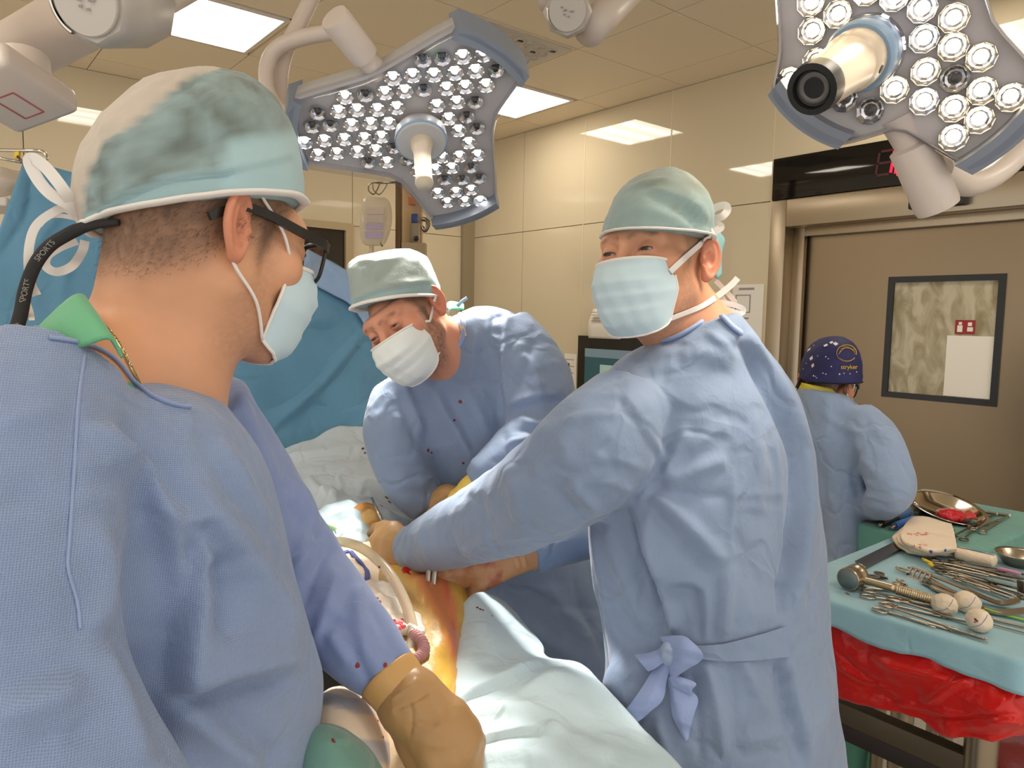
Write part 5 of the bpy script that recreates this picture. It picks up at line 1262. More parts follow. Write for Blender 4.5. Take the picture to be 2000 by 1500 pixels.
strip(gown3, [(1532, 1250, .004), (1470, 1264, .002), (1410, 1272, .002), (1365, 1270, .004), (1330, 1262, .008)], [.044, .034, .024, .018, .016], surf=S3)
def leaf(name, rows, th=.0016, seed=0):
    G = []
    for r in rows: G.append([(lambda pn: pn[0])(S3.at(u, v, .004 + l, 1.12)) for u, v, l in r])
    V, Fc = sheet_vf(G, 6, 6, th, .0022, seed, (60,)); return mk(name, V, Fc, m_tieblue, gown3, sharp=60)
m_tieblue = gown_mat('tie cloth', (142, 160, 204), 0, .65, .5)
leaf('bow_loop', [[(1309, 1238, .012), (1330, 1236, .020), (1350, 1246, .022)], [(1314, 1262, .016), (1340, 1262, .030), (1370, 1268, .024)], [(1316, 1290, .014), (1332, 1296, .026), (1348, 1292, .022)], [(1316, 1324, .008), (1320, 1322, .012), (1326, 1312, .012)]], seed=1)
leaf('bow_loop', [[(1310, 1252, .012), (1286, 1262, .020), (1250, 1288, .020)], [(1314, 1262, .016), (1290, 1278, .030), (1252, 1304, .028)], [(1314, 1276, .014), (1298, 1296, .026), (1268, 1318, .022)]], seed=2)
leaf('bow_tail', [[(1304, 1280, .010), (1312, 1284, .014), (1318, 1288, .012)], [(1278, 1314, .014), (1294, 1322, .020), (1308, 1330, .016)], [(1246, 1360, .016), (1268, 1366, .026), (1292, 1372, .020)], [(1226, 1392, .018), (1250, 1404, .024), (1274, 1402, .020)]], seed=3)
leaf('bow_tail', [[(1314, 1318, .014), (1322, 1312, .018), (1330, 1311, .016)], [(1326, 1338, .016), (1338, 1330, .022), (1348, 1322, .020)], [(1346, 1358, .016), (1357, 1348, .020), (1369, 1333, .018)]], seed=4)
leaf('bow_tail', [[(1312, 1322, .008), (1320, 1326, .012), (1328, 1332, .010)], [(1312, 1362, .010), (1328, 1364, .018), (1354, 1362, .012)], [(1318, 1402, .010), (1332, 1402, .014), (1348, 1396, .010)], [(1336, 1438, .006), (1338, 1440, .007), (1340, 1438, .006)]], seed=5)
V, Q = sdf_mesh(lambda p: s_ell(p, S3.at(1316, 1268, .016, 1.1)[0], (.013, .013, .018)), S3.at(1316, 1268, .016, 1.1)[0] - .03, S3.at(1316, 1268, .016, 1.1)[0] + .03, .003); mk('bow_knot', V + vnormals(V, Q) * (.002 * ridged(V * 90))[:, None], Q, m_gown2, gown3)
# cap
def cap3col(W):
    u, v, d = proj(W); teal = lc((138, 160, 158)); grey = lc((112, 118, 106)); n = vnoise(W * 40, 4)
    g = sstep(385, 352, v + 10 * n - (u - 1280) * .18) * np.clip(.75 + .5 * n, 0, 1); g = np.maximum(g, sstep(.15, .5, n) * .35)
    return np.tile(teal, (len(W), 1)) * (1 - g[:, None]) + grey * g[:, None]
CD = float(proj(H3.c)[2]) - .016
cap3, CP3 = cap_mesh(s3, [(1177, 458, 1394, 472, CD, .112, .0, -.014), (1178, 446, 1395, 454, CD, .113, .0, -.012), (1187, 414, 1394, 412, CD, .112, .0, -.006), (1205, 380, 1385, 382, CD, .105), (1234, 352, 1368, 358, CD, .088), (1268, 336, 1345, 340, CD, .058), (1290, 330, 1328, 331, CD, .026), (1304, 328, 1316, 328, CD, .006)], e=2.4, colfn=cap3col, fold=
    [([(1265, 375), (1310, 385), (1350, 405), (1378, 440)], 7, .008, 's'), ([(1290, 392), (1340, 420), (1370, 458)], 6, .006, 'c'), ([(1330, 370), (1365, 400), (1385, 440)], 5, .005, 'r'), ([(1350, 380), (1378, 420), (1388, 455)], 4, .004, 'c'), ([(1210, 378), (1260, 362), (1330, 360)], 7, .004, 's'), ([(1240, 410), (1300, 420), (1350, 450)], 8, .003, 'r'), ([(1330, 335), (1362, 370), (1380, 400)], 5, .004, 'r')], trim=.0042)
tie(cap3, [(1385, 420, 1.19), (1395, 407, 1.19), (1415, 401, 1.18), (1421, 410, 1.18), (1410, 423, 1.18), (1393, 427, 1.19)], .012)
tie(cap3, [(1388, 434, 1.19), (1400, 438, 1.18), (1408, 444, 1.18), (1396, 452, 1.18)], .012)
V, Fc = sheet_vf([[P(1390, 448, 1.19), P(1402, 452, 1.2), P(1408, 460, 1.21)], [P(1392, 475, 1.185), P(1406, 472, 1.2), P(1414, 470, 1.21)], [P(1398, 500, 1.19), P(1406, 500, 1.2), P(1408, 496, 1.21)], [P(1396, 540, 1.19), P(1402, 545, 1.2), P(1408, 536, 1.21)]], 4, 4, .002); mk('cap_tail', V, Fc, M('teal tail cloth', (150, 196, 200), .7), cap3)
# mask with ties
mask3, MK3, MS3 = make_mask(s3, H3, m_mask, seed=3, wide=1.02, puff=.003, pleat=.0042)
MSurf = Surf(B3, (np.asarray(CP3[0]), CP3[1]))
def face_tie(parent, start, pts, w, surf, lift=.003, end=None, name='mask_tie'):
    q, nn = surf.path(pts, lift, 6)
    if start is not None: q = np.concatenate([[start], q]); nn = np.concatenate([nn[:1], nn])
    return mk(name, *ribbon_vf(q, w, nn, .0010), m_tape, parent, sharp=40)
face_tie(mask3, H3.w(MK3['tl']), [(1305, 532), (1330, 508), (1352, 488), (1375, 468), (1390, 452)], .0095, MSurf)
face_tie(mask3, H3.w(MK3['bl']), [(1340, 608), (1362, 600), (1380, 592), (1394, 583)], .0085, MSurf)
for pts, w in (([(1392, 585, 1.17), (1412, 570, 1.17), (1430, 555, 1.17), (1441, 543, 1.17)], .010), ([(1390, 590, 1.168), (1404, 600, 1.165), (1408, 616, 1.165), (1406, 634, 1.165)], .010), ([(1396, 590, 1.172), (1420, 592, 1.17), (1450, 602, 1.17), (1448, 612, 1.17), (1425, 606, 1.168), (1402, 594, 1.17)], .008), ([(1398, 548, 1.19), (1415, 566, 1.185), (1432, 585, 1.18), (1434, 594, 1.18), (1418, 592, 1.18), (1406, 572, 1.185)], .008)):
    tie(mask3, pts, w, name='mask_tie')
# gloves
gl3, GL3 = glove_mesh(s3, [[(815, 1068, 1.39, .034), (785, 1076, 1.42, .038)], [(785, 1070, 1.42, .036), (756, 1062, 1.45, .030), (742, 1058, 1.46, .022)], [(785, 1078, 1.42, .036), (752, 1088, 1.44, .028), (735, 1090, 1.45, .021)], [(785, 1084, 1.42, .034), (758, 1108, 1.44, .024), (745, 1114, 1.45, .018)], [(780, 1060, 1.43, .028), (768, 1040, 1.46, .022), (752, 1034, 1.48, .016)],
    [(742, 1058, 1.46, .016), (722, 1064, 1.475, .0105), (716, 1082, 1.49, .0095), (724, 1096, 1.505, .0085)], [(736, 1082, 1.45, .016), (718, 1092, 1.465, .0105), (714, 1110, 1.48, .0095), (722, 1124, 1.495, .0085)], [(738, 1100, 1.45, .015), (724, 1114, 1.46, .0105), (722, 1130, 1.475, .0095), (732, 1142, 1.49, .0085)], [(745, 1114, 1.45, .014), (736, 1128, 1.455, .0095), (738, 1144, 1.465, .0085), (748, 1150, 1.475, .0075)],
    [(752, 1034, 1.48, .014), (736, 1032, 1.495, .0105), (726, 1042, 1.51, .0095)]], .014, .0025, lines=[([(770, 1035), (775, 1075), (790, 1110)], 3, .002, 'c'), ([(782, 1032), (786, 1070), (800, 1108)], 3, .0015, 'r')])
gl4, GL4 = glove_mesh(s3, [[(1040, 1085, 1.42, .027), (1012, 1088, 1.41, .026)], [(1012, 1088, 1.41, .028), (960, 1102, 1.395, .032), (925, 1108, 1.385, .026)], [(1005, 1094, 1.41, .026), (950, 1120, 1.39, .028), (915, 1126, 1.385, .022)],
    [(925, 1104, 1.385, .017), (890, 1104, 1.375, .0115), (866, 1108, 1.368, .0105), (862, 1126, 1.366, .0095), (864, 1142, 1.366, .0085)], [(920, 1114, 1.385, .016), (892, 1118, 1.372, .0115), (872, 1122, 1.365, .0105), (868, 1140, 1.362, .0095), (872, 1152, 1.362, .0085)], [(915, 1122, 1.385, .015), (894, 1130, 1.374, .011), (880, 1138, 1.368, .010), (880, 1154, 1.366, .009)], [(915, 1128, 1.388, .014), (900, 1140, 1.38, .0100), (892, 1150, 1.376, .009), (894, 1162, 1.374, .0082)],
    [(960, 1116, 1.385, .020), (938, 1142, 1.372, .0135), (928, 1160, 1.366, .0115), (920, 1176, 1.362, .0095)]], .012, .002, lines=[([(1012, 1068), (1016, 1090), (1022, 1110)], 3, .002, 'c'), ([(1020, 1066), (1024, 1090), (1030, 1108)], 2.5, .0018, 'r'), ([(1000, 1072), (1004, 1092), (1010, 1114)], 3, .0015, 'c')], name='glove', mat=M('smeared latex glove', (206, 150, 104), .4, sss=.05, var=(22, (176, 70, 50), .55, .72), bump=((60, .2, .003),)))
hp = s3.location; legs(s3, A3(hp[0] - .10, hp[1] + .05, .55), A3(hp[0] + .10, hp[1] - .06, .55)); shoes(s3, A3(hp[0] - .10, hp[1] + .05, 0), A3(hp[0] + .10, hp[1] - .06, 0), nrm(A3(*(-.4 * RT + .8 * FW)[:2], 0)))
# ================================================================== SURGEON BENDING OVER THE FIELD
s2 = empty('person', A3(*(P(1010, 1100, 1.85)[:2]), 0), 'surgeon in a blue gown bending over the patient, face down under a white mask', 'person')
X2 = nrm(c2w(-.75, -.41, -.52)); Y2 = nrm(c2w(-.348, -.425, .835)); Z2 = np.cross(X2, Y2)
H2 = head_at_ear(853, 586, 1.565, Y2, Z2, 1.0, -1)
def hair2(ax, y, z):
    zl = np.interp(y, [-.12, -.07, -.035, -.01, .012, .02, .032, .05, .07], [-.06, -.055, -.04, -.01, -.01, -.045, .0, .03, .072])
    return sstep(-.016, .016, z - zl) * .9
neck2 = [(H2.w((0, -.03, -.045)), P(905, 690, 1.70), .056, .062), (H2.w((0, .01, -.09)), P(880, 720, 1.66), .042, .05), (P(905, 690, 1.7), P(990, 690, 1.72), .06, .06)]
body2, B2 = make_head(s2, H2, neck2, .0024, lids=.0016, hairfn=hair2, hair=(104, 78, 58), stubble=1.0, skin=(208, 146, 118), brow=(96, 70, 52), gaze=(0, .9, -.4), flush=.9)
torso = loft_vf([(842, 640, 930, 598, 1.70, .06, .0), (800, 690, 990, 606, 1.72, .10, .0), (752, 745, 1040, 660, 1.74, .13), (730, 800, 1078, 760, 1.75, .14), (742, 860, 1092, 850, 1.76, .15), (780, 950, 1108, 950, 1.78, .15), (830, 1050, 1130, 1030, 1.80, .15), (890, 1140, 1170, 1120, 1.80, .155), (935, 1230, 1215, 1220, 1.80, .16), (960, 1340, 1250, 1340, 1.80, .17), (980, 1600, 1270, 1600, 1.82, .18), (990, 1900, 1280, 1900, 1.84, .18)], 48, 5, 2.2)
larm = arm_vf([(985, 655, 1.70, .075), (1030, 715, 1.66, .082), (1056, 790, 1.62, .080), (1050, 850, 1.585, .074), (1010, 890, 1.56, .064), (965, 925, 1.55, .054), (935, 950, 1.55, .044)], 28)
rarm = arm_vf([(790, 770, 1.70, .07), (775, 830, 1.66, .074), (785, 895, 1.63, .070), (805, 945, 1.62, .060), (828, 978, 1.62, .050), (838, 990, 1.62, .046)], 28)
F2 = [([(992, 604), (982, 642), (984, 725), (993, 807)], 6, .008, 's'), ([(966, 653), (980, 690), (990, 780)], 8, .008, 'r'), ([(930, 640), (925, 700), (918, 745)], 6, .005, 'r'), ([(950, 640), (968, 670)], 5, .005, 'r'), ([(1023, 689), (1043, 720), (1062, 780)], 7, .008, 'r'), ([(1040, 660), (1032, 700), (1012, 760)], 7, .007, 'c'), ([(988, 800), (1045, 783), (1110, 774)], 8, .012, 's'), ([(1010, 810), (1050, 830), (1100, 800)], 7, .007, 'r'), ([(1000, 840), (1060, 840), (1105, 830)], 6, .010, 'c'), ([(985, 870), (1020, 860), (1060, 852)], 6, .009, 'r'), ([(960, 900), (990, 905), (1010, 925)], 5, .007, 'c'),
      ([(839, 747), (864, 794), (902, 857), (940, 930)], 8, .009, 'r'), ([(792, 752), (808, 800), (826, 850)], 8, .009, 'r'), ([(860, 745), (885, 800), (930, 880)], 7, .006, 'c'), ([(966, 802), (987, 860), (1000, 900)], 8, .009, 'c'), ([(900, 740), (930, 790), (960, 860)], 9, .006, 'r'), ([(770, 760), (800, 830), (840, 900), (880, 940)], 8, .006, 'c'), ([(930, 730), (965, 780)], 7, .004, 'c'), ([(770, 900), (800, 915), (830, 905)], 6, .007, 'c'), ([(775, 930), (810, 945), (850, 930)], 6, .007, 'r'), ([(780, 960), (820, 965), (850, 955)], 5, .006, 'c'),
      ([(1060, 1140), (1110, 1200), (1170, 1260)], 14, .010, 'r'), ([(960, 1160), (1040, 1230), (1130, 1290)], 14, .010, 'r'), ([(1000, 1140), (1080, 1180), (1190, 1190)], 12, .008, 'c'), ([(1120, 1130), (1150, 1220), (1190, 1300)], 10, .010, 'c')]
gown2, G2 = gown_mesh(s2, [torso, larm, rarm], m_gown, .0062, .02, F2, [((7, 7, 6), .005, 'n'), ((15, 15, 11), .0028, 'r'), ((34, 34, 26), .0010, 'r')])
S2 = Surf(G2); SB2 = Surf(B2)
q, nn = S2.path([(893, 602), (905, 630), (902, 665), (880, 700), (862, 722)], .002, 8)
if len(q) > 3: mk('neck_binding', *tube_vf(q, .005, 8, flat=.6), m_trim, gown2)
V, Fc = sheet_vf([[P(868, 600, 1.68), P(880, 590, 1.70), P(905, 596, 1.72)], [P(872, 612, 1.66), P(884, 606, 1.67), P(906, 606, 1.69)]], 5, 4, .003); mk('scrub_collar', V, Fc, M('bright green scrub cloth', (96, 200, 150), .7), s2)
V, Fc = ribbon_vf([P(893, 598, 1.69), P(903, 588, 1.69), P(912, 582, 1.685)], .008, -FW, .001); mk('neck_tie', V, Fc, m_gown2, gown2)
p, n = S2.at(905, 647, .003); mk('neck_tab', *box_vf(p, nrm(np.cross(UP, n)) * .005, nrm(UP - .3 * RT) * .0115, n * .0008), M('cream tab', (216, 196, 160), .6), gown2, smooth=False)
spots(gown2, S2, [(899, 785, 4), (887, 821, 3.5), (836, 880, 4), (843, 884, 2.5), (905, 905, 3)], m_blood)
def cap2col(W):
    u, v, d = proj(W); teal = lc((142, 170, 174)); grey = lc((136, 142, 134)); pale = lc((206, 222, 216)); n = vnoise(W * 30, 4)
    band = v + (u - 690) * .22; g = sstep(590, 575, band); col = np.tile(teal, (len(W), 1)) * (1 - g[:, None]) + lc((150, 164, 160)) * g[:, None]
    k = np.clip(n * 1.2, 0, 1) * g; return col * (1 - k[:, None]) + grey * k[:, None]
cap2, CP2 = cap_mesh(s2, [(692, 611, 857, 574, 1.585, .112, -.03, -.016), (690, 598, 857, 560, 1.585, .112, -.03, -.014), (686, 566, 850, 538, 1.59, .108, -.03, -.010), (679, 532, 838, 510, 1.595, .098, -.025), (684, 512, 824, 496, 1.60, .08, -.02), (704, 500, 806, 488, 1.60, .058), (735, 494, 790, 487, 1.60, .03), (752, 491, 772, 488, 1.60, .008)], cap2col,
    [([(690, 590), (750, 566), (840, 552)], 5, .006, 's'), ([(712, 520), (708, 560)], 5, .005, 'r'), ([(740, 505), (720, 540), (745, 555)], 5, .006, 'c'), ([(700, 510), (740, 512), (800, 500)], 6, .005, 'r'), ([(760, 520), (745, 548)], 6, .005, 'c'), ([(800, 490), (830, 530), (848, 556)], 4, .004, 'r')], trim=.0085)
mask2, MK2, MS2 = make_mask(s2, H2, m_maskw, seed=5, wide=1.02, puff=.004, pleat=.004)
M2S = Surf(B2, (np.asarray(CP2[0]), CP2[1]))
face_tie(mask2, H2.w(MK2['tl']), [(838, 628), (844, 600), (850, 575)], .0055, M2S)
q = smooth_path([H2.w(MK2['bl']), P(872, 655, 1.62), P(876, 625, 1.63), P(874, 600, 1.63)], 6); mk('mask_tie', *ribbon_vf(q, .0045, -FW, .001), m_tape, mask2)
gl2, GL2 = glove_mesh(s2, [[(836, 990, 1.62, .034), (852, 984, 1.61, .032)], [(850, 984, 1.61, .030), (872, 970, 1.59, .026), (884, 966, 1.58, .020)], [(850, 988, 1.61, .030), (872, 984, 1.59, .024), (884, 982, 1.58, .019)], [(852, 994, 1.61, .026), (872, 998, 1.59, .020)],
    [(872, 964, 1.58, .018), (890, 966, 1.565, .0115), (900, 982, 1.56, .0105), (894, 996, 1.56, .0095)], [(878, 974, 1.58, .017), (898, 980, 1.565, .0115), (904, 996, 1.56, .0105), (896, 1008, 1.56, .0095)], [(876, 986, 1.58, .016), (894, 994, 1.565, .011), (898, 1008, 1.56, .010), (890, 1018, 1.56, .009)], [(872, 998, 1.59, .014), (886, 1008, 1.575, .010), (888, 1018, 1.57, .009), (880, 1026, 1.57, .0082)],
    [(856, 994, 1.60, .018), (868, 1008, 1.585, .013), (880, 1012, 1.575, .0105), (890, 1006, 1.57, .009)]], .012, .0026, mat=m_glove)
gl5, GL5 = glove_mesh(s2, [[(948, 940, 1.55, .033), (926, 956, 1.55, .031)], [(926, 956, 1.55, .030), (900, 976, 1.55, .026), (888, 990, 1.55, .020)], [(930, 962, 1.55, .028), (912, 986, 1.55, .024), (902, 998, 1.55, .019)], [(888, 990, 1.55, .017), (872, 1004, 1.55, .011), (866, 1022, 1.55, .010), (872, 1036, 1.55, .009)], [(894, 994, 1.55, .016), (880, 1012, 1.55, .011), (876, 1030, 1.55, .010), (882, 1044, 1.55, .009)], [(902, 998, 1.55, .016), (890, 1018, 1.55, .011), (888, 1034, 1.55, .010), (894, 1046, 1.55, .009)], [(906, 1000, 1.55, .014), (900, 1020, 1.55, .010), (900, 1034, 1.55, .009), (906, 1044, 1.55, .008)], [(912, 968, 1.54, .018), (890, 972, 1.53, .013), (876, 984, 1.525, .011)]], .012, .003, mat=M('yellow latex cuff', (232, 196, 92), .45))
hp = s2.location; legs(s2, A3(hp[0] - .10, hp[1] + .05, .6), A3(hp[0] + .10, hp[1] - .06, .6)); shoes(s2, A3(hp[0] - .10, hp[1] + .05, 0), A3(hp[0] + .10, hp[1] - .06, 0), nrm(A3(*(-.5 * RT - .6 * FW)[:2], 0)))
# ================================================================== NURSE AT THE INSTRUMENT TABLE
s4 = empty('person', A3(*(P(1635, 900, 2.46)[:2]), 0), 'nurse in a starry navy cap, back turned, working at the green table', 'person')
H4 = head_at_ear(1655, 748, 2.41, c2w(.70, -.30, -.64), c2w(.20, .95, -.1), .98, 1)
def hair4(ax, y, z):
    zl = np.interp(y, [-.12, -.07, -.035, -.01, .012, .02, .03, .06], [-.075, -.07, -.05, -.01, -.01, -.02, .0, .07])
    return sstep(-.014, .014, z - zl)
body4, B4 = make_head(s4, H4, [(H4.w((0, -.03, -.045)), P(1608, 800, 2.46), .052, .058), (H4.w((0, .01, -.09)), P(1630, 800, 2.44), .04, .045)], .003, hairfn=hair4, hair=(52, 36, 30), skin=(206, 146, 110), flush=.6, eyes=False)
V, Fc = loft_vf([(1558, 746, 1630, 760, 2.46, .06), (1562, 775, 1650, 790, 2.46, .07), (1570, 820, 1660, 830, 2.46, .07)], 28, 4); mk('scrub_top', V, Fc, M('yellow scrub cloth', (224, 206, 70), .7), s4)
torso = loft_vf([(1562, 752, 1654, 772, 2.45, .085), (1553, 764, 1676, 790, 2.45, .11), (1548, 800, 1696, 830, 2.46, .12), (1550, 870, 1706, 880, 2.46, .14), (1566, 960, 1692, 970, 2.47, .13), (1580, 1060, 1680, 1065, 2.47, .12), (1568, 1200, 1676, 1200, 2.48, .13), (1555, 1400, 1676, 1400, 2.5, .14)], 36, 5)
rarm = arm_vf([(1668, 812, 2.38, .065), (1706, 860, 2.32, .078), (1732, 915, 2.28, .075), (1742, 955, 2.26, .070), (1728, 978, 2.27, .060), (1712, 988, 2.33, .050), (1704, 992, 2.38, .044)], 24)
larm = arm_vf([(1580, 820, 2.6, .07), (1640, 900, 2.62, .07), (1700, 960, 2.5, .06), (1735, 985, 2.42, .045)], 24)
F4 = [([(1600, 800), (1640, 830), (1690, 850)], 6, .010, 'r'), ([(1610, 770), (1620, 820), (1600, 870)], 5, .008, 'r'), ([(1690, 800), (1700, 850), (1740, 880)], 5, .010, 'c'), ([(1655, 840), (1640, 900), (1650, 960)], 6, .010, 'c'), ([(1670, 860), (1690, 900), (1720, 930)], 6, .010, 'r'), ([(1685, 940), (1720, 955), (1755, 950)], 5, .008, 'r'), ([(1620, 960), (1640, 1010), (1650, 1060)], 7, .008, 'r'), ([(1600, 900), (1612, 980), (1608, 1050)], 7, .010, 'c'), ([(1690, 870), (1672, 930), (1690, 985)], 5, .012, 's'), ([(1580, 830), (1600, 880)], 6, .008, 'r')]
gown4, G4 = gown_mesh(s4, [torso, rarm, larm], m_gown2, .009, .025, F4, [((6, 6, 5), .008, 'n'), ((12, 12, 10), .004, 'r')])
navy = M('navy cap cloth', (38, 40, 92), .7, bump=((300, .2, .001),), attr=True)
def cap4col(W): return np.tile(lc((36, 36, 88)), (len(W), 1)) * (1 + .35 * vnoise(W * 25, 3))[:, None]
cap4, CP4 = cap_mesh(s4, [(1562, 742, 1683, 742, 2.455, .098, 0, .012), (1562, 728, 1685, 730, 2.455, .10, 0, .008), (1568, 700, 1683, 706, 2.455, .10), (1580, 678, 1676, 684, 2.455, .09), (1598, 664, 1664, 668, 2.455, .07), (1616, 658, 1650, 660, 2.455, .035), (1628, 657, 1638, 657, 2.455, .008)], cap4col, name='starry_cap', mat=navy, trimmat=navy, trim=.004)
C4 = Surf(CP4); rn = random.Random(8); mb = MB()
for k in range(34):
    u, v = 1568 + rn.random() * 110, 664 + rn.random() * 74
    if (u - 1653) ** 2 + (v - 690) ** 2 < 560 or (1640 < u and 705 < v < 726): continue
    p, n = C4.at(u, v, .0012)
    if p is None: continue
    a, b, c = frame_from(n); r = (.0022 + .007 * rn.random() ** 4) * 1.2; VV = [p + n * .0006] + [p + (b * math.cos(t * math.pi / 4) + c * math.sin(t * math.pi / 4)) * (r if t % 2 == 0 else r * .55) for t in range(8)]
    mb.add(VV, [(0, 1 + t, 1 + (t + 1) % 8) for t in range(8)])
for u, v in ((1613, 675), (1632, 672), (1664, 665), (1585, 700), (1588, 714)):
    p, n = C4.at(u, v, .0014)
    if p is None: continue
    a, b, c = frame_from(n); VV = [p + n * .0006] + [p + (b * math.cos(t * math.pi / 4) + c * math.sin(t * math.pi / 4)) * (.0085 if t % 2 == 0 else .006) for t in range(8)]; mb.add(VV, [(0, 1 + t, 1 + (t + 1) % 8) for t in range(8)])
mb.build('printed_star', M('white star print', (226, 220, 226), .7), cap4, smooth=False, sharp=None)
m_yel = M('yellow print', (226, 182, 52), .6); mb = MB()
def cappath(pts, r=.0016):
    q, n = C4.path(pts, .0012, 4, smooth=1)
    if len(q) > 2: mb.add(*tube_vf(q, r, 6, flat=.4))
cappath([(1653 + 19 * math.cos(t), 690 + 16 * math.sin(t)) for t in np.linspace(.6, 2 * math.pi + .2, 14)])
for k in range(4): cappath([(1638 + 2 * k, 692 - 5 * k), (1646 + 3 * k, 682 - 1.5 * k), (1656 + 3 * k, 680 + 1.0 * k), (1669, 684 + 3 * k)], .0014)
cappath([(1640, 700), (1648, 704), (1658, 705), (1667, 701)], .0014)
mb.build('printed_emblem', m_yel, cap4, sharp=None)
p, n = C4.at(1658, 717, .0016, 2.36); yd = nrm(UP - n * (UP @ n)); text_mesh('stryker', .020, p, np.cross(yd, n), yd, m_yel, cap4, name='printed_word')
V, Fc = ribbon_vf([P(1566, 740, 2.45), P(1560, 750, 2.45), P(1556, 758, 2.44)], .012, -FW, .001); mk('cap_tie', V, Fc, navy, cap4)
mask4, MK4, MS4 = make_mask(s4, H4, m_mask, seed=7, nu=20, nv=16); loops(mask4, H4, MK4, 'r', w=.0026); loops(mask4, H4, MK4, 'l', w=.0026)
glasses(s4, H4)
hp = s4.location; legs(s4, A3(hp[0] - .05, hp[1] + .09, .5), A3(hp[0] + .06, hp[1] - .08, .5)); shoes(s4, A3(hp[0] - .05, hp[1] + .09, 0), A3(hp[0] + .06, hp[1] - .08, 0), nrm(A3(*(.6 * RT + .6 * FW)[:2], 0)))
gl, _ = glove_mesh(s4, [[(1706, 998, 2.40, .033), (1690, 1004, 2.41, .036), (1672, 1008, 2.42, .03)], [(1680, 1002, 2.42, .018), (1664, 1008, 2.43, .012), (1656, 1016, 2.44, .011), (1660, 1022, 2.45, .010)], [(1680, 1006, 2.41, .018), (1664, 1014, 2.42, .012), (1658, 1022, 2.43, .011), (1664, 1026, 2.44, .010)], [(1682, 1010, 2.40, .016), (1670, 1018, 2.41, .011), (1666, 1026, 2.42, .010), (1672, 1030, 2.43, .009)], [(1684, 1012, 2.40, .014), (1676, 1022, 2.40, .010), (1674, 1028, 2.41, .009), (1680, 1030, 2.42, .008)], [(1690, 998, 2.42, .018), (1676, 998, 2.45, .013), (1666, 1002, 2.47, .011)]], .012, .005)
# ================================================================== FAR PERSON
s5 = empty('person', A3(*(P(1062, 800, 3.6)[:2]), 0), 'person in a pale green cap and dark glasses, half hidden beyond the bending surgeon', 'person')
H5 = Head(P(1066, 712, 3.62), c2w(.93, -.1, -.3), c2w(.1, .99, 0), 1.0)
body5, B5 = make_head(s5, H5, [(H5.w((0, -.03, -.045)), P(1050, 770, 3.64), .054, .06)], .004, hairfn=None, skin=(200, 140, 112), eyes=True)
def cap5col(W): return np.tile(lc((176, 194, 180)), (len(W), 1)) * (1 + .15 * vnoise(W * 20, 3))[:, None]
cap5, _c = cap_mesh(s5, [(1022, 716, 1101, 711, 3.62, .098), (1022, 700, 1101, 696, 3.62, .10), (1030, 682, 1096, 682, 3.62, .09), (1044, 670, 1082, 671, 3.62, .06), (1058, 666, 1070, 666, 3.62, .01)], cap5col)
glasses(s5, H5, dz=-.004); m5, K5, _m = make_mask(s5, H5, m_mask, seed=9, nu=18, nv=14); loops(m5, H5, K5, 'r', w=.003)
torso = loft_vf([(1030, 745, 1080, 745, 3.64, .06), (1000, 765, 1110, 765, 3.64, .12), (985, 800, 1120, 800, 3.64, .15), (980, 900, 1118, 900, 3.64, .16), (975, 1050, 1120, 1050, 3.64, .17), (970, 1160, 1124, 1160, 3.64, .18)], 28, 4)
gown5, G5 = gown_mesh(s5, [torso, arm_vf([(1085, 775, 3.5, .07), (1105, 850, 3.46, .075), (1120, 910, 3.44, .06), (1150, 930, 3.5, .05)], 18)], m_gown2, .014, .03, (), [((6, 6, 5), .01, 'n')])
glove_mesh(s5, [[(1150, 930, 3.5, .034), (1164, 934, 3.5, .034)], [(1160, 930, 3.5, .018), (1180, 934, 3.5, .012), (1188, 940, 3.5, .011), (1190, 946, 3.5, .010)], [(1162, 936, 3.5, .018), (1182, 940, 3.5, .012), (1190, 948, 3.5, .011), (1188, 954, 3.5, .010)], [(1162, 940, 3.5, .016), (1180, 948, 3.5, .011), (1184, 956, 3.5, .010), (1182, 960, 3.5, .009)], [(1160, 944, 3.5, .014), (1172, 954, 3.5, .010), (1176, 960, 3.5, .009), (1174, 964, 3.5, .008)], [(1156, 928, 3.5, .018), (1166, 920, 3.5, .013), (1176, 920, 3.5, .011)]], .012, .006)
hp = s5.location; legs(s5, A3(hp[0] - .05, hp[1] + .09, .45), A3(hp[0] + .06, hp[1] - .08, .45)); shoes(s5, A3(hp[0] - .05, hp[1] + .09, 0), A3(hp[0] + .06, hp[1] - .08, 0), nrm(A3(*RT[:2], 0)))
# ================================================================== OPERATING TABLE, PATIENT, DRAPES
pa, pb = P(980, 1450, .98)[:2], P(660, 900, 2.15)[:2]; tdir = nrm(A3(*(pb - pa), 0)); tsid = np.cross(A3(0, 0, 1), tdir); tc = A3(*(pa + pb) / 2, 0)
ot = empty('operating_table', tc, 'steel-framed operating table hidden under the patient drapes', 'table')
mk('table_top', *box_vf(tc + A3(0, 0, .88), tdir * .78, tsid * .17, A3(0, 0, .035), .015), M('black table pad', (26, 26, 28), .6), ot, sharp=40)
mk('column', *box_vf(tc + A3(0, 0, .46), tdir * .14, tsid * .11, A3(0, 0, .40), .02), m_steel, ot, sharp=40); mk('foot', *box_vf(tc + A3(0, 0, .04), tdir * .40, tsid * .20, A3(0, 0, .04), .02), m_steel, ot, sharp=40)
m_drape = gown_mat('sky blue drape', (194, 214, 224), 0, .7, .5)
m_drapew = gown_mat('whitish drape', (206, 216, 222), 0, .7, .55)
m_screen = gown_mat('blue drape screen', (98, 148, 178), 0, .6, .4)
m_screenhem = gown_mat('pale hem', (150, 178, 214), 0, .65, .3)
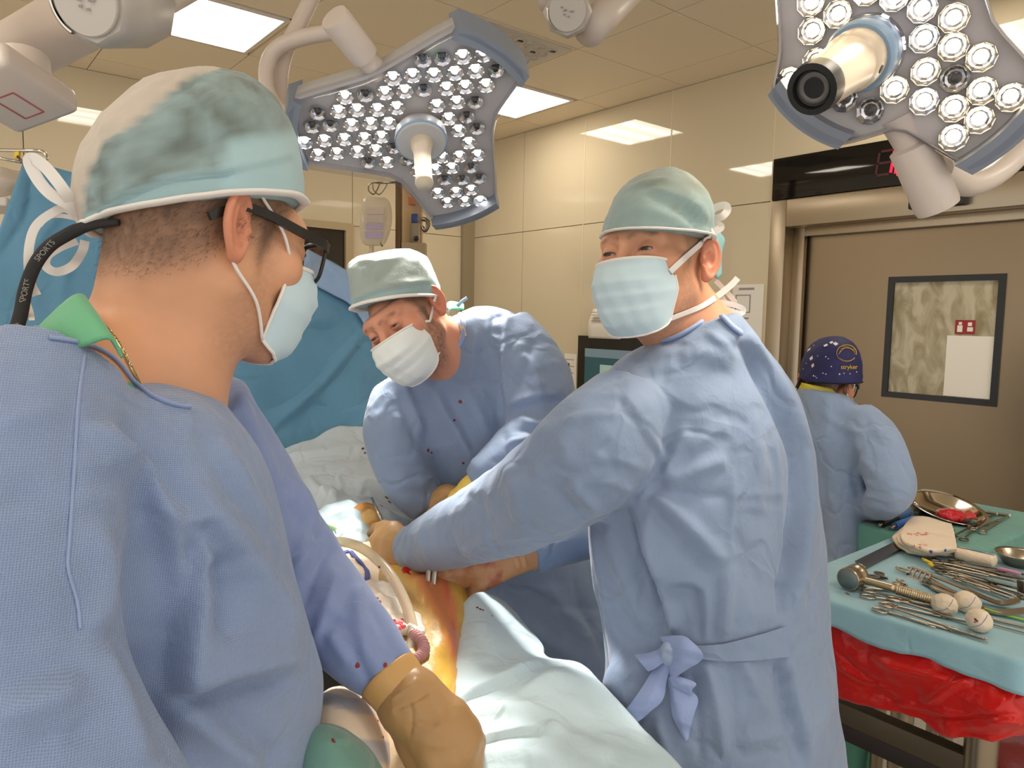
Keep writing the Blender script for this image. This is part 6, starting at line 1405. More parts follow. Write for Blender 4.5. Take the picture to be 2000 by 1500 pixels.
def drape(name, rows, mat, label=None, cat='drape', lines=(), noise=(), nu=14, nv=14, th=.003, parent=None):
    V, Fc = sheet_vf([[P(*q) for q in r] for r in rows], nu, nv, th); Q = np.array(Fc); V = folds(V, Q, lines, noise)
    if parent is None:
        o = mk(name, V, Q, mat, None, loc=V.mean(0)); setp(o, label, cat)
    else: o = mk(name, V, Q, mat, parent)
    return o, (V, Q)
scr, SCR = drape('drape_screen', [
    [(48, 322, 1.80), (110, 330, 1.84), (220, 360, 1.9), (420, 425, 2.02), (600, 490, 2.16), (690, 542, 2.24), (760, 640, 2.30)],
    [(20, 400, 1.78), (100, 420, 1.83), (220, 440, 1.9), (420, 500, 2.02), (600, 552, 2.15), (690, 602, 2.23), (765, 690, 2.28)],
    [(-30, 540, 1.76), (90, 540, 1.82), (220, 560, 1.9), (420, 620, 2.0), (590, 660, 2.12), (690, 700, 2.2), (780, 770, 2.26)],
    [(-60, 720, 1.76), (90, 720, 1.82), (230, 730, 1.9), (420, 740, 1.98), (570, 760, 2.10), (690, 790, 2.17), (800, 850, 2.22)],
    [(-60, 900, 1.76), (90, 900, 1.82), (230, 900, 1.9), (420, 890, 1.98), (545, 890, 2.08), (690, 880, 2.15), (810, 950, 2.2)]], m_screen,
    'tall blue drape screen hanging behind the two surgeons, with a pale hem', 'drape',
    [([(712, 640), (668, 700), (610, 765), (530, 830)], 12, .022, 'r'), ([(730, 700), (690, 770), (610, 830)], 14, .018, 'c'), ([(640, 700), (560, 770), (500, 790)], 12, .014, 'c'), ([(660, 620), (560, 640), (470, 700)], 16, .012, 'r'), ([(755, 740), (730, 800), (690, 850)], 12, .02, 'r'), ([(560, 600), (620, 650), (700, 650)], 12, .010, 'c'), ([(720, 790), (740, 830), (735, 860)], 8, .02, 'c'), ([(600, 760), (660, 800), (740, 800)], 12, .010, 'r'), ([(150, 345), (110, 420), (40, 520)], 12, .010, 'r'), ([(60, 340), (50, 420), (0, 500)], 10, .012, 'c'), ([(130, 500), (120, 600), (110, 700)], 12, .006, 'r')], [((5, 5, 4), .010, 'n')], 16, 16)
hem, _h = drape('hem', [[(560, 474, 2.125), (600, 488, 2.15), (650, 515, 2.19), (690, 540, 2.228), (735, 600, 2.27)], [(560, 505, 2.115), (600, 520, 2.135), (650, 548, 2.178), (690, 574, 2.213), (735, 640, 2.255)], [(560, 536, 2.11), (600, 551, 2.13), (650, 576, 2.172), (690, 602, 2.207), (735, 675, 2.25)]], m_screenhem, nu=6, nv=4, th=.004, parent=scr)
hp_ = empty('drape_rail', P(60, 300, 1.78), 'thin steel rail with a yellow clip holding the corner of the blue drape screen', 'rail')
mk('rail', *tube_vf(smooth_path([P(-150, 290, 1.74), P(-20, 293, 1.78), P(50, 294, 1.79), P(78, 295, 1.80), P(88, 300, 1.80), P(91, 312, 1.80)], 6), .0042, 10), m_chrome, hp_)
mk('rail', *tube_vf([P(-150, 302, 1.72), P(0, 309, 1.77), P(48, 318, 1.79)], .004, 10), m_chrome, hp_)
mk('post', *tube_vf([P(-150, 290, 1.74), A3(*(P(-150, 290, 1.74)[:2]), 0.0)], .012, 12), m_chrome, hp_)
mk('yellow_clip', *box_vf(P(34, 300, 1.79), RT * .006, UP * .012, FW * .004, .002), M('yellow plastic', (232, 196, 40), .4), hp_)
mk('hook', *tube_vf([P(34, 305, 1.785), P(42, 314, 1.785), P(50, 322, 1.785)], .003, 8), m_instr_dk, hp_)
bag = empty('plastic_bag', P(10, 360, 1.95), 'crumpled clear white plastic bag hanging by the drape rail', 'bag')
V, Fc = sheet_vf([[P(-60, 322, 1.95), P(0, 326, 1.93), P(40, 332, 1.95)], [P(-60, 360, 1.93), P(0, 352, 1.90), P(44, 360, 1.93)], [P(-60, 392, 1.95), P(0, 384, 1.93), P(40, 376, 1.94)]], 8, 8, .002, .010, 3, (22,)); mk('film', V, Fc, translucent('white film', (226, 216, 204), .4, .25), bag)
mk('tray', *box_vf(P(-20, 402, 1.96), RT * .08, UP * .012, FW * .05, .005), m_white, bag)
# upper sheet over the patient's side
up1, UP1 = drape('patient_sheet', [
    [(500, 900, 1.96), (545, 885, 2.04), (600, 866, 2.08), (650, 842, 2.12), (700, 836, 2.14), (752, 842, 2.15)],
    [(500, 925, 1.92), (542, 908, 2.0), (610, 893, 2.02), (660, 878, 2.05), (705, 878, 2.07), (764, 892, 2.09)],
    [(510, 960, 1.85), (565, 935, 1.92), (630, 920, 1.93), (690, 912, 1.95), (740, 922, 1.97), (780, 945, 1.99)],
    [(540, 1000, 1.72), (595, 975, 1.80), (650, 962, 1.81), (700, 955, 1.83), (750, 965, 1.85), (794, 990, 1.87)],
    [(580, 1050, 1.6), (625, 1015, 1.68), (670, 1000, 1.70), (710, 998, 1.72), (755, 1012, 1.73), (808, 1038, 1.74)],
    [(600, 1110, 1.46), (645, 1075, 1.53), (690, 1065, 1.55), (730, 1062, 1.57), (775, 1068, 1.58), (822, 1090, 1.58)],
    [(600, 1200, 1.34), (650, 1160, 1.42), (700, 1140, 1.46), (745, 1140, 1.48), (790, 1140, 1.5), (840, 1150, 1.5)]], m_drapew,
    'white blood-spotted patient sheet with a folded top edge below the blue screen', 'drape',
    [([(540, 908), (600, 893), (650, 885), (705, 884), (760, 902)], 7, .018, 's'), ([(552, 915), (610, 902), (660, 893), (700, 892)], 6, .012, 'c'), ([(635, 868), (640, 885)], 6, .008, 'c'), ([(600, 930), (630, 965), (655, 975)], 8, .014, 'r'), ([(590, 960), (620, 990), (650, 1000)], 8, .014, 'c'), ([(610, 985), (650, 965), (655, 985)], 6, .014, 'r'), ([(650, 950), (690, 970), (720, 965)], 7, .010, 'c'), ([(660, 930), (668, 960), (655, 975)], 5, .010, 'r'), ([(700, 960), (720, 940), (760, 950)], 8, .008, 'r'), ([(640, 1000), (670, 985), (720, 975)], 6, .012, 'r'), ([(750, 1000), (775, 1020), (800, 1030)], 7, .008, 'r')], [((9, 9, 9), .008, 'r'), ((20, 20, 20), .003, 'n')], 16, 12)
SU = Surf(UP1); spots(up1, SU, [(709, 876, 3), (713, 885, 2.5), (725, 890, 2), (752, 900, 4), (756, 906, 3), (737, 935, 2), (757, 972, 6), (760, 980, 5), (756, 966, 4), (745, 988, 4)], m_blood)
cr1, _ = drape('crumpled_sheet', [[(600, 1008, 1.62), (640, 992, 1.64), (680, 985, 1.66), (706, 992, 1.67)], [(618, 1034, 1.54), (650, 1014, 1.57), (690, 1010, 1.58), (722, 1022, 1.6)], [(632, 1066, 1.46), (660, 1045, 1.50), (695, 1040, 1.51), (724, 1048, 1.53)], [(640, 1090, 1.42), (665, 1070, 1.45), (700, 1066, 1.46), (722, 1068, 1.49)]], m_drape, 'small pale blue crumpled sheet with green tape beside the gloved hand', 'drape',
    [([(625, 1020), (670, 1008), (715, 1015)], 5, .014, 'r'), ([(640, 1030), (665, 1050), (672, 1075)], 5, .012, 'c'), ([(680, 1015), (700, 1035), (700, 1060)], 5, .010, 'r')], [((18, 18, 18), .010, 'r')], 8, 8)
q = [P(636, 1022, 1.53), P(660, 1032, 1.52), P(672, 1054, 1.485), P(676, 1078, 1.45)]; mk('green_tape', *ribbon_vf(smooth_path(q, 5), .018, nrm(c2w(0, .7, .7)), .001), M('green tape', (172, 208, 160), .6), cr1)
# patient: iodine-stained thigh under clear film
pt = empty('person', P(800, 1200, 1.4), 'patient lying under drapes, only a yellow-stained hip and thigh in view', 'person')
V, Fc = loft_vf([(752, 1040, 850, 1050, 1.55, .04), (738, 1085, 884, 1092, 1.48, .07), (722, 1130, 912, 1148, 1.40, .085), (722, 1180, 918, 1195, 1.32, .09), (735, 1240, 912, 1262, 1.22, .09), (752, 1310, 906, 1334, 1.12, .085), (776, 1375, 902, 1388, 1.03, .07), (800, 1430, 900, 1425, .985, .04), (825, 1450, 890, 1440, .975, .012)], 48, 8, 2.1)
Q = np.array([f for f in Fc if len(f) == 4]); FT = [([(842, 1262), (858, 1310), (872, 1366)], 3, .004, 'r'), ([(868, 1270), (874, 1320), (878, 1370)], 2.5, .004, 'r'), ([(855, 1290), (866, 1340)], 2.5, .003, 'c'), ([(880, 1240), (884, 1300), (882, 1360)], 2.5, .004, 'r'), ([(820, 1220), (845, 1280)], 3, .003, 'r'), ([(800, 1110), (830, 1160), (862, 1230), (876, 1280)], 14, .010, 'r'), ([(800, 1122), (815, 1120), (832, 1118)], 5, .014, 'c'), ([(745, 1150), (775, 1180), (800, 1220)], 5, .006, 's')]
V = folds(V, Q, FT, [((12, 12, 12), .002, 'n'), ((60, 60, 14), .0012, 'r')])
me = mesh_data('thigh', V, [tuple(f) for f in Q] + [f for f in Fc if len(f) == 3]); u, v, d = proj(V); n = vnoise(V * 35, 4); col = np.tile(lc((206, 160, 62)), (len(V), 1)) * (1 + .3 * n)[:, None]
pl = sstep(1180, 1110, v); col = col * (1 - .6 * pl[:, None]) + lc((236, 196, 110)) * .6 * pl[:, None]  # painted highlight: thigh colour made paler towards its top
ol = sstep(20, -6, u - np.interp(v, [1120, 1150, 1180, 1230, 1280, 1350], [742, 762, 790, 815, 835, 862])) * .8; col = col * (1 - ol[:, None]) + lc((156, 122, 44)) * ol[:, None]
rl = np.interp(v, [1100, 1140, 1190, 1240, 1300, 1370], [790, 812, 846, 868, 882, 886]); rr = np.interp(v, [1100, 1130, 1180, 1240, 1300], [858, 872, 888, 893, 891]); rd = sstep(-10, 14, u - rl + 8 * n) * sstep(8, -6, u - rr) * sstep(1330, 1250, v) * sstep(1096, 1112, v)
col = col * (1 - .85 * rd[:, None]) + lc((226, 128, 84)) * .85 * rd[:, None]
r2 = np.exp(-((u - np.interp(v, [1130, 1180, 1250, 1300], [868, 882, 889, 889])) / 6) ** 2) * sstep(1120, 1140, v) * sstep(1310, 1260, v); col = col * (1 - .7 * r2[:, None]) + lc((200, 70, 44)) * .7 * r2[:, None]
set_cols(me, np.clip(col, 0, 1)); me.materials.append(M('stained skin under film', (200, 150, 60), .35, attr=True, coat=.5, sss=.05, bump=((40, .3, .004), (160, .2, .0015)))); th = link('thigh', me, None, pt)
ST = Surf((V, [tuple(f) for f in Q]))
inc = MB(); p, nn_ = ST.at(815, 1120, .001); a, b, c = frame_from(nn_); V2 = [p - nn_ * .004]
e1 = nrm(RT - nn_ * (RT @ nn_)); e2 = np.cross(nn_, e1)
for rr_, hh in ((.010, -.002), (.019, .0035), (.024, .0005)): V2 += [p + (e1 * math.cos(t) * 1.25 + e2 * math.sin(t) * .62) * rr_ + nn_ * hh for t in np.linspace(0, 2 * math.pi, 18, endpoint=False)]
F2_ = [(0, 1 + k, 1 + (k + 1) % 18) for k in range(18)] + [(1 + r_ * 18 + k, 1 + (r_ + 1) * 18 + k, 1 + (r_ + 1) * 18 + (k + 1) % 18, 1 + r_ * 18 + (k + 1) % 18) for r_ in range(2) for k in range(18)]
inc.add(V2, F2_); inc.build('incision', M('wet red', (178, 34, 28), .2), th, sharp=None)
def thing_mesh(name, VF, mat, label, cat, group=None, sharp=None):
    V = np.asarray(VF[0], float); o = mk(name, V, VF[1], mat, None, loc=V.mean(0), sharp=sharp); return setp(o, label, cat, group)
mb = MB()
for du in (0, 12): mb.add(*box_vf((P(838 + du, 1104, 1.335) + P(834 + du, 1144, 1.325)) / 2, nrm(P(838 + du, 1104, 1.335) - P(834 + du, 1144, 1.325)) * .024, RT * .0042, FW * .002, .0012))
e = empty('wound_retractor', P(842, 1124, 1.33), 'two-bladed steel retractor standing in the wound by the smeared glove', 'retractor'); mb.build('blade', m_instr, e)
thing_mesh('steel_pin', tube_vf([P(726, 972, 1.60), P(748, 1022, 1.55)], .0030, 10), m_chrome, 'thin steel pin standing up between the gloved hand and the white sheet', 'pin')
ff, _ = drape('film_flap', [[(688, 1000, 1.60), (712, 986, 1.62), (738, 992, 1.62)], [(700, 1028, 1.55), (724, 1018, 1.57), (746, 1026, 1.57)], [(716, 1052, 1.52), (732, 1046, 1.53), (750, 1050, 1.53)]], M('beige film', (230, 190, 120), .4, coat=.4, var=(30, (206, 140, 60), .45, .65)), 'beige stained film flap folded beside the steel pin', 'film', [([(700, 1010), (722, 1004), (738, 1012)], 5, .010, 'r'), ([(716, 1030), (730, 1030), (745, 1036)], 4, .008, 'c')], [((30, 30, 30), .005, 'r')], 6, 6)
# gauze pads
m_gauze = M('gauze', (232, 214, 192), .85, bump=((260, .6, .002), (60, .5, .004)))
m_navy = M('blue marker band', (74, 84, 150), .7)
ga, GA = drape('gauze_pad', [[(645, 1082, 1.40), (680, 1072, 1.43), (716, 1066, 1.45), (738, 1066, 1.46)], [(660, 1112, 1.34), (694, 1104, 1.37), (728, 1104, 1.395), (742, 1110, 1.41)], [(680, 1150, 1.28), (708, 1146, 1.30), (736, 1146, 1.33), (748, 1148, 1.345)], [(690, 1172, 1.25), (716, 1166, 1.27), (740, 1162, 1.29), (752, 1160, 1.31)]], m_gauze, 'cream gauze pad with a blue band lying beside the suction tube', 'gauze', [([(670, 1100), (700, 1096), (735, 1100)], 5, .006, 'r'), ([(700, 1080), (715, 1110), (712, 1150)], 4, .006, 'c')], [((40, 40, 40), .003, 'r')], 10, 10, .008)
SG = Surf(GA)
for pts in ([(684, 1078), (698, 1094), (714, 1112), (718, 1130), (706, 1142)], [(666, 1084), (674, 1080), (682, 1078)], [(702, 1146), (720, 1148), (742, 1149)]):
    q, nn = SG.path(pts, .0015, 5)
    if len(q) > 3: mk('blue_band', *ribbon_vf(q, .0095, nn, .002), m_navy, ga)
gb, GB = drape('gauze_swab', [[(690, 1162, 1.25), (726, 1146, 1.285), (760, 1152, 1.295), (772, 1166, 1.29)], [(706, 1196, 1.20), (742, 1180, 1.235), (776, 1186, 1.245), (800, 1204, 1.235)], [(730, 1228, 1.15), (764, 1214, 1.18), (798, 1218, 1.19), (818, 1228, 1.185)], [(752, 1250, 1.12), (780, 1240, 1.14), (804, 1240, 1.15), (824, 1246, 1.155)]], M('white gauze', (236, 226, 214), .85, bump=((260, .6, .002), (60, .5, .004))), 'white crumpled gauze swab soaked with a red patch under the suction tube', 'gauze', [([(720, 1170), (750, 1175), (785, 1190)], 5, .008, 'r'), ([(740, 1200), (770, 1205), (800, 1222)], 5, .008, 'c')], [((30, 30, 30), .008, 'r')], 10, 10, .010)
SG2 = Surf(GB); rn = random.Random(2); spots(gb, SG2, [(772 + rn.gauss(0, 9), 1218 + rn.gauss(0, 6), 2 + 5 * rn.random()) for _ in range(34)] + [(735 + rn.gauss(0, 9), 1176 + rn.gauss(0, 4), 1.5 + 2 * rn.random()) for _ in range(16)], M('fresh red stain', (190, 40, 48), .5), 'stain')
# suction tube and corrugated hose
m_tube = M('cloudy tube', (226, 214, 190), .15, clear=True, alpha=.5)
su = empty('suction_tube', P(700, 1066, 1.3), 'cloudy suction tube arching over the thigh', 'tube')
qt = smooth_path([P(640, 1060, 1.34), P(662, 1058, 1.33), P(692, 1064, 1.31), P(724, 1082, 1.285), P(756, 1114, 1.25), P(782, 1156, 1.21), P(800, 1202, 1.17), P(807, 1244, 1.135), P(800, 1278, 1.11), P(792, 1300, 1.09)], 8)
mk('tube', *tube_vf(qt, .0088, 14), m_tube, su); mk('fluid', *tube_vf(qt[30:58] - A3(0, 0, .002), .0042, 8, flat=.6), M('pale red fluid', (214, 140, 110), .2), su)
mb = MB(); rn = random.Random(5)
for k in range(14):
    i = 26 + int(rn.random() * 44); mb.add(*box_vf(qt[min(i, len(qt) - 1)] - FW * .0088 + RT * rn.gauss(0, .003), RT * .0014, UP * .0018, FW * .0006))
mb.build('red_speck', m_blood, su, smooth=False, sharp=None)
ho = empty('corrugated_hose', P(815, 1265, 1.1), 'short corrugated pink hose curling out beside the gloved sleeve', 'hose')
qh = smooth_path([P(806, 1240, 1.135), P(820, 1248, 1.12), P(828, 1264, 1.105), P(824, 1280, 1.09), P(808, 1290, 1.075), P(790, 1292, 1.07)], 14)
mk('hose', *tube_vf(qh, .0078 + .0020 * np.sin(np.arange(len(qh)) * 1.57), 14), M('pink hose', (196, 150, 150), .25, clear=True, alpha=.75), ho)
mk('hose_tip', *tube_vf(smooth_path([P(800, 1222, 1.15), P(815, 1232, 1.14), P(828, 1236, 1.135)], 4), [.006] * 5 + [.0045] * 4, 10), M('white hose tip', (226, 220, 210), .4), ho)
# lower patient drape
lw, LW = drape('patient_drape', [
    [(896, 1196, 1.30), (926, 1164, 1.32), (956, 1162, 1.36), (984, 1178, 1.40)],
    [(892, 1258, 1.19), (940, 1236, 1.20), (1000, 1240, 1.25), (1050, 1256, 1.32)],
    [(884, 1325, 1.09), (940, 1310, 1.09), (1010, 1286, 1.15), (1066, 1286, 1.24)],
    [(882, 1374, 1.015), (950, 1345, 1.045), (1040, 1312, 1.10), (1134, 1300, 1.17)],
    [(896, 1405, .97), (980, 1382, .99), (1070, 1360, 1.04), (1182, 1348, 1.10)],
    [(930, 1450, .92), (1030, 1432, .94), (1120, 1422, .98), (1248, 1418, 1.03)],
    [(940, 1520, .85), (1060, 1506, .87), (1170, 1500, .9), (1335, 1512, .95)],
    [(930, 1680, .80), (1070, 1660, .80), (1200, 1660, .82), (1420, 1680, .88)],
    [(900, 2000, .78), (1080, 2000, .76), (1230, 2000, .78), (1500, 2000, .84)]], m_drape,
    'pale blue patient drape sloping down to the front, with long folds', 'drape',
    [([(886, 1376), (940, 1352), (1000, 1324), (1062, 1294), (1100, 1298)], 9, .014, 's'), ([(900, 1382), (960, 1362), (1020, 1334), (1070, 1306)], 7, .012, 'c'), ([(1000, 1340), (1060, 1320), (1130, 1330), (1190, 1370)], 18, .010, 'r'), ([(900, 1400), (960, 1385), (1040, 1390), (1110, 1420)], 14, .010, 'r'), ([(930, 1448), (1000, 1436), (1050, 1430), (1110, 1442)], 7, .012, 's'), ([(940, 1458), (1010, 1452), (1046, 1446)], 7, .010, 'c'), ([(960, 1352), (1020, 1375), (1060, 1420)], 5, .003, 'r'), ([(1050, 1432), (1120, 1440), (1200, 1480)], 14, .010, 'r'), ([(920, 1480), (1000, 1470), (1080, 1490)], 14, .008, 'r'), ([(1100, 1370), (1150, 1390), (1220, 1430)], 16, .008, 'c'), ([(935, 1200), (960, 1260), (960, 1300)], 20, .006, 'r')], [((6, 6, 6), .006, 'n'), ((18, 18, 18), .0018, 'r')], 16, 14)
SL = Surf(LW); spots(lw, SL, [(932, 1187, 3), (938, 1190, 4), (944, 1192, 3), (961, 1203, 2.5), (800, 1300, 1)], m_blood)
mk('edge_tube', *tube_vf(smooth_path([P(884, 1372, 1.0), P(890, 1330, 1.07), P(898, 1270, 1.16), P(906, 1210, 1.26)], 5), .0030, 8), M('amber film edge', (200, 140, 60), .25), lw)
# bandaged knee and its green cover, cream sheet
kn = empty('bandaged_knee', P(690, 1420, .92), 'knee in a white and grey striped stockinette beside the gloved fist', 'bandaged leg')
V, Fc = loft_vf([(660, 1340, 690, 1338, .95, .01), (640, 1346, 712, 1350, .945, .04), (612, 1372, 742, 1384, .93, .065), (596, 1420, 764, 1438, .91, .08), (588, 1490, 776, 1510, .885, .085), (584, 1600, 790, 1640, .86, .085), (580, 1800, 800, 1850, .84, .08)], 40, 8, 2.1)
me = mesh_data('stockinette', V, Fc); u, v, d = proj(V); q = v - .18 * (u - 690) + .0016 * (u - 690) ** 2; w_ = np.maximum(sstep(1362, 1366, q) * sstep(1392, 1388, q), sstep(1440, 1445, q) * sstep(1490, 1486, q)); col = np.tile(lc((228, 208, 184)), (len(V), 1)) * (1 - w_[:, None]) + lc((184, 180, 182)) * w_[:, None]
set_cols(me, col); me.materials.append(M('knit', (220, 210, 196), .85, attr=True, bump=((500, .5, .0012),), stretch=(.35, .35, 2.2))); ko = link('stockinette', me, None, kn); SK = Surf((V, Fc)); spots(ko, SK, [(669, 1341, 4.5), (738, 1408, 2.5), (748, 1440, 3)], m_blood)
V, Fc = loft_vf([(606, 1413, 650, 1411, .842, .012), (588, 1424, 684, 1422, .842, .05), (576, 1450, 722, 1458, .838, .07), (566, 1505, 752, 1515, .83, .08), (556, 1620, 790, 1650, .81, .085), (550, 1850, 800, 1880, .80, .085)], 36, 8, 2.1)
Q = np.array([f for f in Fc if len(f) == 4]); V = folds(V, Q, [([(640, 1440), (650, 1470), (645, 1500)], 6, .005, 'r'), ([(670, 1445), (690, 1475), (685, 1500)], 7, .005, 'c'), ([(655, 1450), (668, 1446), (684, 1450)], 5, .004, 'r')], [((14, 14, 14), .003, 'r')])
gc = mk('green_cover', V, [tuple(f) for f in Q] + [f for f in Fc if len(f) == 3], gown_mat('dark green cloth', (104, 146, 136), 0, .7, .4), None, loc=V.mean(0)); setp(gc, 'dull green cloth wrapped over the striped stockinette at the picture edge', 'cloth'); spots(gc, Surf((V, [tuple(f) for f in Q])), [(651, 1447, 5)], m_blood)
cs, _ = drape('cream_sheet', [[(690, 1345, 1.0), (740, 1360, .985), (800, 1350, .985), (850, 1345, .99), (884, 1378, .985)], [(700, 1420, .94), (760, 1400, .935), (810, 1410, .93), (880, 1420, .93), (900, 1420, .94)], [(720, 1500, .87), (780, 1490, .865), (830, 1500, .86), (900, 1500, .86), (940, 1500, .88)], [(720, 1700, .8), (790, 1690, .79), (850, 1700, .79), (920, 1700, .79), (960, 1700, .8)]], M('cream cloth', (224, 198, 160), .8, bump=((300, .4, .0015), (30, .3, .006))), 'cream padding sheet between the striped knee and the gloved fist', 'sheet', [([(790, 1400), (800, 1450), (800, 1500)], 8, .006, 'r')], [((12, 12, 12), .004, 'n')], 8, 10)
# ================================================================== INSTRUMENT TABLES
ZT = .98; T = lambda u, v, h=0.0: hitz(u, v, ZT + h)
def bent(o, lines=(), noise=()): pass
def round_rect(x0, y0, x1, y1, r, n=6):
    pts = []
    for cx, cy, a in ((x1 - r, y1 - r, 0), (x0 + r, y1 - r, 90), (x0 + r, y0 + r, 180), (x1 - r, y0 + r, 270)):
        for k in range(n + 1): t = math.radians(a + 90 * k / n); pts.append((cx + r * math.cos(t), cy + r * math.sin(t)))
    return np.array(pts)
def cover(name, x0, y0, x1, y1, z, drop, mat, parent, seed, wav=.004):
    """cloth over a table top: flat top, rolled edge, short hanging skirt"""
    base = round_rect(x0, y0, x1, y1, .02); m0 = len(base); nn_ = 240; seg = np.linalg.norm(np.roll(base, -1, 0) - base, axis=1); cs = np.concatenate([[0], np.cumsum(seg)]); tt = np.linspace(0, cs[-1], nn_, endpoint=False)
    cl = np.concatenate([base, base[:1]]); O = np.stack([np.interp(tt, cs, cl[:, 0]), np.interp(tt, cs, cl[:, 1])], 1); c = A3(*(O.mean(0)), 0)[:2]; tn = np.roll(O, -1, 0) - np.roll(O, 1, 0); N = nrm(np.stack([tn[:, 1], -tn[:, 0]], 1)); rings = []
    nz = vnoise(np.concatenate([O * 14 + seed, np.zeros((nn_, 1))], 1), 3)
    for s in (.02, .5, .93, .985): rings.append((c + (O - c) * s, np.zeros(nn_)))
    for k in range(1, 5): a = k / 4 * math.pi / 2; rings.append((O + N * (.012 * math.sin(a) - .004), np.full(nn_, -.012 * (1 - math.cos(a)))))
    for k in range(1, 7): t = k / 6; rings.append((O + N * (.008 + wav * t * nz * 2 + .006 * t)[:, None], -.012 - (drop + .014 * nz) * t))
    last = rings[-1]; rings.append((last[0] - N * .003, last[1])); 
    V = np.concatenate([np.concatenate([o, (z + h)[:, None]], 1) for o, h in rings]); V = np.concatenate([V, [[c[0], c[1], z]]]); Fc = []
    for i in range(len(rings) - 1):
        for k in range(nn_): Fc.append((i * nn_ + k, (i + 1) * nn_ + k, (i + 1) * nn_ + (k + 1) % nn_, i * nn_ + (k + 1) % nn_))
    Fc += [(len(V) - 1, k, (k + 1) % nn_) for k in range(nn_)]
    top = len(rings[0]); V[:, 2] += np.where(V[:, 2] > z - .001, .0012 * vnoise(V * 9 + seed, 2), 0)
    Fc = [f[::-1] for f in Fc]
    return mk(name, V, Fc, mat, parent)
t1 = empty('instrument_table', (1.95, .66, 0), 'steel instrument table under a pale blue cover and a red bag, loaded with instruments', 'table')
X0, X1, Y0, Y1 = 1.625, 2.305, .405, .93
m_tblue = gown_mat('table cover blue', (148, 190, 204), 0, .6, .25); m_tgreen = gown_mat('table cover green', (104, 162, 150), 0, .65, .25)
box('table_top', (X0 + .01, Y0 + .01, ZT - .04), (X1 - .01, Y1 - .01, ZT - .008), m_steel, t1, .004)
cov1 = cover('table_cover', X0, Y0, X1, Y1, ZT, .05, m_tblue, t1, 1)
for x, y in ((1.72, .50), (2.24, .50), (1.72, .86), (2.24, .86)):
    l = mk('leg', *lathe_vf((x, y, .03), (0, 0, 1), [(0, 0), (.032, 0), (.032, .91), (0, .91)], 20), m_steel, t1, sharp=40); mk('caster', *lathe_vf((x, y - .012, .025), (0, 1, 0), [(0, 0), (.025, 0), (.025, .024), (0, .024)], 14), m_blackp, l, sharp=40)
p = hitx(1830, 1470, 1.72); zb = max(.2, min(.7, p[2]))
m_rail = M('dull rail', (104, 92, 76), .45, .6); m_raild = M('dark rail', (46, 38, 36), .5)
for x in (1.72, 2.24):
    r_ = box('cross_rail', (x - .02, .50, zb - .02), (x + .02, .86, zb + .03), m_rail, t1, .003); box('underside', (x - .019, .50, zb - .06), (x + .019, .86, zb - .02), m_raild, r_, .003)
box('cross_rail', (1.72, .84, zb - .03), (2.24, .88, zb + .03), m_rail, t1, .003)
# red bag hanging from the table edge
m_redbag = translucent('red plastic film', (232, 30, 24), .3, .22, bump=((18, .4, .012), (70, .2, .003)))
rows = [[(1560, 1195, 1.80), (1640, 1224, 1.705), (1750, 1262, 1.60), (1860, 1302, 1.51), (1940, 1330, 1.45), (2000, 1322, 1.45), (2100, 1290, 1.5)],
        [(1560, 1235, 1.79), (1640, 1262, 1.70), (1750, 1300, 1.59), (1860, 1345, 1.50), (1945, 1372, 1.43), (2010, 1360, 1.43), (2110, 1330, 1.48)],
        [(1560, 1300, 1.80), (1640, 1315, 1.71), (1750, 1345, 1.60), (1860, 1392, 1.51), (1945, 1410, 1.43), (2010, 1400, 1.43), (2110, 1370, 1.48)],
        [(1560, 1335, 1.82), (1634, 1354, 1.73), (1700, 1374, 1.66), (1790, 1398, 1.58), (1850, 1430, 1.53), (1960, 1436, 1.45), (2110, 1400, 1.48)]]
rb, RB = drape('red_bag', rows, m_redbag, 'translucent red plastic bag taped along the edge of the blue instrument table', 'bag', [([(1640, 1290), (1680, 1320), (1740, 1350)], 6, .012, 'r'), ([(1630, 1262), (1700, 1330), (1760, 1375)], 6, .010, 'c'), ([(1700, 1280), (1780, 1310), (1860, 1325)], 6, .008, 'r'), ([(1800, 1375), (1860, 1340), (1900, 1330)], 7, .012, 'r'), ([(1830, 1400), (1900, 1400), (1990, 1395)], 6, .010, 'c'), ([(1930, 1408), (1970, 1402), (1990, 1412)], 4, .008, 'r'), ([(1740, 1370), (1830, 1385), (1900, 1398)], 5, .008, 'r')], [((10, 10, 10), .010, 'r'), ((22, 22, 22), .004, 'r')], 16, 12, .0012)
drape('red_bag', [[(1896, 1430, 1.62), (1950, 1432, 1.58), (2050, 1420, 1.56)], [(1905, 1470, 1.62), (1960, 1480, 1.58), (2060, 1480, 1.56)], [(1925, 1540, 1.62), (1980, 1560, 1.58), (2070, 1560, 1.56)], [(1960, 1800, 1.62), (2010, 1820, 1.58), (2090, 1820, 1.56)]], M('dark red film', (120, 26, 20), .25, bump=((18, .4, .01),)), 'dark red bag standing below the table corner at the picture edge', 'bag', (), [((12, 12, 8), .012, 'r')], 10, 8, .002)
t2 = empty('instrument_table', (2.64, .9, 0), 'second instrument table under a green cover, where the nurse works', 'table')
x20, x21, y20, y21 = 2.335, 2.96, .715, 1.075
box('table_top', (x20 + .01, y20 + .01, ZT - .045), (x21 - .01, y21 - .01, ZT - .01), m_steel, t2, .004); cover('table_cover', x20, y20, x21, y21, ZT - .002, .10, m_tgreen, t2, 4)
for x, y in ((2.42, .80), (2.88, .80), (2.42, 1.0), (2.88, 1.0)): mk('leg', *lathe_vf((x, y, 0), (0, 0, 1), [(0, 0), (.02, 0), (.02, .94), (0, .94)], 16), m_steel, t2, sharp=40)
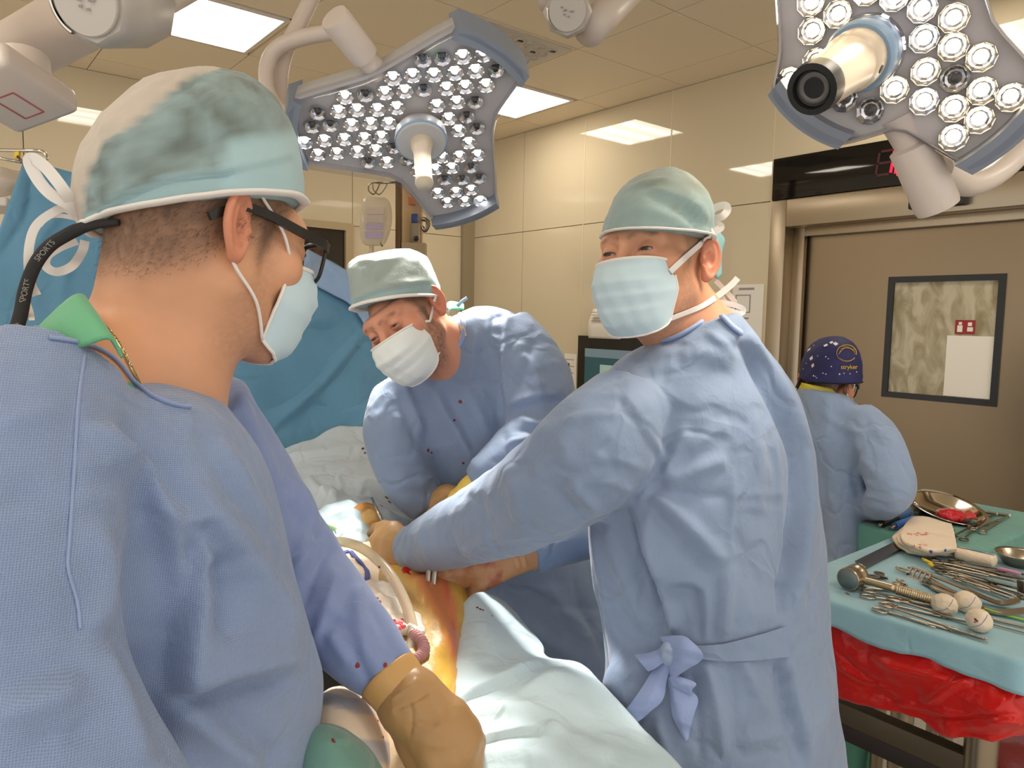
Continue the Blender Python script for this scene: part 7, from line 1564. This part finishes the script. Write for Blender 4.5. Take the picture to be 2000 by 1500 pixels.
# ------------------------------------------------------------------ instruments
def ring_pts(c, a, b, ra, rb, n=14): return [c + a * math.cos(t) * ra + b * math.sin(t) * rb for t in np.linspace(0, 2 * math.pi, n, endpoint=False)]
def clamp(u0, v0, u1, v1, label, w=1.0, curve=0.0, mat=None, h=.006, serr=False, jaw=.25, name='surgical_clamp', group=None, spread=.017):
    """ring-handled clamp lying flat: ring end (u0, v0) to tip (u1, v1)"""
    a = T(u0, v0, h); b = T(u1, v1, h); L_ = np.linalg.norm(b - a); x = nrm(b - a); y = np.cross(A3(0, 0, 1), x); z = A3(0, 0, 1); e = empty(name, (a + b) / 2 - z * h, label, 'clamp', group); mt = mat or m_instr
    for s in (-1, 1):
        rc = a + x * .016 + y * s * spread * w; zz = z * .002 * s
        o = mk('handle_ring', *tube_vf(smooth_path(ring_pts(rc + zz, x, y, .0165 * w, .0125 * w), 2, True), .0024, 8, closed=True), mt, e)
        pts = [rc + x * .015 + zz - y * s * .004, a + x * L_ * .30 + y * s * .010 * w + zz, a + x * L_ * .62 + y * s * .003 + zz, a + x * L_ * (1 - jaw) - y * s * .0025 + zz, b - y * s * .0012 + y * curve + zz]
        q = smooth_path(pts, 6); mk('shaft', *tube_vf(q, np.interp(np.linspace(0, 1, len(q)), [0, .5, .75, 1], [.0032, .0036, .0036, .0018]), 8, flat=.75), mt, o)
    mk('joint', *lathe_vf(a + x * L_ * (1 - jaw) - z * .004, z, [(0, 0), (.0048, 0), (.0048, .008), (0, .008)], 10), mt, e, sharp=40)
    if serr:
        mb = MB()
        for k in range(12): mb.add(*box_vf(b - x * (.004 + .0045 * k) + z * .003, x * .001, y * .004, z * .0012))
        mb.build('serration', m_chrome, e, smooth=False)
    return e
CL = [(1711, 1183, 1930, 1251, 'long clamp with serrated jaws nearest the blue table edge', .95, 0, True), (1728, 1172, 1898, 1218, 'long sponge clamp reaching into the nearest round swab', 1.0, .004, False), (1682, 1157, 1828, 1184, 'ring-handled clamp beside the mallet grip, its tip in a round swab', .95, 0, False),
      (1668, 1141, 1760, 1154, 'clamp lying half under the mallet head', .8, 0, False), (1700, 1119, 1734, 1130, 'small open scissors between mallet and perforated lever', .7, 0, False), (1742, 1133, 1772, 1142, 'tiny clip lying just above the mallet grip', .5, 0, False)]
for k, (a, b, c, d, lab, w, cv, se) in enumerate(CL): clamp(a, b, c, d, lab, w, cv, m_instr if k != 4 else m_instr_dk, .006, se, .3)
# fan of clamps at the far end of the blue table
FAN = [(1806, 1091, 1990, 1128), (1816, 1097, 1996, 1138), (1820, 1106, 1990, 1150), (1830, 1112, 1996, 1160), (1832, 1099, 2010, 1133), (1846, 1118, 1986, 1166), (1850, 1096, 2012, 1124), (1866, 1126, 1976, 1170)]
for k, (a, b, c, d) in enumerate(FAN):
    nth = ('third clamp from the swab roll', 'fourth clamp from the swab roll', 'fifth clamp from the swab roll', 'clamp next to the bent retractors', 'second clamp from the swab roll', 'sixth clamp from the swab roll', 'clamp closest to the swab roll', 'seventh clamp, short, by the retractors')[k]
    clamp(a, b, c, d, nth + ' in the parallel row', .8, 0, m_instr if k % 2 else m_instr_dk, .006 + .004 * (k % 3), False, .3, group='row of parallel clamps', spread=.010)
hb_ = empty('clamp_holder', T(1994, 1165), 'dark upright clamp holder bar at the end of the clamp row', 'holder'); mk('bar', *box_vf((T(1994, 1165, .01) + T(1996, 1128, .03)) / 2, RT * .003, UP * .014, FW * .012, .001), m_instr_dk, hb_)
mk('post', *box_vf(T(1994, 1166, .004), RT * .007, UP * .004, FW * .010, .001), m_instr_dk, hb_)
# mallet
ma = empty('mallet', T(1700, 1135), 'steel mallet with a round head and a ridged grip lying on the blue cover', 'mallet')
hc = T(1657, 1131, .030); hax = nrm(T(1686, 1118, .030) - hc); hax = nrm(A3(hax[0], hax[1], 0)); hc0 = hc
V, Fc = lathe_vf(hc0 - hax * .004, hax, [(0, 0), (.026, 0), (.0275, .002), (.0275, .014), (.0255, .018), (.0255, .034), (.0275, .038), (.0275, .05), (.026, .053), (0, .053)], 32); mk('mallet_head', V, Fc, M('satin mallet steel', (176, 162, 140), .3, 1.0), ma, sharp=30)
V, Fc = lathe_vf(hc0 - hax * .0046, hax, [(0, 0), (.0245, 0), (.0245, .001)], 32); mk('striking_face', V, Fc, M('grey striking face', (110, 122, 124), .5, .4), ma)
g0 = hc0 + hax * .026; g1 = T(1836, 1176, .014); dx = nrm(g1 - g0); L_ = np.linalg.norm(g1 - g0)
V, Fc = tube_vf([g0 + dx * L_ * t for t in (0, .12, .45, .5)], [.0075, .0075, .0095, .0105], 16); mk('shaft', V, Fc, M('warm satin steel', (190, 172, 142), .35, 1.0), ma)
n_ = 64; V, Fc = tube_vf([g0 + dx * L_ * t for t in np.linspace(.5, 1, n_)], [.0118 + .0010 * (k % 3 == 0) - .0006 * (k % 3 == 1) - (.003 if k in (0, n_ - 1) else 0) for k in range(n_)], 16); mk('ridged_grip', V, Fc, M('warm satin steel', (190, 172, 142), .35, 1.0), ma)
# broad flat osteotome under the gauze
os_ = empty('flat_osteotome', T(1715, 1083), 'broad flat steel blade lying between the mallet and the stained gauze stack', 'blade')
qd = [T(1671, 1097, .006), T(1690, 1109, .006), T(1790, 1058, .006), T(1768, 1049, .006)]
V = [q + A3(0, 0, s) for s in (-.003, .003) for q in qd]; mk('blade', V, [(0, 1, 2, 3), (7, 6, 5, 4), (0, 4, 5, 1), (1, 5, 6, 2), (2, 6, 7, 3), (3, 7, 4, 0)], m_instr_dk, os_, smooth=False)
V = [q + A3(0, 0, .001) for q in (qd[0], qd[1])]; mk('bevelled_edge', *tube_vf([V[0], V[1]], .0022, 8), m_instr, os_)
# perforated lever and bent retractors
def plate(name, pts, width, th, mat, parent, up=A3(0, 0, 1)):
    q = smooth_path(pts, 6); w = np.interp(np.linspace(0, 1, len(q)), np.linspace(0, 1, len(width)), width); T_ = nrm(np.gradient(q, axis=0)); s = nrm(np.cross(np.tile(up, (len(q), 1)), T_)); return mk(name, *ribbon_vf(q, w, np.cross(T_, s), th), mat, parent, sharp=40)
pl_ = empty('bone_lever', T(1800, 1125), 'perforated steel lever with an end loop and a long tapering shank', 'lever')
a, b = T(1778, 1116, .012), T(1812, 1130, .012); x = nrm(b - a); y = np.cross(A3(0, 0, 1), x)
mk('end_loop', *tube_vf(smooth_path(ring_pts(T(1764, 1113, .010), x, y, .020, .009), 3, True), .0028, 8, closed=True), m_instr, pl_)
tilt = nrm(A3(0, 0, 1) * .55 - y * .8)
mb = MB(); L_ = np.linalg.norm(b - a)
tu = nrm(np.cross(x, tilt))
mb.add(*box_vf(a + x * L_ * .5 + tu * .0135, x * L_ * .55, tu * .0022, tilt * .0012)); mb.add(*box_vf(a + x * L_ * .5 - tu * .0135, x * L_ * .55, tu * .0022, tilt * .0012))
for k in range(5): mb.add(*box_vf(a + x * L_ * (-.04 + .27 * k), x * .0028, tu * .013, tilt * .0012))
mb.build('perforated_plate', m_instr_dk, pl_, smooth=False); plate('shank', [b - x * .004, T(1850, 1150, .012), T(1893, 1168, .010)], [.022, .016, .008], .0025, m_instr, pl_)
for lab, pts, wd in (('long bent retractor with a curved blade beside the third swab', [(1776, 1108, .014), (1830, 1128, .016), (1890, 1152, .018), (1930, 1170, .014), (1958, 1178, .012), (1992, 1172, .026)], [.012, .014, .016, .022, .03, .034]), ('second bent retractor nested under the long curved one', [(1800, 1136, .006), (1850, 1158, .008), (1910, 1184, .006), (1950, 1196, .006), (2010, 1192, .02)], [.012, .014, .02, .03, .034])):
    e = empty('bent_retractor', T(1880, 1160), lab, 'retractor'); plate('blade', [T(*q) for q in pts], wd, .0028, m_instr, e)
e = empty('blunt_rod', T(1815, 1150), 'short blunt steel rod beside the perforated lever', 'rod'); mk('rod', *tube_vf(smooth_path([T(1820, 1146, .008), T(1832, 1152, .008), T(1872, 1168, .008)], 5), [.004] + [.0068] * 10, 12), m_instr, e)
# round swabs on clamps
m_swab = M('swab cloth', (226, 208, 184), .85, bump=((240, .5, .002), (50, .4, .004)))
for u, v, r, lab, sx in ((1845, 1181, .0245, 'round white swab ball at the end of the mallet grip', 1.05), (1889, 1176, .0245, 'round white swab ball behind the other two swabs', 1.15), (1912, 1212, .0245, 'round white swab ball with a small red spot nearest the table edge', 1.0)):
    c = T(u, v, .0235); e = empty('swab_ball', c - A3(0, 0, .023), lab, 'swab')
    V, Q = sdf_mesh(lambda p: s_ell((p - c) @ np.stack([nrm(RT - UP * .3), nrm(UP + RT * .3), FW], 1), (0, 0, 0), (r * sx, r * .95, r)), c - .045, c + .045, .0025); V = V + vnormals(V, Q) * (.0016 * ridged(V * 60) + .0012 * vnoise(V * 140))[:, None]; o = mk('swab', V, Q, m_swab, e)
    SW = Surf((V, Q)); q, nn = SW.path([(u - 14, v + 12), (u + 2, v + 9), (u + 12, v - 2), (u + 16, v - 10)], .0006, 5)
    if len(q) > 3: mk('blue_thread', *tube_vf(q, .0005, 6), m_navy, o)
    if u == 1912: spots(o, SW, [(1905, 1210, 2.5), (1908, 1213, 2), (1904, 1215, 1.5)], m_blood)
# gauze stack and roll
gs = empty('gauze_stack', T(1805, 1070), 'folded stack of white gauzes with red smears on the blue table', 'gauze')
m_gz = M('table gauze', (234, 214, 190), .85, bump=((220, .6, .002), (40, .5, .005)))
for k, (dz, ins) in enumerate(((.0, 0.0), (.012, .05), (.024, .02))):
    A_ = [(1742 + 8 * k, 1054 - 2 * k), (1786, 1022 - 4 * k), (1858, 1034 - 3 * k)], [(1752 + 6 * k, 1068 - 3 * k), (1800, 1050 - 4 * k), (1864, 1060 - 3 * k)], [(1772 + 8 * k, 1080 - 3 * k), (1818, 1086 - 3 * k), (1868, 1084 - 4 * k)]
    V, Fc = sheet_vf([[T(u, v, .010 + dz + (.006 if (i == 1 and j == 1) else 0)) for j, (u, v) in enumerate(r)] for i, r in enumerate(A_)], 8, 8, .010, .006, k, (26,)); go_ = mk('gauze', V, Fc, m_gz, gs)
    if k == 2: SGS = Surf((V, Fc))
rn = random.Random(4); spots(gs, SGS, [(1792 + 26 * (rn.random() - .5) * 1.6, 1043 + rn.gauss(0, 1.6), 1.5 + 2.2 * rn.random()) for _ in range(26)] + [(1802 + rn.gauss(0, 8), 1064 + rn.gauss(0, 2), 1.2 + 1.8 * rn.random()) for _ in range(16)], M('pale red smear', (216, 140, 118), .7), 'stain')
spots(gs, SGS, [(1818, 1078, 4), (1846, 1075, 3), (1855, 1081, 3)], m_navy, 'blue_mark')
gr_ = empty('gauze_roll', T(1906, 1090), 'flat white gauze roll with a blue line beside the stained stack', 'gauze')
a, b = T(1866, 1079, .018), T(1946, 1097, .018); x = nrm(b - a); y = np.cross(A3(0, 0, 1), x)
V, Fc = tube_vf([a, a + x * .004] + [a + (b - a) * t for t in np.linspace(.06, .94, 10)] + [b - x * .004, b], [.012, .022] + [.0235] * 10 + [.022, .012], 20, flat=.72, hint=(0, 0, 1)); V = np.array(V); V += (.0015 * vnoise(V * 60, 2))[:, None] * A3(0, 0, 1); mk('roll', V, Fc, m_gz, gr_)
mk('blue_thread', *tube_vf([a + x * .004 + A3(0, 0, .0172) - y * .004, (a + b) / 2 + A3(0, 0, .0178) - y * .004, b - x * .004 + A3(0, 0, .0172) - y * .004], .0010, 6), m_navy, gr_)
bw = empty('kidney_bowl', T(1985, 1092), 'round steel bowl at the edge of the picture behind the gauze roll', 'bowl')
V, Fc = lathe_vf(T(1990, 1104, .0), (0, 0, 1), [(0, .004), (.035, .004), (.052, .03), (.058, .034), (.0585, .033), (.053, .027), (.036, .001), (0, .001)], 32); mk('bowl', V, Fc, m_instr, bw)
e = empty('yellow_clip', T(1815, 1100), 'small yellow plastic clip on the first clamp handles', 'clip'); mk('body', *box_vf(T(1811, 1096, .016), nrm(RT * .9 - UP * .4) * .013, UP * .004, FW * .006, .002), M('yellow plastic', (232, 196, 40), .4), e); mk('jaw', *box_vf(T(1820, 1104, .016), nrm(RT * .9 - UP * .4) * .010, UP * .004, FW * .005, .002), M('yellow plastic', (232, 196, 40), .4), e)
e = empty('pink_marker', T(1970, 1115), 'pink-handled marker lying beside the round steel bowl', 'marker'); q = [T(1948, 1110, .012), T(1994, 1121, .012)]; mk('barrel', *tube_vf(smooth_path(q, 6), [.003] + [.0052] * 5 + [.003], 10), M('pink plastic', (206, 140, 170), .4), e)
e = empty('green_tube', T(1970, 1203), 'thin bright green tube lying behind the spotted swab ball', 'tube'); mk('tube', *tube_vf(smooth_path([T(1922, 1188, .006), T(1960, 1200, .006), T(2030, 1218, .006)], 5), .0028, 8), M('green plastic', (150, 206, 80), .4), e)
for lab, q, r in (('plain steel rod running out of the picture below the green tube', [(1926, 1207), (2030, 1230)], .0032), ('thin steel probe beside the spotted swab ball', [(1925, 1215), (2030, 1243)], .0022), ('thin dark probe lying under the ring-handled clamps', [(1730, 1192), (1828, 1226)], .0018)):
    e = empty('steel_rod', T(*q[0]), lab, 'rod'); mk('rod', *tube_vf(smooth_path([T(*s, .005) for s in q], 5), r, 8), m_instr, e)
spots(cov1, Surf(*[([T(1600, 1100), T(2000, 1100), T(2000, 1260), T(1600, 1260)], [(0, 1, 2, 3)])]), [(1654, 1159, 3.5), (1657, 1161, 3), (1683, 1166, 1.5), (1670, 1140, 1), (1745, 1086, 2)], M('dry brown spot', (120, 90, 88), .6))
# ------------------------------------------------------------------ things on the green table
Z2 = lambda u, v, h=0.0: hitz(u, v, ZT + h)
ba = empty('basin', Z2(1850, 985), 'wide shallow steel basin tilted up at the back of the green table', 'basin')
bn = nrm(c2w(.10, .86, .30)); V, Fc = lathe_vf(Z2(1846, 1002, .012), bn, [(0, 0), (.085, .0), (.105, .022), (.122, .026), (.123, .024), (.108, .016), (.09, -.004), (0, -.004)], 40); V = V - A3(0, 0, 1) * 0; mk('basin', V, Fc, m_chrome, ba)
e = empty('red_bowl', Z2(1865, 1008), 'small dish with red-soaked gauze on the green table', 'dish')
V, Fc = lathe_vf(Z2(1866, 1014), (0, 0, 1), [(0, .003), (.04, .003), (.055, .022), (.057, .021), (.043, 0), (0, 0)], 24); mk('dish', V, Fc, M('pinkish dish', (200, 150, 140), .3), e)
c = Z2(1858, 1008, .016); V, Q = sdf_mesh(lambda p: s_ell(p - c, (0, 0, 0), (.045, .040, .016)), c - .07, c + .07, .004); V = V + vnormals(V, Q) * (.006 * ridged(V * 90))[:, None]; mk('soaked_gauze', V, Q, M('soaked gauze', (204, 22, 40), .35, bump=((200, .6, .003),)), e)
V, Fc = sheet_vf([[Z2(1874, 1014, .016), Z2(1890, 998, .035), Z2(1902, 1004, .03)], [Z2(1878, 1020, .012), Z2(1894, 1012, .03), Z2(1908, 1016, .012)]], 5, 5, .003, .004, 2, (60,)); mk('red_cloth', V, Fc, M('soaked cloth', (196, 60, 60), .5), e)
for k, (u0, v0, u1, v1, r, mat_, lab) in enumerate(((1748, 1028, 1786, 1014, .013, M('bright blue handle', (56, 110, 196), .4), 'bright blue tool handle lying by the stained gauze stack'), (1735, 1012, 1772, 1000, .016, M('grey blue handle', (84, 116, 160), .4), 'thick grey blue tool handle behind the bright blue one'), (1710, 1008, 1742, 996, .016, M('dark tool body', (50, 58, 74), .35), 'dark power tool body under the nurse sleeve'), (1722, 1024, 1752, 1012, .011, m_blackp, 'black tool handle nearest the green table edge'))):
    e = empty('power_tool', Z2(u0, v0), lab, 'tool'); a, b = Z2(u0, v0, r), Z2(u1, v1, r); q = [a + (b - a) * t for t in (-.12, -.1, 0, .02, .5, .98, 1)]
    o = mk('handle', *tube_vf(q[2:], [r * .8, r, r * .95, r, r * .8], 16), mat_, e, sharp=40); mk('end_cap', *tube_vf(q[:4], [r * .3, r * .55, r * .6, r * .6], 14), m_instr, e, sharp=40)
    mk('tool_shaft', *tube_vf([b, b + (b - a) * .55], r * .35, 10), m_instr_dk, e)
for k, (u, v, lab) in enumerate(((1768, 998, 'cream knob-ended tool head under the nurse cuff'), (1780, 974, 'small steel attachment beside the basin rim'), (1693, 994, 'brown amber bottle beside the nurse gown'))):
    e = empty('hand_tool' if k < 2 else 'bottle', Z2(u, v), lab, 'tool' if k < 2 else 'bottle'); c = Z2(u, v + 8)
    if k == 2: mk('bottle', *lathe_vf(c, (0, 0, 1), [(0, 0), (.022, 0), (.022, .05), (.012, .062), (.012, .074), (0, .074)], 18), M('amber glass', (120, 70, 26), .12), e); mk('stopper', *lathe_vf(c + A3(0, 0, .074), (0, 0, 1), [(0, 0), (.013, 0), (.013, .012), (0, .012)], 14), m_chrome, e, sharp=40)
    else:
        mk('head', *lathe_vf(c, nrm(A3(.3, -.5, .8)), [(0, 0), (.016, 0), (.019, .01), (.016, .024), (.009, .03), (.009, .045), (0, .047)], 16), m_handle if k == 0 else m_chrome, e); mk('tip', *lathe_vf(c + nrm(A3(.3, -.5, .8)) * .045, nrm(A3(.3, -.5, .8)), [(.012, 0), (.012, .008), (0, .012)], 12), m_chrome, e)
e = empty('hooked_retractor', Z2(1795, 1008), 'curved brown steel hook beside the blue tool handles', 'retractor'); plate('hook', [Z2(1782, 996, .008), Z2(1796, 998, .012), Z2(1799, 1010, .012), Z2(1790, 1022, .008)], [.012, .014, .014, .012], .003, m_instr_dk, e)
clamp(1868, 1052, 1932, 1010, 'dark ring-handled pliers lying across the green table', .9, 0, m_instr_dk, .008, False, .35); clamp(1810, 1024, 1866, 1036, 'flat clamp lying behind the stained gauze stack', .8, 0, m_instr_dk, .006, False, .3)
clamp(1906, 1038, 1968, 1008, 'slim bright clamp beside the dark pliers on green cloth', .8, 0, m_instr, .006, False, .3)
for lab, q, r in (('steel rod with a white tip along the far side of the green table', [(1915, 999), (1970, 1007)], .005), ('thin dark rod lying across the green table', [(1890, 1030), (1945, 1004)], .003)):
    e = empty('steel_rod', Z2(*q[0]), lab, 'rod'); mk('rod', *tube_vf(smooth_path([Z2(*s, .006) for s in q], 5), r, 8), m_instr_dk, e); mk('tip', *tube_vf([Z2(*q[1], .006), Z2(q[1][0] + 4, q[1][1] + .6, .006)], r * 1.15, 8), m_white, e)
# ================================================================== FAR CORNER: infusion bag, pendant column
iv = empty('infusion_bag', P(735, 430, 3.6), 'clear infusion bag with a lilac label hanging on a looped wire hook', 'infusion bag')
V, Fc = loft_vf([(718, 384, 752, 386, 3.6, .004), (708, 392, 762, 396, 3.6, .018), (704, 420, 766, 424, 3.6, .03), (702, 450, 762, 452, 3.6, .03), (708, 474, 752, 476, 3.6, .02), (718, 480, 742, 480, 3.6, .005)], 32, 6, 2.6); mk('bag', V, Fc, M('clear bag', (232, 226, 214), .1, clear=True, alpha=.28), iv)
for v0, v1, c in ((405, 418, (186, 168, 156)), (420, 434, (180, 164, 156)), (436, 448, (164, 150, 170)), (452, 466, (166, 150, 176))):
    mk('label', *box_vf(P(733 - (v0 - 405) * .06, (v0 + v1) / 2, 3.565), RT * .042, UP * (v1 - v0) / 2 * 3.565 / FPX, FW * .001), M('label %d' % v0, c, .6), iv, smooth=False)
mk('port', *tube_vf([P(744, 478, 3.6), P(746, 477, 3.6)], .012, 10), m_blackp, iv); mk('drip_line', *tube_vf([P(726, 480, 3.6), P(724, 520, 3.6)], .012, 10), M('cloudy chamber', (226, 214, 200), .2, clear=True, alpha=.4), iv)
mb = MB()
for pts in ([(728, 380), (720, 372), (721, 361), (731, 357), (748, 358), (756, 358), (750, 370), (742, 379), (736, 378), (729, 370), (728, 360)], [(742, 358), (737, 370), (731, 379), (726, 379)]): mb.add(*tube_vf(smooth_path([P(u, v, 3.58) for u, v in pts], 5), .0032, 8))
mb.build('wire_hook', m_instr_dk, iv); mk('hanger_arm', *tube_vf(smooth_path([P(736, 357, 3.58), P(756, 357, 3.66), P(774, 356, 3.86), P(778, 356, 3.905)], 4), .005, 8), m_instr_dk, iv)
pc = empty('supply_column', A3(*(P(800, 470, 3.9)[:2]), 0), 'narrow supply column with a dark edge rail, hung with small items behind the lamp', 'column')
m_brown = M('bronze rail', (104, 84, 62), .35, .7); m_tan = M('tan panel', (186, 154, 112), .4)
V, Fc = loft_vf([(772, 330, 783, 330, 3.9, .03), (772, 900, 783, 900, 3.9, .03)], 4, 1, 20); 
def vbox(u0, u1, v0, v1, d, t, mat, name, parent, bev=.003):
    c = P((u0 + u1) / 2, (v0 + v1) / 2, d); o = mk(name, *box_vf(c, RT * (u1 - u0) / 2 * d / FPX, A3(0, 0, 1) * (v1 - v0) / 2 * d / FPX, nrm(A3(FW[0], FW[1], 0)) * t, bev), mat, parent, sharp=35); return o
vbox(773, 783, 250, 1150, 3.9, .03, m_brown, 'edge_rail', pc); vbox(783, 825, 330, 480, 3.94, .03, m_tan, 'panel', pc); vbox(785, 830, 480, 1150, 3.94, .04, M('grey brown panel', (150, 130, 100), .4), 'lower_panel', pc); vbox(804, 817, 418, 436, 3.88, .018, M('blue cap', (40, 74, 140), .35), 'blue_cap', pc, .006); vbox(826, 831, 482, 508, 3.88, .02, M('blue strip', (50, 86, 110), .35), 'blue_strip', pc)
vbox(801, 820, 436, 478, 3.89, .02, M('clear canister', (214, 200, 176), .15, clear=True, alpha=.45), 'canister', pc, .01); vbox(798, 812, 380, 400, 3.89, .01, M('orange tag', (206, 124, 76), .5), 'orange_tag', pc)
mk('round_knob', *lathe_vf(P(813, 466, 3.86), -FW, [(0, 0), (.014, 0), (.012, .012), (0, .012)], 14), m_blackp, pc)
mk('hose_loop', *tube_vf(smooth_path([P(825, 428, 3.86), P(834, 430, 3.85), P(836, 440, 3.85), P(830, 450, 3.85), P(826, 444, 3.86)], 6), .012, 10), m_instr_dk, pc)
